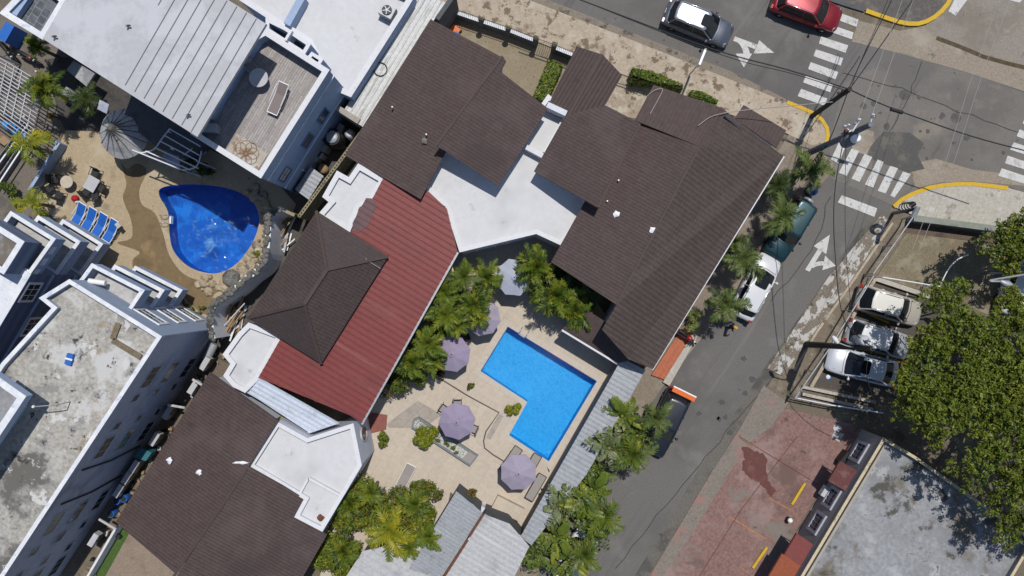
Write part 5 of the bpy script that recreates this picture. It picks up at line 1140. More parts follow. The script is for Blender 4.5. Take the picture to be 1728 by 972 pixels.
def car(label, loc, rz, paint, L=4.5, Wd=1.8, H=1.62, belt=.95, hood=1.15, tail=.35, ws=.75, rs=.35, roofm=None, sunroof=None, rails=False, spare=None, hatch_slope=None, bed=None, name="parked_car", cat="car", group=None, tailbar=None, box=0):
    t = thing(name, label, cat, (loc[0], loc[1], .012), rz, group)
    hw = Wd/2; x0 = -L/2; x1 = L/2; b = MB(); bt = belt
    hz = bt-.06
    st = [(x0, hw*.80, .42, bt-.22, .0), (x0+.06, hw*.90, .32, bt-.06, .01), (x0+.25, hw*.97, .24, bt+.0, .02), (x0+.9, hw, .22, bt+.02, .02), (0, hw*1.0, .2, bt, .02), (x1-hood-.1, hw*.99, .22, bt+.0, .03), (x1-hood*.6, hw*.96, .22, bt-.05, .06), (x1-.3, hw*.90, .24, bt-.16, .06), (x1-.08, hw*.78, .30, bt-.28, .04), (x1, hw*.62, .40, bt-.38, .02)]
    if box: st[-3:] = [(x1-.25, hw*.95, .24, bt-.10, .04), (x1-.05, hw*.90, .30, bt-.16, .03), (x1, hw*.84, .40, bt-.24, .01)]
    loft(b, st)
    body = b.build("body", paint, t, True)
    # greenhouse
    gx0 = x0+tail; gx1 = x1-hood; rx0 = gx0+rs; rx1 = gx1-ws; gh = hw*.90; rh = hw*.70; z0 = bt-.02; z1 = H
    if bed: gx0 = x0+bed; rx0 = gx0+.25
    lo = rrect(gx0, gx1, gh*.94, gh*.97, z0, .12, .12); hi = rrect(rx0, rx1, rh*.97, rh, z1-.05, .10, .07)
    k = 10
    def side(i): return [lo[i], lo[(i+1) % k], hi[(i+1) % k], hi[i]]
    gl = MB()
    gl.add(lo+hi, [(i, (i+1) % k, k+(i+1) % k, k+i) for i in range(k)], 0, False); 
    cab = gl.build("side_glass", m_carg, t, True)
    # windscreen and rear window proud panes
    def pane(idx, nm, mg, sh=.12, off=.012):
        c = [side(i) for i in idx]
        mbp = MB(); V = []
        for q in (0, 1):
            pass
        bl = [c[0][0]]+[s[1] for s in c]; tp = [c[0][3]]+[s[2] for s in c]
        n = (tp[len(tp)//2]-bl[len(bl)//2]).cross(bl[-1]-bl[0]).normalized(); n = -n if n.z < 0 else n
        bl = [v+(u-v)*.04+n*off for v, u in zip(bl, tp)]; tp = [u-(u-v)*.05+n*off for v, u in zip(bl, tp)]
        m_ = len(bl); mbp.add(bl+tp, [(i, i+1, m_+i+1, m_+i) for i in range(m_-1)], 0, True)
        return mbp.build(nm, mg, t, True)
    # order of rrect: 0..4 rear (-y..y), 5..9 front (y..-y)
    pane([1, 2], "rear_window", m_carg); pane([6, 7], "windscreen", m_carg)
    # pillars in body colour
    pm = MB()
    for i in (0, 1, 3, 4, 5, 6, 8, 9):
        pass
    for a in (0, 4, 5, 9): pm.beam(lo[a]*.998+Vector((0, 0, .0)), hi[a]+Vector((0, 0, .02)), .09, .07)
    midx = (gx0*.45+gx1*.55)
    for s in (-1, 1):
        pm.beam(Vector((midx, s*gh*.97, z0)), Vector((midx-.05, s*rh*1.0, z1-.04)), .04, .08)
        pm.beam(Vector((gx0+.1, s*gh*.955, z0+.02)), Vector((gx1-.1, s*gh*.98, z0+.02)), .05, .06)
    pm.build("pillar", paint, t, True)
    # roof panel
    r = MB(); o = rrect(rx0-.04, rx1+.04, rh+.02, rh+.03, z1-.045, .12, .08)
    ctr = [Vector((v.x*.82+(rx0+rx1)*.09, v.y*.75, z1)) for v in o]; top = [Vector((v.x*.97+(rx0+rx1)*.015, v.y*.96, z1-.018)) for v in o]
    r.add(o+top+ctr, [(i, (i+1) % k, k+(i+1) % k, k+i) for i in range(k)]+[(k+i, k+(i+1) % k, 2*k+(i+1) % k, 2*k+i) for i in range(k)]+[[2*k+i for i in range(k)]], 0, True)
    r.add(o, [list(range(k))[::-1]])
    ro = r.build("roof", roofm or paint, t, True)
    if sunroof:
        sx0, sx1, sw = sunroof
        MB().plate([Vector(v) for v in rrect(sx0, sx1, sw, sw, z1+.022, .08, .02)], .03).build("sunroof", m_carg, t, True)
    if rails:
        for s in (-1, 1):
            MB().tube([(rx0+.1, s*(rh-.06), z1-.02), (rx0+.2, s*(rh-.06), z1+.05), (rx1-.25, s*(rh-.05), z1+.05), (rx1-.12, s*(rh-.05), z1-.02)], .022, 6).build("roof_rail", m_silver, t, True)
    for s in (-1, 1):
        mb = MB(); mb.lathe([(.02, -.1), (.085, -.06), (.095, .04), (.05, .1)], (gx1-.35, s*(hw+.10), bt+.07), 10, axis=(0, s, .1)); mb.beam((gx1-.35, s*(hw-.12), bt+.0), (gx1-.35, s*(hw+.05), bt+.06), .06, .05); mb.build("wing_mirror", paint, t, True)
        mb = MB(); mb.lathe([(.02, 0), (.15, .02), (.16, .05)], (x1-.24, s*hw*.72, bt-.30), 8, axis=(.8, s*.45, .45)); mb.build("headlight", m_head, t, True)
        MB().box((x0+.06, s*hw*.76, bt-.14), (.12, .26, .2)).build("tail_light", m_tail, t, True)
        for xw in (x0+.82, x1-.86):
            w = MB(); w.lathe([(.20, -.1), (.31, -.1), (.335, -.06), (.335, .06), (.31, .1), (.20, .1)], (xw, s*(hw-.1), .325), 18, axis=(0, 1, 0)); wo = w.build("wheel", m_tyre, t, True)
            q = MB(); q.lathe([(.21, -.02), (.2, .0), (.06, .02)], (xw, s*(hw+.0)-s*.01, .325), 12, axis=(0, s, 0)); q.build("rim", m_rim, wo, True)
        MB().box((midx-.45, s*(hw+.005), bt-.16), (.16, .03, .03)).build("door_handle", roofm or paint, t, True)
        MB().box((midx+.4, s*(hw+.005), bt-.16), (.16, .03, .03)).build("door_handle", roofm or paint, t, True)
    seam = MB()
    seam.tube([(gx1+.12, -hw*.8, bt+.005), (gx1+.2, 0, bt+.045), (gx1+.12, hw*.8, bt+.005)], .012, 4)
    for s in (-1, 1): seam.tube([(gx1+.12, s*hw*.78, bt+.01), (x1-.45, s*hw*.62, bt-.10)], .008, 4)
    seam.build("bonnet_seam", m_trim, t, True)
    MB().box((x1-.03, 0, .42), (.1, hw*1.15, .14)).build("bumper_trim", m_trim, t, True); MB().box((x0+.02, 0, .42), (.1, hw*1.4, .14)).build("bumper_trim", m_trim, t, True)
    MB().box((x0-.002, 0, bt-.32), (.03, .34, .13)).build("number_plate", m_plw, t, True)
    if spare:
        w = MB(); w.lathe([(.1, -.1), (.33, -.1), (.36, -.06), (.36, .06), (.33, .1), (.1, .12)], (x0-.12, 0, .85), 18, axis=(-1, 0, 0)); w.build("spare_wheel_cover", spare, t, True)
    if bed:
        mb = MB(); d = bed-.1; z = bt+.06
        MB().prism([(x0+.1, -hw*.8), (x0+d, -hw*.8), (x0+d, hw*.8), (x0+.1, hw*.8)], bt+.02, bt+.045).build("bed_floor", m_trim, t, True)
        for s in (-1, 1): mb.beam((x0+.04, s*hw*.88, bt+.06), (x0+d, s*hw*.90, bt+.06), .14, .16)
        mb.beam((x0+.05, -hw*.84, bt+.06), (x0+.05, hw*.84, bt+.06), .12, .16); mb.build("bed_side", paint, t, True)
    if tailbar:
        mb = MB(); mb.box((x0+.1, 0, H+.02), (.3, hw*1.75, .14)); mb.build("orange_board", tailbar, t, True)
        mb = MB(); mb.box((x0-.09, 0, H+.03), (.09, hw*1.78, .12)); mb.build("white_board_edge", m_plw, t, True)
        mb = MB()
        for s in (-1, 1): mb.beam((x0+.1, s*hw*.78, bt), (x0+.1, s*hw*.78, H-.04), .06, .06)
        mb.build("board_post", m_trim, t, True)
    return t
def at(px, py, z=.9): return W(px, py, z)
car("dark grey SUV with sunroof driving on the cross street", at(1180, 38), R(-22), carpaint("grey_car_paint", (.13, .14, .17), .6), 4.7, 1.86, 1.65, roofm=carpaint("silver_roof_paint", (.24, .255, .30), .5), sunroof=(.05, .75, .4), rails=True, name="car", cat="car")
car("red SUV stopped at the crosswalk on the cross street", at(1364, 13), R(-20), carpaint("red_car_paint", (.21, .006, .014), .3), 4.7, 1.88, 1.66, rails=True, name="car")
car("teal boxy off road car with spare wheel under a street palm", at(1334, 387), R(-122), carpaint("teal_car_paint", (.010, .042, .052), .4), 4.25, 1.78, 1.75, belt=1.02, hood=1.25, ws=.55, rs=.2, tail=.1, spare=m_steel, box=1)
car("white SUV with dark sunroof parked under two street palms", at(1277, 484), R(62), carpaint("white_car_paint", (.55, .56, .58), 0), 4.6, 1.85, 1.66, sunroof=(-.05, .6, .42), rails=True)
car("black pickup style car carrying an orange board across its rear", at(1125, 713), R(-116), carpaint("black_car_paint", (.012, .015, .025), .2), 4.6, 1.85, 1.66, tailbar=m_orange, hood=1.25, box=1)
car("white car mostly hidden under the fan shaped palm by the lower road edge", at(975, 935), R(62), carpaint("pearl_car_paint", (.6, .61, .63), 0), 4.3, 1.76, 1.5, sunroof=(-.3, .3, .35))
car("cream SUV nose in under the big tree, first from the vacant lot", at(1503, 516), R(-17), carpaint("cream_car_paint", (.42, .38, .32), .2), 4.5, 1.82, 1.66, roofm=carpaint("cream_roof_paint", (.62, .60, .55), 0), rails=True, tail=.25, rs=.55)
car("pale silver SUV in the middle of the three in the parking lot", at(1485, 573), R(-17), carpaint("silver_car_paint", (.40, .41, .43), .4), 4.5, 1.82, 1.64, roofm=carpaint("white_roof_car_paint", (.62, .62, .62), 0), rails=True, tail=.25, rs=.55)
car("white saloon with dark sunroof backed in beside the lower fence", at(1457, 619), R(166), carpaint("bluish_white_car_paint", (.52, .54, .58), .1), 4.75, 1.84, 1.46, belt=.9, hood=1.2, ws=.95, rs=.75, tail=.45, sunroof=(-.2, .35, .45))
car("white car almost hidden by the dark tree at the right edge", at(1722, 478), R(70), carpaint("shade_white_car_paint", (.6, .61, .62), 0), 4.4, 1.78, 1.5)
# ---------------- motorcycles
def moto(label, loc, rz, paint):
    t = thing("motorcycle", label, "motorcycle", (loc[0], loc[1], loc[2]), rz, None)
    for x in (-.62, .64):
        w = MB(); w.lathe([(.2, -.05), (.27, -.05), (.3, 0), (.27, .05), (.2, .05)], (x, 0, .3), 16, axis=(0, 1, 0)); w.lathe([(.05, -.04), (.05, .04)], (x, 0, .3), 8, axis=(0, 1, 0))
        for k in range(5): w.beam((x, 0, .3), (x+.21*math.cos(k*1.257), 0, .3+.21*math.sin(k*1.257)), .02, .02)
        w.build("wheel", m_tyre, t, True)
    b = MB(); b.tube([(-.55, 0, .45), (-.2, 0, .5), (.2, 0, .62), (.48, 0, .85)], [.1, .15, .16, .07], 8); b.tube([(.1, 0, .74), (.3, 0, .84), (.42, 0, .82)], [.12, .17, .08], 8); b.build("body", paint, t, True)
    s = MB(); s.tube([(-.72, 0, .78), (-.45, 0, .76), (-.1, 0, .74), (.1, 0, .76)], [.07, .15, .14, .08], 8); s.build("seat", m_trim, t, True)
    h = MB(); h.tube([(.35, -.36, .98), (.46, -.14, 1.02), (.5, 0, .98), (.46, .14, 1.02), (.35, .36, .98)], .02, 6); h.tube([(.64, -.06, .3), (.46, -.06, 1.0)], .022, 6); h.tube([(.64, .06, .3), (.46, .06, 1.0)], .022, 6); h.build("handlebar", m_trim, t, True)
    MB().lathe([(.03, 0), (.09, .04), (.09, .1)], (.56, 0, .85), 10, axis=(1, 0, 0)).build("headlight", m_head, t, True)
    e = MB(); e.tube([(.1, -.14, .32), (-.3, -.17, .3), (-.75, -.18, .4)], [.03, .035, .045], 7); e.box((.02, 0, .36), (.36, .26, .26)); e.build("engine", m_rim, t, True)
    return t
moto("red motorcycle standing on the orange terrace against the eave", W(1155, 566, .31), R(-38), carpaint("moto_red", (.3, .01, .012), .1))
moto("dark reddish motorcycle on the drive under the guest house palm", W(56, 100, .02), R(-30), carpaint("moto_brown", (.12, .03, .03), .1))
moto("black motorcycle beside the yellow line on the drive", W(22, 90, .02), R(-50), carpaint("moto_black", (.02, .02, .022), .1))
# ---------------------------------------------------------------- parasols, furniture
def parasol(label, px, py, z=2.3, r=1.22, m=None, rz=0, pole=True, group="parasols round the courtyard pool"):
    c = W(px, py, z); t = thing("parasol", label, "parasol", (c.x, c.y, .066), rz, group); z -= .066
    m = m or m_lilac; mb = MB(); n = 8; V = []
    for q, zz in ((0, .0), (.08, -.03), (.5, -.21), (1.0, -.48)):
        for k in range(n*2):
            a = k*math.pi/n; f = r*q*(1 if k % 2 == 0 else math.cos(math.pi/n)*(.985 if q == 1 else 1)); sag = -.02*q if k % 2 else 0
            V.append(Vector((f*math.cos(a), f*math.sin(a), z+.45+zz+sag)))
    K = n*2; mb.add(V, [(i*K+j, i*K+(j+1) % K, (i+1)*K+(j+1) % K, (i+1)*K+j) for i in range(3) for j in range(K)], 0, False)
    lo = [v+Vector((0, 0, -.1)) for v in V[3*K:]]; mb.add(V[3*K:]+lo, [(j, (j+1) % K, K+(j+1) % K, K+j) for j in range(K)])
    co = mb.build("canopy", m, t, True)
    vb = MB(); V2 = [Vector((.2*math.cos(k*math.pi/4), .2*math.sin(k*math.pi/4), z+.46)) for k in range(8)]+[Vector((0, 0, z+.54))]
    vb.add(V2, [(i, (i+1) % 8, 8) for i in range(8)]); vb.build("vent_cap", m, co, True)
    p = MB(); p.tube([(0, 0, 0), (0, 0, z+.5)], .024, 8); p.lathe([(.05, z+.48), (.03, z+.6), (.01, z+.64)], (0, 0, 0), 8); p.build("pole", m_dkpl, t, True)
    b = MB(); b.lathe([(.3, 0), (.3, .06), (.08, .1), (.05, .3)], (0, 0, 0), 14); b.build("base", m_dkpl, t, True)
    rb = MB()
    for k in range(8): a = k*math.pi/4; rb.tube([(.04*math.cos(a), .04*math.sin(a), z+.41), (r*.97*math.cos(a), r*.97*math.sin(a), z-.06)], .012, 4)
    rb.build("ribs", m_dkpl, t, True)
    return t
parasol("lilac parasol above the round seating group between drain and long planter", 771, 711, rz=.12)
parasol("lilac parasol near the sun beds at the lower tip of the pool", 875, 797, m=m_lilacf, rz=.4)
parasol("lilac parasol with palm leaves touching its left rim, beside the pool's left corner", 763, 597, rz=.25)
parasol("lilac parasol half hidden by palms above the pool's left corner", 814, 536, 2.2, m=m_lilacf, rz=.6)
parasol("pale grey parasol partly in shade at the head of the courtyard", 868, 468, 2.4, 1.25, m_palecan, rz=.3)
def chair(label, px, py, rz, m_seat, m_fr, z0=.066, group=None, name="patio_chair", z=.45):
    c = W(px, py, z); t = thing(name, label, "chair", (c.x, c.y, z0), rz, group)
    MB().box((0, 0, .43), (.5, .5, .05)).build("seat", m_seat, t, True)
    MB().box((-.27, 0, .68), (.05, .5, .5), rot=Matrix.Rotation(-.2, 3, 'Y')).build("backrest", m_seat, t, True)
    for s in (-1, 1):
        MB().tube([(-.26, s*.29, .02), (-.24, s*.29, .64), (.22, s*.29, .64), (.27, s*.29, .02)], .022, 6).build("armrest_frame", m_fr, t, True)
    f = MB(); f.beam((.22, -.28, .41), (.22, .28, .41), .03, .03); f.beam((-.22, -.28, .41), (-.22, .28, .41), .03, .03); f.build("seat_frame", m_fr, t, True)
    return t
GC = "sling chairs round the courtyard parasol table"
chair("sling chair at the upper left of the table under the centre parasol", 749, 690, R(-35), m_sling, m_dkpl, group=GC)
chair("sling chair at the top of the table under the centre parasol", 772, 680, R(-90), m_sling, m_dkpl, group=GC)
chair("sling chair at the right of the table under the centre parasol", 799, 723, R(155), m_sling, m_dkpl, group=GC)
def table(label, px, py, z, r, m, mf, z0=.066, sq=None, rz=0, name="table"):
    c = W(px, py, z); t = thing(name, label, "table", (c.x, c.y, z0), rz); h = z-z0
    mb = MB()
    if sq: mb.box((0, 0, h-.02), (sq[0], sq[1], .04))
    else: mb.lathe([(r, h-.04), (r, h), (r*.96, h+.005)], (0, 0, 0), 28)
    mb.build("tabletop", m, t, True)
    if sq:
        for sx in (-1, 1):
            for sy in (-1, 1): MB().beam((sx*(sq[0]/2-.05), sy*(sq[1]/2-.05), 0), (sx*(sq[0]/2-.05), sy*(sq[1]/2-.05), h-.04), .05, .05).build("leg", mf, t, True)
    else:
        for k in range(3): MB().tube([(.3*r/.6*math.cos(k*2.094), .3*r/.6*math.sin(k*2.094), 0), (.05*math.cos(k*2.094), .05*math.sin(k*2.094), h*.5), (.28*r/.6*math.cos(k*2.094), .28*r/.6*math.sin(k*2.094), h-.05)], .02, 6).build("leg", mf, t, True)
    return t
table("round table under the centre lilac parasol", 773, 703, .74, .45, m_sling, m_dkpl)
def sunbed(label, px, py, rz, ms, mf, L=1.9, Wd=.66, back=.75, tilt=.0, z0=.066, arms=False, group=None, name="sun_lounger"):
    c = W(px, py, .35); t = thing(name, label, "sun lounger", (c.x, c.y, z0), rz, group)
    x0 = -L/2; xb = L/2-back
    MB().box(((x0+xb)/2, 0, .33), (xb-x0, Wd-.06, .035)).build("seat", ms, t, True)
    d = Vector((math.cos(tilt), 0, math.sin(tilt))); e = Vector((xb, 0, .33))+d*back
    MB().beam(Vector((xb, 0, .335)), e, Wd-.06, .035).build("backrest", ms, t, True)
    f = MB()
    for s in (-1, 1):
        f.tube([(x0, s*Wd/2, .33), (xb, s*Wd/2, .33), (e.x, s*Wd/2, e.z)], .025, 6)
    f.beam((x0, -Wd/2, .33), (x0, Wd/2, .33), .05, .05); f.beam((e.x, -Wd/2, e.z), (e.x, Wd/2, e.z), .05, .05)
    f.build("frame", mf, t, True)
    for s in (-1, 1):
        for x in (x0+.2, xb+.15): MB().tube([(x, s*Wd/2, .32), (x+.05, s*Wd/2, 0)], .022, 6).build("leg", mf, t, True)
        if arms: MB().tube([(x0+.45, s*(Wd/2+.04), .33), (x0+.6, s*(Wd/2+.05), .55), (xb+.2, s*(Wd/2+.05), .58), (xb+.45, s*(Wd/2+.02), .6)], .025, 6).build("armrest", mf, t, True)
    return t
sunbed("grey white framed sun lounger alone beside the lower courtyard bushes", 684, 805, R(63), m_sling, m_plw, tilt=.12)
table("small grey square side table beside the lone sun lounger", 697, 819, .42, 0, m_sling, m_dkpl, sq=(.42, .42), rz=R(60), name="side_table")
sunbed("dark framed sun lounger left of the lilac parasol at the pool tip", 862, 775, R(55), m_sling, m_dkpl, Wd=.6)
sunbed("dark framed sun lounger between the lower parasol and the pool edge", 896, 788, R(-120), m_sling, m_dkpl, Wd=.6)
sunbed("dark framed sun lounger below the lower parasol by the walkway wall", 904, 822, R(-120), m_sling, m_dkpl, Wd=.6)
chair("dark wicker armchair in the shade beside the half hidden lilac parasol", 785, 568, R(200), m_wicker, m_dkpl, name="armchair")
tag(MB().beam(W(835, 845, .3)*1, W(880, 868, .3), .9, .5).build("masonry_bench", m_patio), "low sandstone bench block beside the walkway's lower end", "bench")
# long grey planter
t = thing("planter", "long grey planter with white pebbles running beside the centre parasol", "planter", W(757, 748))
oc = PL([(697, 708), (706, 704), (807, 769), (793, 787), (694, 722)], .4); ii = inset(oc, .12)
mb = MB(); mb.skirt([Vector((v.x, v.y, .4)) for v in oc], .06)
for k in range(len(ii)): 
    o_ = ccw(oc); a, b, c, d = o_[k], o_[(k+1) % len(ii)], ii[(k+1) % len(ii)], ii[k]
    mb.add([Vector((v.x, v.y, .4)) for v in (a, b, c, d)]+[Vector((v.x, v.y, .2)) for v in (c, d)], [(0, 1, 2, 3), (3, 2, 4, 5)])
mb.build("planter_wall", mat("planter_grey", (.16, .185, .2), .8, fine=(6, .12)), t)
MB().face([Vector((v.x, v.y, .3)) for v in ii]).build("pebbles", mat("white_pebbles", (.42, .42, .4), .9, [((.15, .14, .12), 6, .5, .6), ((.12, .14, .05), 1.2, .54, .62)], (25, .4)), t)
MB().prism(PL([(791, 762), (803, 770), (793, 783), (780, 775)], .42), .3, .42).build("grey_cover", m_sling, t)
# pool ladder
for lab, px, py, rz, zz in (("steel pool ladder at the upper corner of the blue courtyard pool", 882, 563, R(-31), .085), ("steel ladder with white steps on the left side of the kidney shaped pool", 284, 371, R(8), .05)):
    t = thing("pool_ladder", lab, "ladder", W(px, py, .1), 0); d = Vector((math.cos(rz), math.sin(rz), 0)); n = Vector((d.y, -d.x, 0)) if px > 500 else Vector((0, -1, 0))
    if px < 500: d, n = Vector((0, 1, 0)), Vector((1, 0, 0))
    for s in (-1, 1):
        c = W(px, py, 0)+d*s*.26
        MB().tube(smooth_line([c-n*.45+Vector((0, 0, zz)), c-n*.35+Vector((0, 0, .6)), c+n*.02+Vector((0, 0, .62)), c+n*.12+Vector((0, 0, -.5))], 4), .026, 6).build("rail", m_silver, t)
    for k in range(2): MB().beam(W(px, py, 0)+n*.12-d*.25+Vector((0, 0, -.04-.3*k)), W(px, py, 0)+n*.12+d*.25+Vector((0, 0, -.04-.3*k)), .12, .04).build("step", m_plw, t)
# neighbour terrace furniture
table("white round mosaic table on the guest house terrace", 436, 131, 8.15, .55, m_greywhite, m_plw, 7.455)
chair("grey wicker chair tucked by the round terrace table", 424, 112, R(-60), m_wgrey, m_steel, 7.455, z=7.9)
sunbed("grey brown sun lounger with white arms on the guest house terrace", 470, 166, R(66), mat("taupe_sling", (.2, .165, .16), .8, fine=(20, .1)), m_plw, 1.9, .62, .7, .35, 7.455, True) 
for o in C.objects:
    if o.get("label", "").startswith("grey brown sun lounger"): o.location = (*W(470, 166, 7.8).xy, 7.455)
tag(MB().box((0, 0, 7.86), (.9, .5, .8), R(0)).build("storage_bench", m_steel), "grey cabinet in the terrace corner under the big roof edge", "cabinet")
bpy.data.objects["storage_bench"].location = (*W(356, 218, 7.8).xy, 0)
# blue loungers
GL = "blue sun loungers in a row by the kidney pool"
for i, (px, py, lab) in enumerate([(136, 361, "leftmost of the four blue and white sun loungers, nearest the dry palm"), (154, 369, "second from left of the four blue and white sun loungers"), (172, 378, "third from left of the four blue and white sun loungers"), (190, 388, "rightmost of the four blue and white sun loungers, towel on its head end")]):
    sunbed(lab, px, py, R(58), m_canvas, m_plw, 1.75, .62, 1.0, .5, .05, True, GL)
tag(MB().box((0, 0, .95), (.28, .36, .05), R(40)).build("folded_towel", m_concp), "grey towel hung on the rightmost blue sun lounger", "towel"); bpy.data.objects["folded_towel"].location = (*W(199, 380, .95).xy, 0)
# tables and chairs on the tan deck
t = table("square white table with black chairs round it on the tan deck", 154, 310, .75, 0, m_greywhite, m_dkpl, .05, (.8, .95), R(-30))
GD = "black chairs round the white deck table"
for px, py, rz, lab in ((161, 292, R(-110), "black chair at the top of the white deck table"), (172, 317, R(150), "black chair at the right of the white deck table"), (146, 324, R(40), "black chair at the lower left of the white deck table"), (161, 332, R(100), "black chair at the bottom of the white deck table")): chair(lab, px, py, rz, m_dkpl, m_iron, .05, GD, "garden_chair")
table("round blue edged table by the dark bench on the tan deck", 112, 307, .75, .42, m_patio, m_blue, .05)
GK = "dark chairs left of the round deck table"
for px, py, rz, lab in ((92, 302, R(0), "dark chair against the blue rail, left of the round table"), (84, 318, R(30), "dark chair at the lower end of the blue rail"), (100, 330, R(70), "dark chair with shiny seat below the round table")): chair(lab, px, py, rz, m_dkpl, m_iron, .05, GK, "garden_chair")
t = thing("shoulder_bag", "red and white bag lying on the tan deck above the blue loungers", "bag", (*W(127, 335, .2).xy, .05))
mb = MB(); mb.lathe([(.16, 0), (.24, .1), (.22, .28), (.08, .36)], (0, 0, 0), 10); mb.build("bag_body", mat("red_cloth", (.35, .012, .02), .8, fine=(8, .15)), t, True)
MB().lathe([(.10, .0), (.15, .08), (.12, .2), (.03, .26)], (.06, -.2, 0), 9).build("white_flap", m_plw, t, True)
# conical thatch
t = thing("thatched_parasol", "grey conical thatched shade at the corner of the tan deck", "shade", (*W(211, 226, 2.4).xy, .05))
mb = MB(); n = 22; rr = random.Random(4); V = []
for q in range(6):
    f = q/5
    for k in range(n): a = k*6.2832/n; rad = 1.62*f*(1+rr.uniform(-.03, .03)*(f > .9)); V.append(Vector((rad*math.cos(a)*1.0, rad*math.sin(a), 4.4-2.0*f**.9+(.04 if k % 2 else 0))))
mb.add(V, [(i*n+j, i*n+(j+1) % n, (i+1)*n+(j+1) % n, (i+1)*n+j) for i in range(5) for j in range(n)]); mb.build("thatch", m_thatch, t, True)
MB().tube([(0, 0, 0), (0, 0, 4.2)], .1, 8).build("post", m_wood, t, True)
mb = MB()
for k in range(16): a = k*.3927; mb.tube([(.1*math.cos(a), .1*math.sin(a), 4.36), (.8*math.cos(a), .8*math.sin(a), 3.36), (1.6*math.cos(a), 1.6*math.sin(a), 2.44)], .03, 5)
mb.build('seam_rib', m_concg, t, True)
mb = MB()
for k in range(3): mb.box((-.05+.22*k*.3, -.1-.5*k*.5, 4.28-.36*k), (.16, .1, .08), .5)
mb.build("cap_tie", m_iron, t, True)
# white curved pergola (spiral stair canopy)
t = thing("curved_pergola", "curved white metal pergola over a spiral stair below the guest house roof corner", "pergola", W(298, 250, 0))
zz = 3.4
for a, b in (((287, 218), (338, 247)), ((277, 228), (336, 262)), ((270, 238), (333, 271)), ((261, 249), (334, 284)), ((246, 255), (322, 287))):
    MB().beam(W(*a, zz), W(*b, zz), .07, .1).build("rafter", m_bluew, t)
mb = MB(); mb.tube(smooth_line(PL([(287, 217), (272, 236), (262, 250), (250, 256), (236, 258)], zz-.1), 4), .045, 6); mb.tube(smooth_line(PL([(340, 255), (335, 275), (326, 284), (307, 287)], zz-.1), 4), .045, 6); mb.tube(PL([(223, 253), (308, 287)], zz+.06), .05, 6); mb.build("curved_rail", m_bluew, t)
mb = MB(); pts = smooth_line(PL([(302, 214), (290, 236), (284, 242), (300, 262), (318, 255), (327, 245)], 2.2), 4); mb.tube(pts, .06, 6); mb.build("stair_rail", m_bluew, t)
for k in range(11):
    a = .3+k*.45; c = W(308, 258, 1.6); MB().box(c+Vector((.62*math.cos(a), .62*math.sin(a), -1.3+k*.24)), (1.05, .34, .05), a).build("stair_tread", m_slate, t)
MB().tube([W(308, 258, 1.6)*1+Vector((0, 0, -1.6)), W(308, 258, 1.6)+Vector((0, 0, 1.7))], .08, 8).build("stair_post", m_bluew, t)
for q in ((240, 258), (306, 286), (332, 272), (285, 222)): MB().tube([W(*q, zz-.1), Vector((*W(*q, zz-.1).xy, 0))], .05, 6).build("post", m_bluew, t)
# white slatted pergola at the left
t = thing("slatted_pergola", "white slatted pergola at the left edge above the drive", "pergola", W(25, 160))
d = (W(77, 190, 3)-W(2, 148, 3)).normalized(); n = Vector((-d.y, d.x, 0)); o = W(2, 160, 3)
for k in range(17): MB().beam(W(-60, 62+k*6.2, 3.0), W(76-k*1.6, 143+k*6.2, 3.0), .05, .08).build("slat", m_greywhite, t)
for k in range(9): MB().beam(W(64-k*13, 134-k*7.5, 2.88), W(64-k*13-26+8, 210-k*7.5+6, 2.88), .06, .1).build("crossbeam", m_greywhite, t)
for q in ((60, 120), (40, 196), (-10, 90), (-5, 190)): MB().tube([W(*q, 2.8), Vector((*W(*q, 2.8).xy, 0))], .07, 8).build("post", m_greywhite, t)
# kayak
t = thing("kayak", "bright blue kayak lying on the drive below the slatted pergola", "kayak", W(28, 220, .2), R(-30))
mb = MB(); st = [(-1.15, .02), (-.8, .22), (-.3, .34), (.3, .34), (.8, .24), (1.2, .02)]
ring = []
for x, w_ in st: ring += [Vector((x, w_*math.cos(a), .1+.5*w_*math.sin(a)+.02)) for a in [i*math.pi/4 for i in range(8)]]
mb.add(ring, [(i*8+j, i*8+(j+1) % 8, (i+1)*8+(j+1) % 8, (i+1)*8+j) for i in range(5) for j in range(8)], 0, True); mb.build("hull", mat("cyan_blue_plastic", (.02, .22, .6), .4, fine=None), t, True)
MB().lathe([(.0, .0), (.22, .0), (.24, .03)], (-.25, 0, .28), 14).build("cockpit", m_iron, t, True)
tag(MB().prism(PL([(-8, 236), (2, 224), (18, 238), (8, 246)], .5), .46, .52).build("wooden_board", m_wood), "pale wooden board beside the blue kayak", "board")
mb = MB(); 
tag(MB().prism(band(PL([(20, 78), (12, 92), (36, 50)][1:], 0), .14, 0), .015, .03).build("yellow_bar", m_yel), "yellow painted bar across the drive near the motorcycles", "bar")
tag(MB().prism(PL([(-6, 62), (10, 36), (24, 44), (8, 72)], 1.5), 0, 1.5).build("blue_container", m_bluep), "bright blue container at the top left corner below the parapet", "container")
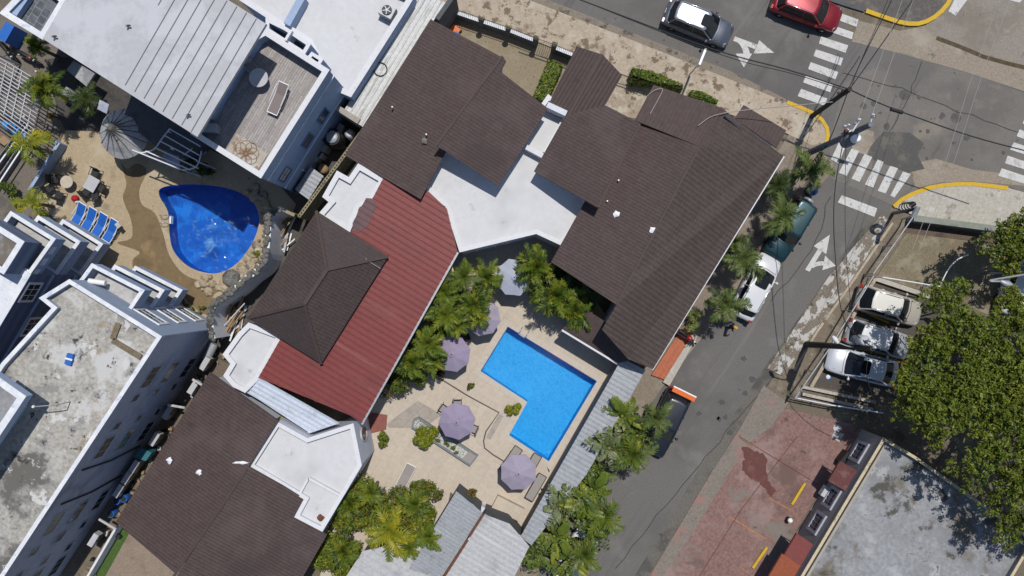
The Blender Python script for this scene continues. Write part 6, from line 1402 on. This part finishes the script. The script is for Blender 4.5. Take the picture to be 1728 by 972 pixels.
# boundary rails near the deck
t = thing("blue_rail", "pale blue capped low wall along the left side of the tan pool deck", "wall", W(82, 280))
mb = MB(); mb.beam(W(106, 243, .5), W(56, 323, .5), .2, 1.0); mb.beam(W(104, 245, .5), W(92, 238, .5), .2, 1.0); mb.build("wall", m_blue, t)
t = thing("drive_fence", "white topped boundary wall between the drive and the palms at the left", "fence", W(20, 260))
for a, b in (((47, 210), (-12, 290)), ((60, 216), (-6, 316))): MB().beam(W(*a, 1.0), W(*b, 1.0), .09, .09).build("rail", m_plw, t); MB().beam(W(*a, .48), W(*b, .48), .05, .95).build("panel", m_concg, t)
mb = MB(); mb.prism(PL([(112, 118), (124, 102), (160, 124), (146, 146)], 2.2), 2.0, 2.2); tag(mb.build("grey_canopy", m_concg), "grey flat canopy slab under the guest house eave beside the dark palm", "canopy")
tag(MB().prism(PL([(98, 160), (112, 146), (138, 166), (128, 182)], 1.2), 0, 1.2).build("grey_shed", m_concg), "small grey flat topped shed in the palm shade", "shed")
# ------------------------------------------------- service yard clutter
t = thing("block_wall", "long perforated block wall with yellow grey top along the dark service alley", "wall", W(555, 300))
mb = MB(); a, b = W(616, 214, 2.4), W(504, 366, 2.4); mb.beam(a-Vector((0, 0, 1.2)), b-Vector((0, 0, 1.2)), .22, 2.4); mb.build("wall", m_block, t)
h = MB(); d = b-a
for k in range(34): h.box(a+d*(k+.5)/34+Vector((0, 0, .004)), (.13, .1, .02), math.atan2(d.y, d.x))
h.build("block_void", m_iron, t)
tag(MB().beam(W(475, 352, 1.2), W(505, 366, 1.2), .2, 2.4).build("block_wall", m_block), "short block wall turning towards the stone capped curved wall", "wall")
t = thing("tank", "black rimmed cylindrical tank with pale lid in the dark service yard", "tank", (*W(560, 231, 2.2).xy, .02))
MB().lathe([(.58, 0), (.6, .2), (.6, 1.9), (.5, 2.1)], (0, 0, 0), 22).build("tank_body", m_iron, t, True); MB().lathe([(.42, 2.08), (.42, 2.2), (.36, 2.22)], (0, 0, 0), 20).build("rim", m_silver, t, True); MB().lathe([(.35, 2.2), (.3, 2.24), (.1, 2.25)], (0, 0, 0), 18).build("lid", m_steel, t, True)
for i, (px, py, s, lab) in enumerate([(574, 216, .5, "grey box above the black tank"), (590, 226, .45, "white round topped vessel beside the block wall"), (532, 262, .7, "tall grey metal cabinet left of the black tank"), (547, 250, .45, "narrow grey cabinet touching the tall one"), (541, 262, .35, "small steel motor box behind the cabinets")]):
    t = thing("machine_cabinet", lab, "cabinet", (*W(px, py, 1.3).xy, .02), R(58))
    if i == 1: MB().lathe([(.3, 0), (.33, .3), (.33, 1.3), (.2, 1.45)], (0, 0, 0), 16).build("vessel", m_greywhite, t, True)
    else: MB().box((0, 0, .65), (s, s*.7, 1.3)).build("casing", m_steel, t, True); MB().box((0, 0, 1.315), (s*1.08, s*.78, .03)).build("lid", m_zinc, t, True); MB().box((s*.2, -s*.36, .8), (.05, .02, .2)).build("handle", m_dkpl, t, True)
tag(MB().lathe([(.28, 0), (.3, .1), (.3, .8), (.05, .82)], (*W(544, 284, .8).xy, .02), 14).build("wooden_spool", m_wood), "round orange wooden barrel top in the service yard", "barrel")
t = corr("lean_to_roof", "small grey corrugated lean-to roof at the lower end of the service yard", [(524, 281), (546, 297), (521, 337), (498, 320)], 2.1, -30, .28, .1, .05, m_zinc, wall=m_slate)
for a, b, lab in (((474, 266), (516, 290), "long galvanised pipe bending down the guest house wall"), ((495, 246), (524, 263), "black pipe on the guest house wall above the cabinets")):
    tag(MB().tube(smooth_line([W(*a, 3.6), W(a[0]+6, a[1]+2, 3.6), W(*b, 2.0), Vector((*W(b[0]+2, b[1]+2, 1.9).xy, .1))], 4), .06, 8).build("wall_pipe", m_silver if a[0] == 474 else m_iron), lab, "pipe")
def plank_pile(label, px, py, n, seed, sp=1.0, m=None):
    rr = random.Random(seed); t = thing("plank_pile", label, "planks", (*W(px, py, .4).xy, .012))
    for k in range(n):
        a = R(58)+rr.uniform(-.45, .45); c = Vector((rr.uniform(-.35, .35)*sp, rr.uniform(-.8, .8)*sp, .1+.12*k)); d = Vector((math.cos(a), math.sin(a), rr.uniform(-.05, .1)))*rr.uniform(.5, 1.1)
        MB().beam(c-d, c+d, rr.uniform(.07, .14), .06).build("plank", m or rr.choice((m_plw, m_greywhite, m_wood)), t, True)
plank_pile("heap of white painted planks behind the upper end of the curved wall", 482, 398, 9, 5)
plank_pile("heap of white planks between the curved wall and the pavilion eave", 404, 527, 11, 6, 1.1)
plank_pile("scatter of broken boards below the stone capped wall end", 392, 545, 8, 8, .8)
GA = "air conditioners along the tower alley"
for i, (px, py, lab) in enumerate([(352, 612, "air conditioner at the top of the tower alley beside the white annex"), (290, 694, "air conditioner standing alone in the middle of the tower alley"), (268, 738, "air conditioner just above the teal crate in the tower alley"), (234, 784, "upper of the three air conditioners in a row below the teal crate"), (222, 802, "middle of the three air conditioners in a row below the teal crate"), (208, 824, "lower of the three air conditioners in a row below the teal crate"), (166, 906, "air conditioner near the lawn strip in the tower alley"), (332, 652, "air conditioner below the ladder like white frame in the tower alley")]):
    ac_unit(lab, px, py, .9, R(58), 1.0, False, GA)
    tb = C.objects[-1]
for o in list(C.objects):
    if o.get("group") == GA:
        MB().box((0, 0, -.44), (.85, .3, .86)).build("stand", m_iron, o, True)
tag(MB().prism(PL([(226, 772), (238, 756), (256, 764), (246, 778)], 1.6), .8, 1.6).build("teal_crate", m_teal), "teal covered crate hanging on the tower wall in the alley", "crate")
for px, py, lab in ((196, 846, "blue drum beside the lower row of air conditioners"), (186, 868, "blue drum nearest the lawn strip"), (208, 842, "small blue tub under the brown eave")):
    t = thing("blue_drum", lab, "drum", (*W(px, py, .8).xy, .012)); MB().lathe([(.24, 0), (.27, .1), (.27, .7), (.24, .8)], (0, 0, 0), 14).build("drum_body", m_bluep, t, True); MB().lathe([(.2, .8), (.18, .83)], (0, 0, 0), 12).build("lid", m_dkpl, t, True)
for a, b, lab in (((325, 640), (345, 652), "pale timber cross pole near the top of the tower alley"), ((283, 683), (312, 688), "wide pale board bridging the tower alley"), ((167, 876), (196, 893), "thin pale pole crossing the alley by the lawn strip")):
    tag(MB().beam(W(*a, 2.4), W(*b, 2.4), .14, .08).build("cross_pole", m_concp), lab, "pole")
tag(MB().beam(W(203, 886, .6), W(148, 980, .6), .14, 1.2).build("garden_wall", m_bluew), "low white wall between the alley clutter and the lawn strip", "wall")
mb = MB(); rr = random.Random(11)
for k in range(60):
    f = rr.random(); c = W(372-f*230, 590+f*390, .2)+Vector((rr.uniform(-.5, .5), rr.uniform(-.5, .5), rr.uniform(-.1, .2))); mb.box(c, (rr.uniform(.1, .45), rr.uniform(.08, .3), rr.uniform(.05, .4)), rr.uniform(0, 3), rr.randrange(3))
stuff(tag(mb.build("alley_rubble", [m_wood, m_dkpl, m_concp]), "jumbled rubble and scrap lining the narrow alley beside the tower", "rubble"))
for px, py, lab in ((357, 590, "galvanised tank on its side at the alley head under the curved wall"),):
    tag(MB().tube([W(362, 580, 1.0), W(348, 606, 1.0)], .28, 14).build("steel_cylinder", m_steel), lab, "tank")
# roof clutter on the tower
t = thing("plastic_chair", "blue and white plastic box seat lying on the concrete tower roof", "seat", (*W(119, 606, 9.2).xy, 9.155), R(75))
MB().box((0, 0, .12), (.62, .36, .24)).build("seat", m_bluep, t, True); MB().box((.02, 0, .255), (.1, .42, .03)).build("white_strap", m_plw, t, True)
mb = MB(); mb.beam(W(200, 546, 9.25), W(190, 572, 9.25), .32, .1); mb.beam(W(190, 574, 9.25), W(238, 603, 9.25), .3, .1); tag(mb.build("mortar_heap", mat("brown_mortar", (.17, .135, .09), .95, [((.11, .09, .06), 2, .5, .65)], (8, .3), bump=(8, .8, .05))), "L shaped brown mortar kerb on the concrete tower roof", "kerb")
t = thing("roof_lamp", "thin bent lamp pole standing on the concrete tower roof", "lamp", (*W(118, 678, 9.2).xy, 9.155))
MB().tube([(0, 0, 0), (0, 0, 1.4), (-.5, 0, 1.6), (-1.1, -.05, 1.6)], .03, 6).build("pole", m_steel, t, True); MB().lathe([(.04, 0), (.1, .05), (.06, .14)], (-1.15, -.05, 1.52), 8).build("lamp_head", m_plw, t, True)
for px, py, lab in ((217, 46, "small rusted antenna stub on the big panelled roof"), (93, 64, "tiny roof fitting near the left corner of the big panelled roof"), (318, 196, "tiny pipe stub near the lower corner of the big panelled roof")):
    t = thing("roof_fitting", lab, "roof fitting", W(px, py, 11.0)); MB().tube([(0, 0, 0), (0, 0, .35)], .05, 7).build("pipe", m_steel, t, True); MB().box((.08, .03, .2), (.22, .08, .06)).build("bracket", m_iron, t, True)
# ------------------------------------------------- street fence, signs, poles
t = thing("front_fence", "dark front wall with pale railing and capped pillars along the gravel yard", "fence", W(870, 55))
fpts = [(772, 22), (813, 36), (858, 51), (904, 69), (935, 80), (975, 96)]
for i, (a, b) in enumerate(zip(fpts, fpts[1:])):
    A, B = Vector((*W(*a, 1.0).xy, 0)), Vector((*W(*b, 1.0).xy, 0))
    if i != 3:
        MB().beam(A+Vector((0, 0, .5)), B+Vector((0, 0, .5)), .2, 1.0).build("wall", m_fib, t); MB().beam(A+Vector((0, 0, 1.02)), B+Vector((0, 0, 1.02)), .22, .05).build("coping", m_bluew, t)
    r = MB(); n = int((B-A).length/.13)
    for k in range(1, n): p = A.lerp(B, k/n); r.beam(p+Vector((0, 0, 1.04 if i != 3 else .1)), p+Vector((0, 0, 1.65)), .02, .02)
    r.beam(A+Vector((0, 0, 1.62)), B+Vector((0, 0, 1.62)), .03, .03); r.build("railing" if i != 3 else "gate", m_iron, t)
for a in fpts[1:-1]:
    p = Vector((*W(*a, 1.0).xy, 0)); MB().box(p+Vector((0, 0, .9)), (.32, .32, 1.8), R(-20)).build("pillar", m_fib, t); MB().lathe([(.2, 1.8), (.22, 1.84), (.12, 1.95), (.13, 2.05), (.02, 2.15)], p, 8).build("pillar_cap", m_cream, t)
t = thing("toy_cart", "orange and blue ride-on cart in the gravel yard beside the eave", "cart", (*W(768, 50, .4).xy, .02), R(-40))
MB().box((0, 0, .32), (.62, .44, .3)).build("body", m_orange, t, True); MB().box((.28, -.2, .42), (.3, .3, .25)).build("seat", m_bluep, t, True)
for x in (-.22, .24):
    for y in (-.24, .24): MB().lathe([(.05, -.04), (.12, -.04), (.12, .04), (.05, .04)], (x, y, .12), 10, axis=(0, 1, 0)).build("wheel", m_tyre, t, True)
t = thing("street_sign", "white edged street sign on a post at the kerb, seen edge on", "sign", (*W(1163, 127).xy, .12))
MB().tube([(0, 0, 0), (0, 0, 3.2)], .04, 8).build("post", m_steel, t, True); MB().box((.12, .3, 2.9), (.14, 1.1, .75), R(-22)).build("sign_panel", m_plw, t, True)
# poles and cables
def utility_pole(label, base, top, r0, r1, m, arms=(), name="utility_pole"):
    b = W(*base); h = top[2]; t = thing(name, label, "pole", b)
    p = MB(); p.tube([b, W(*top)], [r0, r1], 12); p.build("pole_shaft", m, t); return t
def insul(t, p):
    return MB().lathe([(.05, 0), (.1, .04), (.05, .1), (.1, .14), (.05, .2), (.03, .3)], p, 10).build("insulator", m_porc, t)
t1 = utility_pole("black timber utility pole at the pavement corner by the crosswalk", (1369, 197), (1434, 150, 6.6), .17, .14, m_pole)
for z, s in ((6.0, .5), (5.4, .4)): MB().box(W(1434, 150, 6.6)+Vector((0, 0, z-6.6)), (.5, .12, .12), R(-10)).build("bracket", m_pole, t1)
t2 = utility_pole("tall concrete utility pole with transformer leaning over the street corner", (1352, 264), (1470, 210, 10.9), .22, .15, m_polec)
top = W(1470, 210, 10.9)
for q, z, nm in (((1436, 236), 8.6, 0), ((1428, 226), 8.9, 1)):
    pass
c = W(1432, 238, 8.0); MB().lathe([(.30, -.5), (.34, -.45), (.34, .4), (.28, .5)], c, 18).build("transformer", m_xf, t2)
c2 = W(1444, 234, 8.9); MB().lathe([(.2, -.25), (.24, -.2), (.24, .2), (.16, .27)], c2, 16).build("white_canister", m_porc, t2)
MB().beam(W(1420, 226, 8.6), W(1456, 214, 8.6), .1, .1).build("crossarm", m_steel, t2); MB().beam(c, W(1446, 222, 8.3), .1, .1).build("bracket", m_steel, t2); MB().beam(c2, W(1448, 220, 9.0), .08, .08).build("bracket", m_steel, t2)
MB().beam(W(1438, 222, 10.2), W(1452, 200, 10.2), .08, .08).build("crossarm", m_steel, t2)
for q in ((1424, 214, 8.9), (1430, 212, 8.9), (1447, 203, 10.3), (1441, 209, 10.0), (1471, 195, 10.9), (1471, 198, 10.7), (1428, 220, 8.7)): insul(t2, W(*q))
MB().beam(W(1468, 211, 10.8), W(1472, 196, 10.8), .06, .06).build("crossarm", m_steel, t2)
mb = MB(); mb.lathe([(.12, -.1), (.16, 0), (.1, .14)], W(1428, 222, 8.9), 9); mb.build("fuse_box", m_maroon, t2)
t3 = utility_pole("concrete utility pole with grey transformer beside the parking lot", (1360, 581), (1472, 588, 9.9), .22, .14, m_pole)
c3 = W(1455, 574, 8.6); MB().lathe([(.27, -.45), (.3, -.4), (.3, .4), (.24, .46)], c3, 18).build("transformer", m_greywhite, t3); MB().beam(c3, W(1455, 587, 8.6), .08, .08).build("bracket", m_steel, t3)
c4 = W(1445, 573, 8.0); MB().lathe([(.2, -.35), (.24, -.3), (.24, .3), (.2, .35)], c4, 16).build("canister", m_xf, t3); MB().beam(c4, W(1447, 587, 8.0), .08, .08).build("bracket", m_steel, t3)
MB().tube(smooth_line([W(1445, 586, 7.8), W(1430, 584, 8.1), W(1412, 577, 8.2)], 4), .04, 6).build("lamp_arm", m_steel, t3)
mb = MB(); mb.tube([W(1414, 579, 8.2), W(1409, 572, 8.2), W(1405, 567, 8.18)], [.08, .15, .06], 10); mb.build("lamp_head", m_capwhite, t3)
insul(t3, W(1474, 586, 9.9)); insul(t3, W(1466, 574, 9.3))
t4 = utility_pole("short grey street post with coiled cables at the far corner pavement", (1507, 360), (1549, 352, 4.2), .12, .1, m_polec)
for k in range(5):
    c = W(1527+k*3, 351-k*1.2, 3.2+k*.15); MB().tube([c+Vector(((.45-.05*k)*math.cos(a*.42), (.32-.03*k)*math.sin(a*.42), .02*a)) for a in range(13)], .035, 6).build("cable_coil", m_cable, t4)
mb = MB(); mb.tube([W(1549, 349, 4.3), W(1541, 366, 4.0)], .17, 12); mb.build("lamp_head", m_steel, t4)
t5 = thing("street_lamp", "grey street lamp reaching out of the dark tree at the right edge", "lamp", W(1690, 455))
b5 = W(1664, 462, 0); MB().tube(smooth_line([b5, b5+Vector((0, 0, 5)), W(1672, 473, 7.0), W(1690, 475, 7.1)], 5), .06, 8).build("lamp_post", m_steel, t5)
mb = MB(); mb.tube([W(1688, 474, 7.1), W(1700, 480, 7.12), W(1712, 486, 7.1)], [.1, .24, .1], 10); mb.build("lamp_head", m_steel, t5)
def cable(label, pts, r=.03, m=None, name="power_line"):
    return tag(MB().tube(smooth_line(PL(pts), 5), r, 5).build(name, m or m_cable), label, "cable")
cable("thick black cable sagging from the black pole across the junction to the right edge", [(1436, 152, 6.5), (1470, 168, 6.2), (1525, 190, 6.0), (1640, 230, 6.1), (1760, 262, 6.5)], .038)
MB().tube([W(1503, 184, 6.1), W(1523, 190, 6.05)], .12, 8).build("splice_case", m_cable, None); tag(bpy.data.objects["splice_case"], "black splice case on the cable over the junction", "splice case")
cable("black cable along the cross street from the black pole to the top left", [(1434, 151, 6.5), (1330, 118, 6.1), (1200, 82, 6.0), (980, 0, 6.4), (900, -30, 6.5)], .04)
cable("second black cable from the black pole leaving over the cross street kerb", [(1432, 154, 6.3), (1340, 125, 5.7), (1210, 90, 5.6), (940, -16, 6.2)], .025)
for i, (a, b, lab) in enumerate((((1447, 203, 10.5), (1530, -20, 10.8), "pale wire from the left insulator up to the top edge"), ((1471, 196, 11.0), (1548, -20, 11.0), "pale wire from the right insulator up to the top edge"))): cable(lab, [a, ((a[0]+b[0])/2, (a[1]+b[1])/2, 10.2), b], .014, m_wire)
cable("left one of the twin pale wires over the right end of the junction", [(1694, -20, 10.0), (1640, 130, 9.6), (1590, 290, 9.6), (1540, 420, 9.8)], .012, m_wire)
cable("right one of the twin pale wires over the right end of the junction", [(1712, -20, 10.0), (1656, 130, 9.6), (1604, 290, 9.6), (1552, 420, 9.8)], .012, m_wire)
cable("black cable bundle from the black pole to the upper corner island", [(1434, 150, 6.6), (1470, 100, 6.6), (1540, 0, 6.8), (1560, -30, 6.9)], .032)
cable("thin black cable from the black pole to the yellow upper kerb", [(1432, 150, 6.4), (1460, 90, 6.1), (1500, 10, 6.2), (1512, -20, 6.3)], .03)
cable("thin black cable crossing beside the one to the yellow upper kerb", [(1436, 150, 6.2), (1450, 110, 5.9), (1490, 20, 6.0), (1505, -20, 6.1)], .02)
cable("long black cable running down the side street from the transformer pole", [(1426, 222, 8.6), (1408, 330, 8.2), (1410, 440, 8.0), (1425, 540, 8.1), (1474, 588, 9.6)], .028)
cable("thin black cable beside the long one down the side street", [(1428, 222, 8.4), (1426, 330, 8.0), (1428, 430, 7.9), (1440, 560, 8.4)], .016)
cable("black cable from the lower transformer pole towards the grey house corner", [(1472, 588, 9.7), (1450, 640, 9.2), (1440, 600, 9.3), (1476, 690, 8.0), (1500, 738, 3.7)][:1]+[(1462, 630, 9.0), (1480, 690, 7.0), (1500, 736, 3.8)], .022)
cable("sagging black stay between the two corner poles", [(1352, 300, 3.6), (1380, 262, 4.0), (1400, 236, 5.2), (1432, 152, 6.3)], .03)
# guard rails of the parking lot
t = thing("guard_rail", "galvanised top rail fence along the parking lot beside the verge", "fence", W(1450, 500))
for a, b in (((1541, 366), (1474, 462)), ((1474, 466), (1403, 583)), ((1403, 583), (1342, 672))):
    A, B = W(*a, 1.5), W(*b, 1.5); MB().tube([A, B], .05, 8).build("rail", m_steel, t)
    for p in (A, A.lerp(B, .5), B): MB().tube([p, Vector((p.x, p.y, 0))], .04, 6).build("post", m_steel, t)
    mb = MB(); n = 26; d = B-A
    for k in range(n): p = A+d*k/n; mb.beam(p, Vector((p.x, p.y, .1)), .008, .008)
    mb.build("mesh_wire", m_steel, t)
t = thing("kerb_wall", "low concrete kerb wall between parking lot and verge", "wall", W(1400, 580)); MB().prism(band(PL([(1474, 470), (1402, 590), (1366, 652)]), .22, 0), 0, .35).build("wall", m_side, t)
t = thing("kerb_wall", "low pale kerb between the cream SUV and the vacant lot", "wall", W(1520, 480)); MB().prism(band(PL([(1474, 470), (1565, 500)]), .3, 0), 0, .3).build("wall", m_side2, t)
for a, b, lab in (((1352, 652), (1475, 678), "upper pale kerb of the double kerb below the white saloon"), ((1352, 664), (1470, 690), "lower pale kerb of the double kerb below the white saloon")):
    t = thing("kerb_wall", lab, "wall", W(*a)); MB().prism(band(PL([a, b]), .2, 0), 0, .3).build("wall", m_side2, t)
t = thing("pipe_rail", "pale blue green pipe rail along the top of the pink forecourt", "fence", W(1400, 690))
for z in (.6, 1.05): MB().tube([W(1340, 671, z), W(1405, 684, z), W(1490, 697, z)], .045, 8).build("rail", m_bluew, t)
for q in ((1340, 671), (1380, 679), (1430, 688), (1480, 696)): p = W(*q, 1.05); MB().tube([p, Vector((p.x, p.y, 0))], .04, 6).build("post", m_bluew, t)
t = thing("bent_pipe", "white bent pipe frame beside the cream SUV at the edge of the vacant lot", "frame", W(1560, 470))
MB().tube(smooth_line(PL([(1490, 468, 2.2), (1540, 476, 2.2), (1583, 483, 2.2), (1587, 480, 2.2), (1600, 455, 2.4), (1616, 438, 2.5), (1634, 430, 2.5)]), 4), .04, 7).build("pipe", m_plw, t)
for q in ((1490, 468), (1583, 483)): p = W(*q, 2.2); MB().tube([p, Vector((p.x, p.y, 0))], .035, 6).build("post", m_plw, t)
t = thing("boundary_wall", "grey green boundary wall along the vacant lot and far corner pavement", "wall", W(1610, 380)); A, B = W(1542, 368, 1.0), W(1680, 386, 1.0); MB().beam(A-Vector((0, 0, .5)), B-Vector((0, 0, .5)), .35, 1.0).build("wall", m_concg, t); MB().beam(A+Vector((0, 0, .03)), B+Vector((0, 0, .03)), .4, .06).build("coping", mat("green_grey_coping", (.22, .235, .2), .85, [((.14, .15, .12), 1, .5, .68)], (6, .15)), t)
for a, b, lab in (((1358, 815), (1336, 851), "yellow wheel stop nearer the barred windows"), ((1294, 923), (1270, 958), "yellow wheel stop lower down the pink forecourt")):
    mb = MB(); A, B = W(*a, .1), W(*b, .1); mb.beam(Vector((A.x, A.y, .11)), Vector((B.x, B.y, .11)), .17, .13); tag(mb.build("wheel_stop", m_yel), lab, "wheel stop", "yellow wheel stops")
t = thing("bollard", "small white and black bollard at the edge of the pink forecourt", "bollard", (*W(1333, 878, .5).xy, .05)); MB().lathe([(.15, 0), (.15, .5), (.1, .58)], (0, 0, 0), 14).build("bollard_body", m_dkpl, t, True); MB().lathe([(.17, .5), (.15, .6), (.04, .63)], (0, 0, 0), 14).build("cap", m_plw, t, True)
ac_unit("dark framed air conditioner on the ground below the second barred window", 1387, 826, .5, R(58), .8, False)
tag(MB().lathe([(.26, 0), (.26, .012)], (*W(1412, 722).xy, .056), 18).build("round_plate", m_greywhite), "round pale drain lid on the pink forecourt", "drain lid")
tag(MB().prism(PL([(1402, 737), (1408, 727), (1424, 732), (1416, 746)]), .05, .075).build("drain_cover", m_concp), "square grey drain cover beside the round lid", "drain cover")
m_dkblue = mat("dark_blue_plastic", (.012, .035, .13), .5, fine=(8, .1))
t = thing("blue_bin", "blue plastic bin beneath the corner palm", "bin", (*W(1368, 322, .5).xy, .12)); MB().lathe([(.3, 0), (.36, .7), (.38, .75)], (0, 0, 0), 14).build("bin_body", m_dkblue, t, True); MB().lathe([(.38, .75), (.3, .82), (.05, .84)], (0, 0, 0), 14).build("lid", m_dkblue, t, True)
t = thing("litter", "crumpled blue and white litter on the dark parking surface", "litter", (*W(1397, 636).xy, .02)); MB().lathe([(.1, 0), (.16, .05), (.05, .12)], (0, 0, 0), 7, smooth=False).build("paper", m_plw, t, True); MB().lathe([(.06, 0), (.09, .05), (.02, .1)], (.14, -.12, 0), 6, smooth=False).build("wrapper", m_bluep, t, True)
# ---------------- person
def person(label, px, py, rz, shirt, trousers, cap):
    c = W(px, py, .9); t = thing("person", label, "person", (c.x, c.y, .012), rz)
    V = [(0, 0, .98), (0, 0, 1.2), (0, 0, 1.42), (0, 0, 1.52), (.02, 0, 1.6)]; r = [.15, .14, .15, .06, .06]; E_ = [(0, 1), (1, 2), (2, 3), (3, 4)]
    def chain(root, pts):
        p = root
        for v, q in pts: V.append(v); r.append(q); E_.append((p, len(V)-1)); p = len(V)-1
        return p
    for s in (-1, 1):
        sw = .12*s
        chain(0, [((0, s*.1, .9), .1), ((.06+sw, s*.1, .5), .068), ((-.02+sw, s*.1, .1), .045), ((.12+sw, s*.11, .045), .04)])
        h = chain(2, [((0, s*.19, 1.4), .06), ((-.02-sw, s*.25, 1.12), .045), ((.06-sw*1.5, s*.25, .88), .033), ((.08-sw*1.6, s*.25, .80), .035)])
        hx = .08-sw*1.6
        for k, l in enumerate((.075, .085, .08, .065)):
            x = hx-.03+.02*k; chain(h, [((x, s*.252, .76), .010), ((x+.006, s*.245, .76-l*.5), .009), ((x+.012, s*.235, .76-l), .008)])
        chain(h, [((hx+.045, s*.235, .79), .011), ((hx+.06, s*.225, .75), .009)])
    me = bpy.data.meshes.new("body"); me.from_pydata(V, E_, []); o = bpy.data.objects.new("body", me); C.objects.link(o); o.parent = t
    sk = o.modifiers.new("skin", 'SKIN'); sk.use_smooth_shade = True
    for i, q in enumerate(r): me.skin_vertices[0].data[i].radius = (q, q)
    me.skin_vertices[0].data[0].use_root = True
    o.modifiers.new("sub", 'SUBSURF').levels = 1; o.modifiers["sub"].render_levels = 1
    m = bpy.data.materials.new("skin_and_cloth"); m.use_nodes = True; n = m.node_tree.nodes; l = m.node_tree.links
    tc = n.new("ShaderNodeTexCoord"); sp = n.new("ShaderNodeSeparateXYZ"); l.new(tc.outputs["Object"], sp.inputs[0])
    rp_ = n.new("ShaderNodeValToRGB"); cr = rp_.color_ramp; cr.interpolation = 'CONSTANT'; cr.elements[0].position = 0; cr.elements[0].color = (.02, .02, .02, 1); cr.elements[1].position = .05; cr.elements[1].color = (*trousers, 1)
    for p, cc in ((.52, shirt), (.745, (.16, .08, .05))): e = cr.elements.new(p); e.color = (*cc, 1)
    dv = n.new("ShaderNodeMath"); dv.operation = 'DIVIDE'; dv.inputs[1].default_value = 2.0; l.new(sp.outputs["Z"], dv.inputs[0]); l.new(dv.outputs[0], rp_.inputs[0]); l.new(rp_.outputs[0], n["Principled BSDF"].inputs["Base Color"]); n["Principled BSDF"].inputs["Roughness"].default_value = .8
    me.materials.append(m)
    ms = mat("face_skin", (.16, .08, .05), .6, fine=None)
    hb = MB(); hb.lathe([(.02, -.125), (.06, -.11), (.08, -.05), (.088, .02), (.08, .08), (.05, .115), (.01, .125)], (.02, 0, 1.68), 14); hb.lathe([(.012, 0), (.016, .02), (.004, .035)], (.10, 0, 1.66), 6, axis=(1, 0, -.3))
    for s in (-1, 1): hb.lathe([(.012, -.02), (.024, 0), (.012, .02)], (.01, s*.088, 1.67), 6, axis=(0, s, 0))
    he = hb.build("head", ms, t, True)
    eb = MB()
    for s in (-1, 1): eb.lathe([(.006, 0), (.011, .006)], (.095, s*.032, 1.69), 6, axis=(1, 0, 0))
    eb.box((.093, 0, 1.615), (.01, .05, .008)); eb.build("face_features", m_iron, he, True)
    cb = MB(); cb.lathe([(.102, 1.71), (.104, 1.76), (.08, 1.81), (.02, 1.83)], (.02, 0, 0), 14); cb.prism([(.08, -.08), (.2, -.06), (.22, 0), (.2, .06), (.08, .08)], 1.715, 1.73); cb.build("cap", cap, t, True)
    return t
person("pedestrian in dark clothes and a yellow cap walking behind the white car", 1234, 551, R(-20), (.02, .025, .05), (.02, .022, .035), mat("yellow_cap", (.6, .3, .02), .7, fine=None))
# ---------------- give single mesh things an origin at their own base
for o in list(C.objects):
    if o.parent is None and o.type == 'MESH' and o.get("kind") != "structure" and o.location.length < 1e-6 and o.data.users == 1:
        vs_ = [v.co for v in o.data.vertices]
        if not vs_: continue
        c = Vector(((min(v.x for v in vs_)+max(v.x for v in vs_))/2, (min(v.y for v in vs_)+max(v.y for v in vs_))/2, min(v.z for v in vs_)))
        o.data.transform(Matrix.Translation(-c)); o.location = c
for o in C.objects:
    if "_w" in o: del o["_w"]
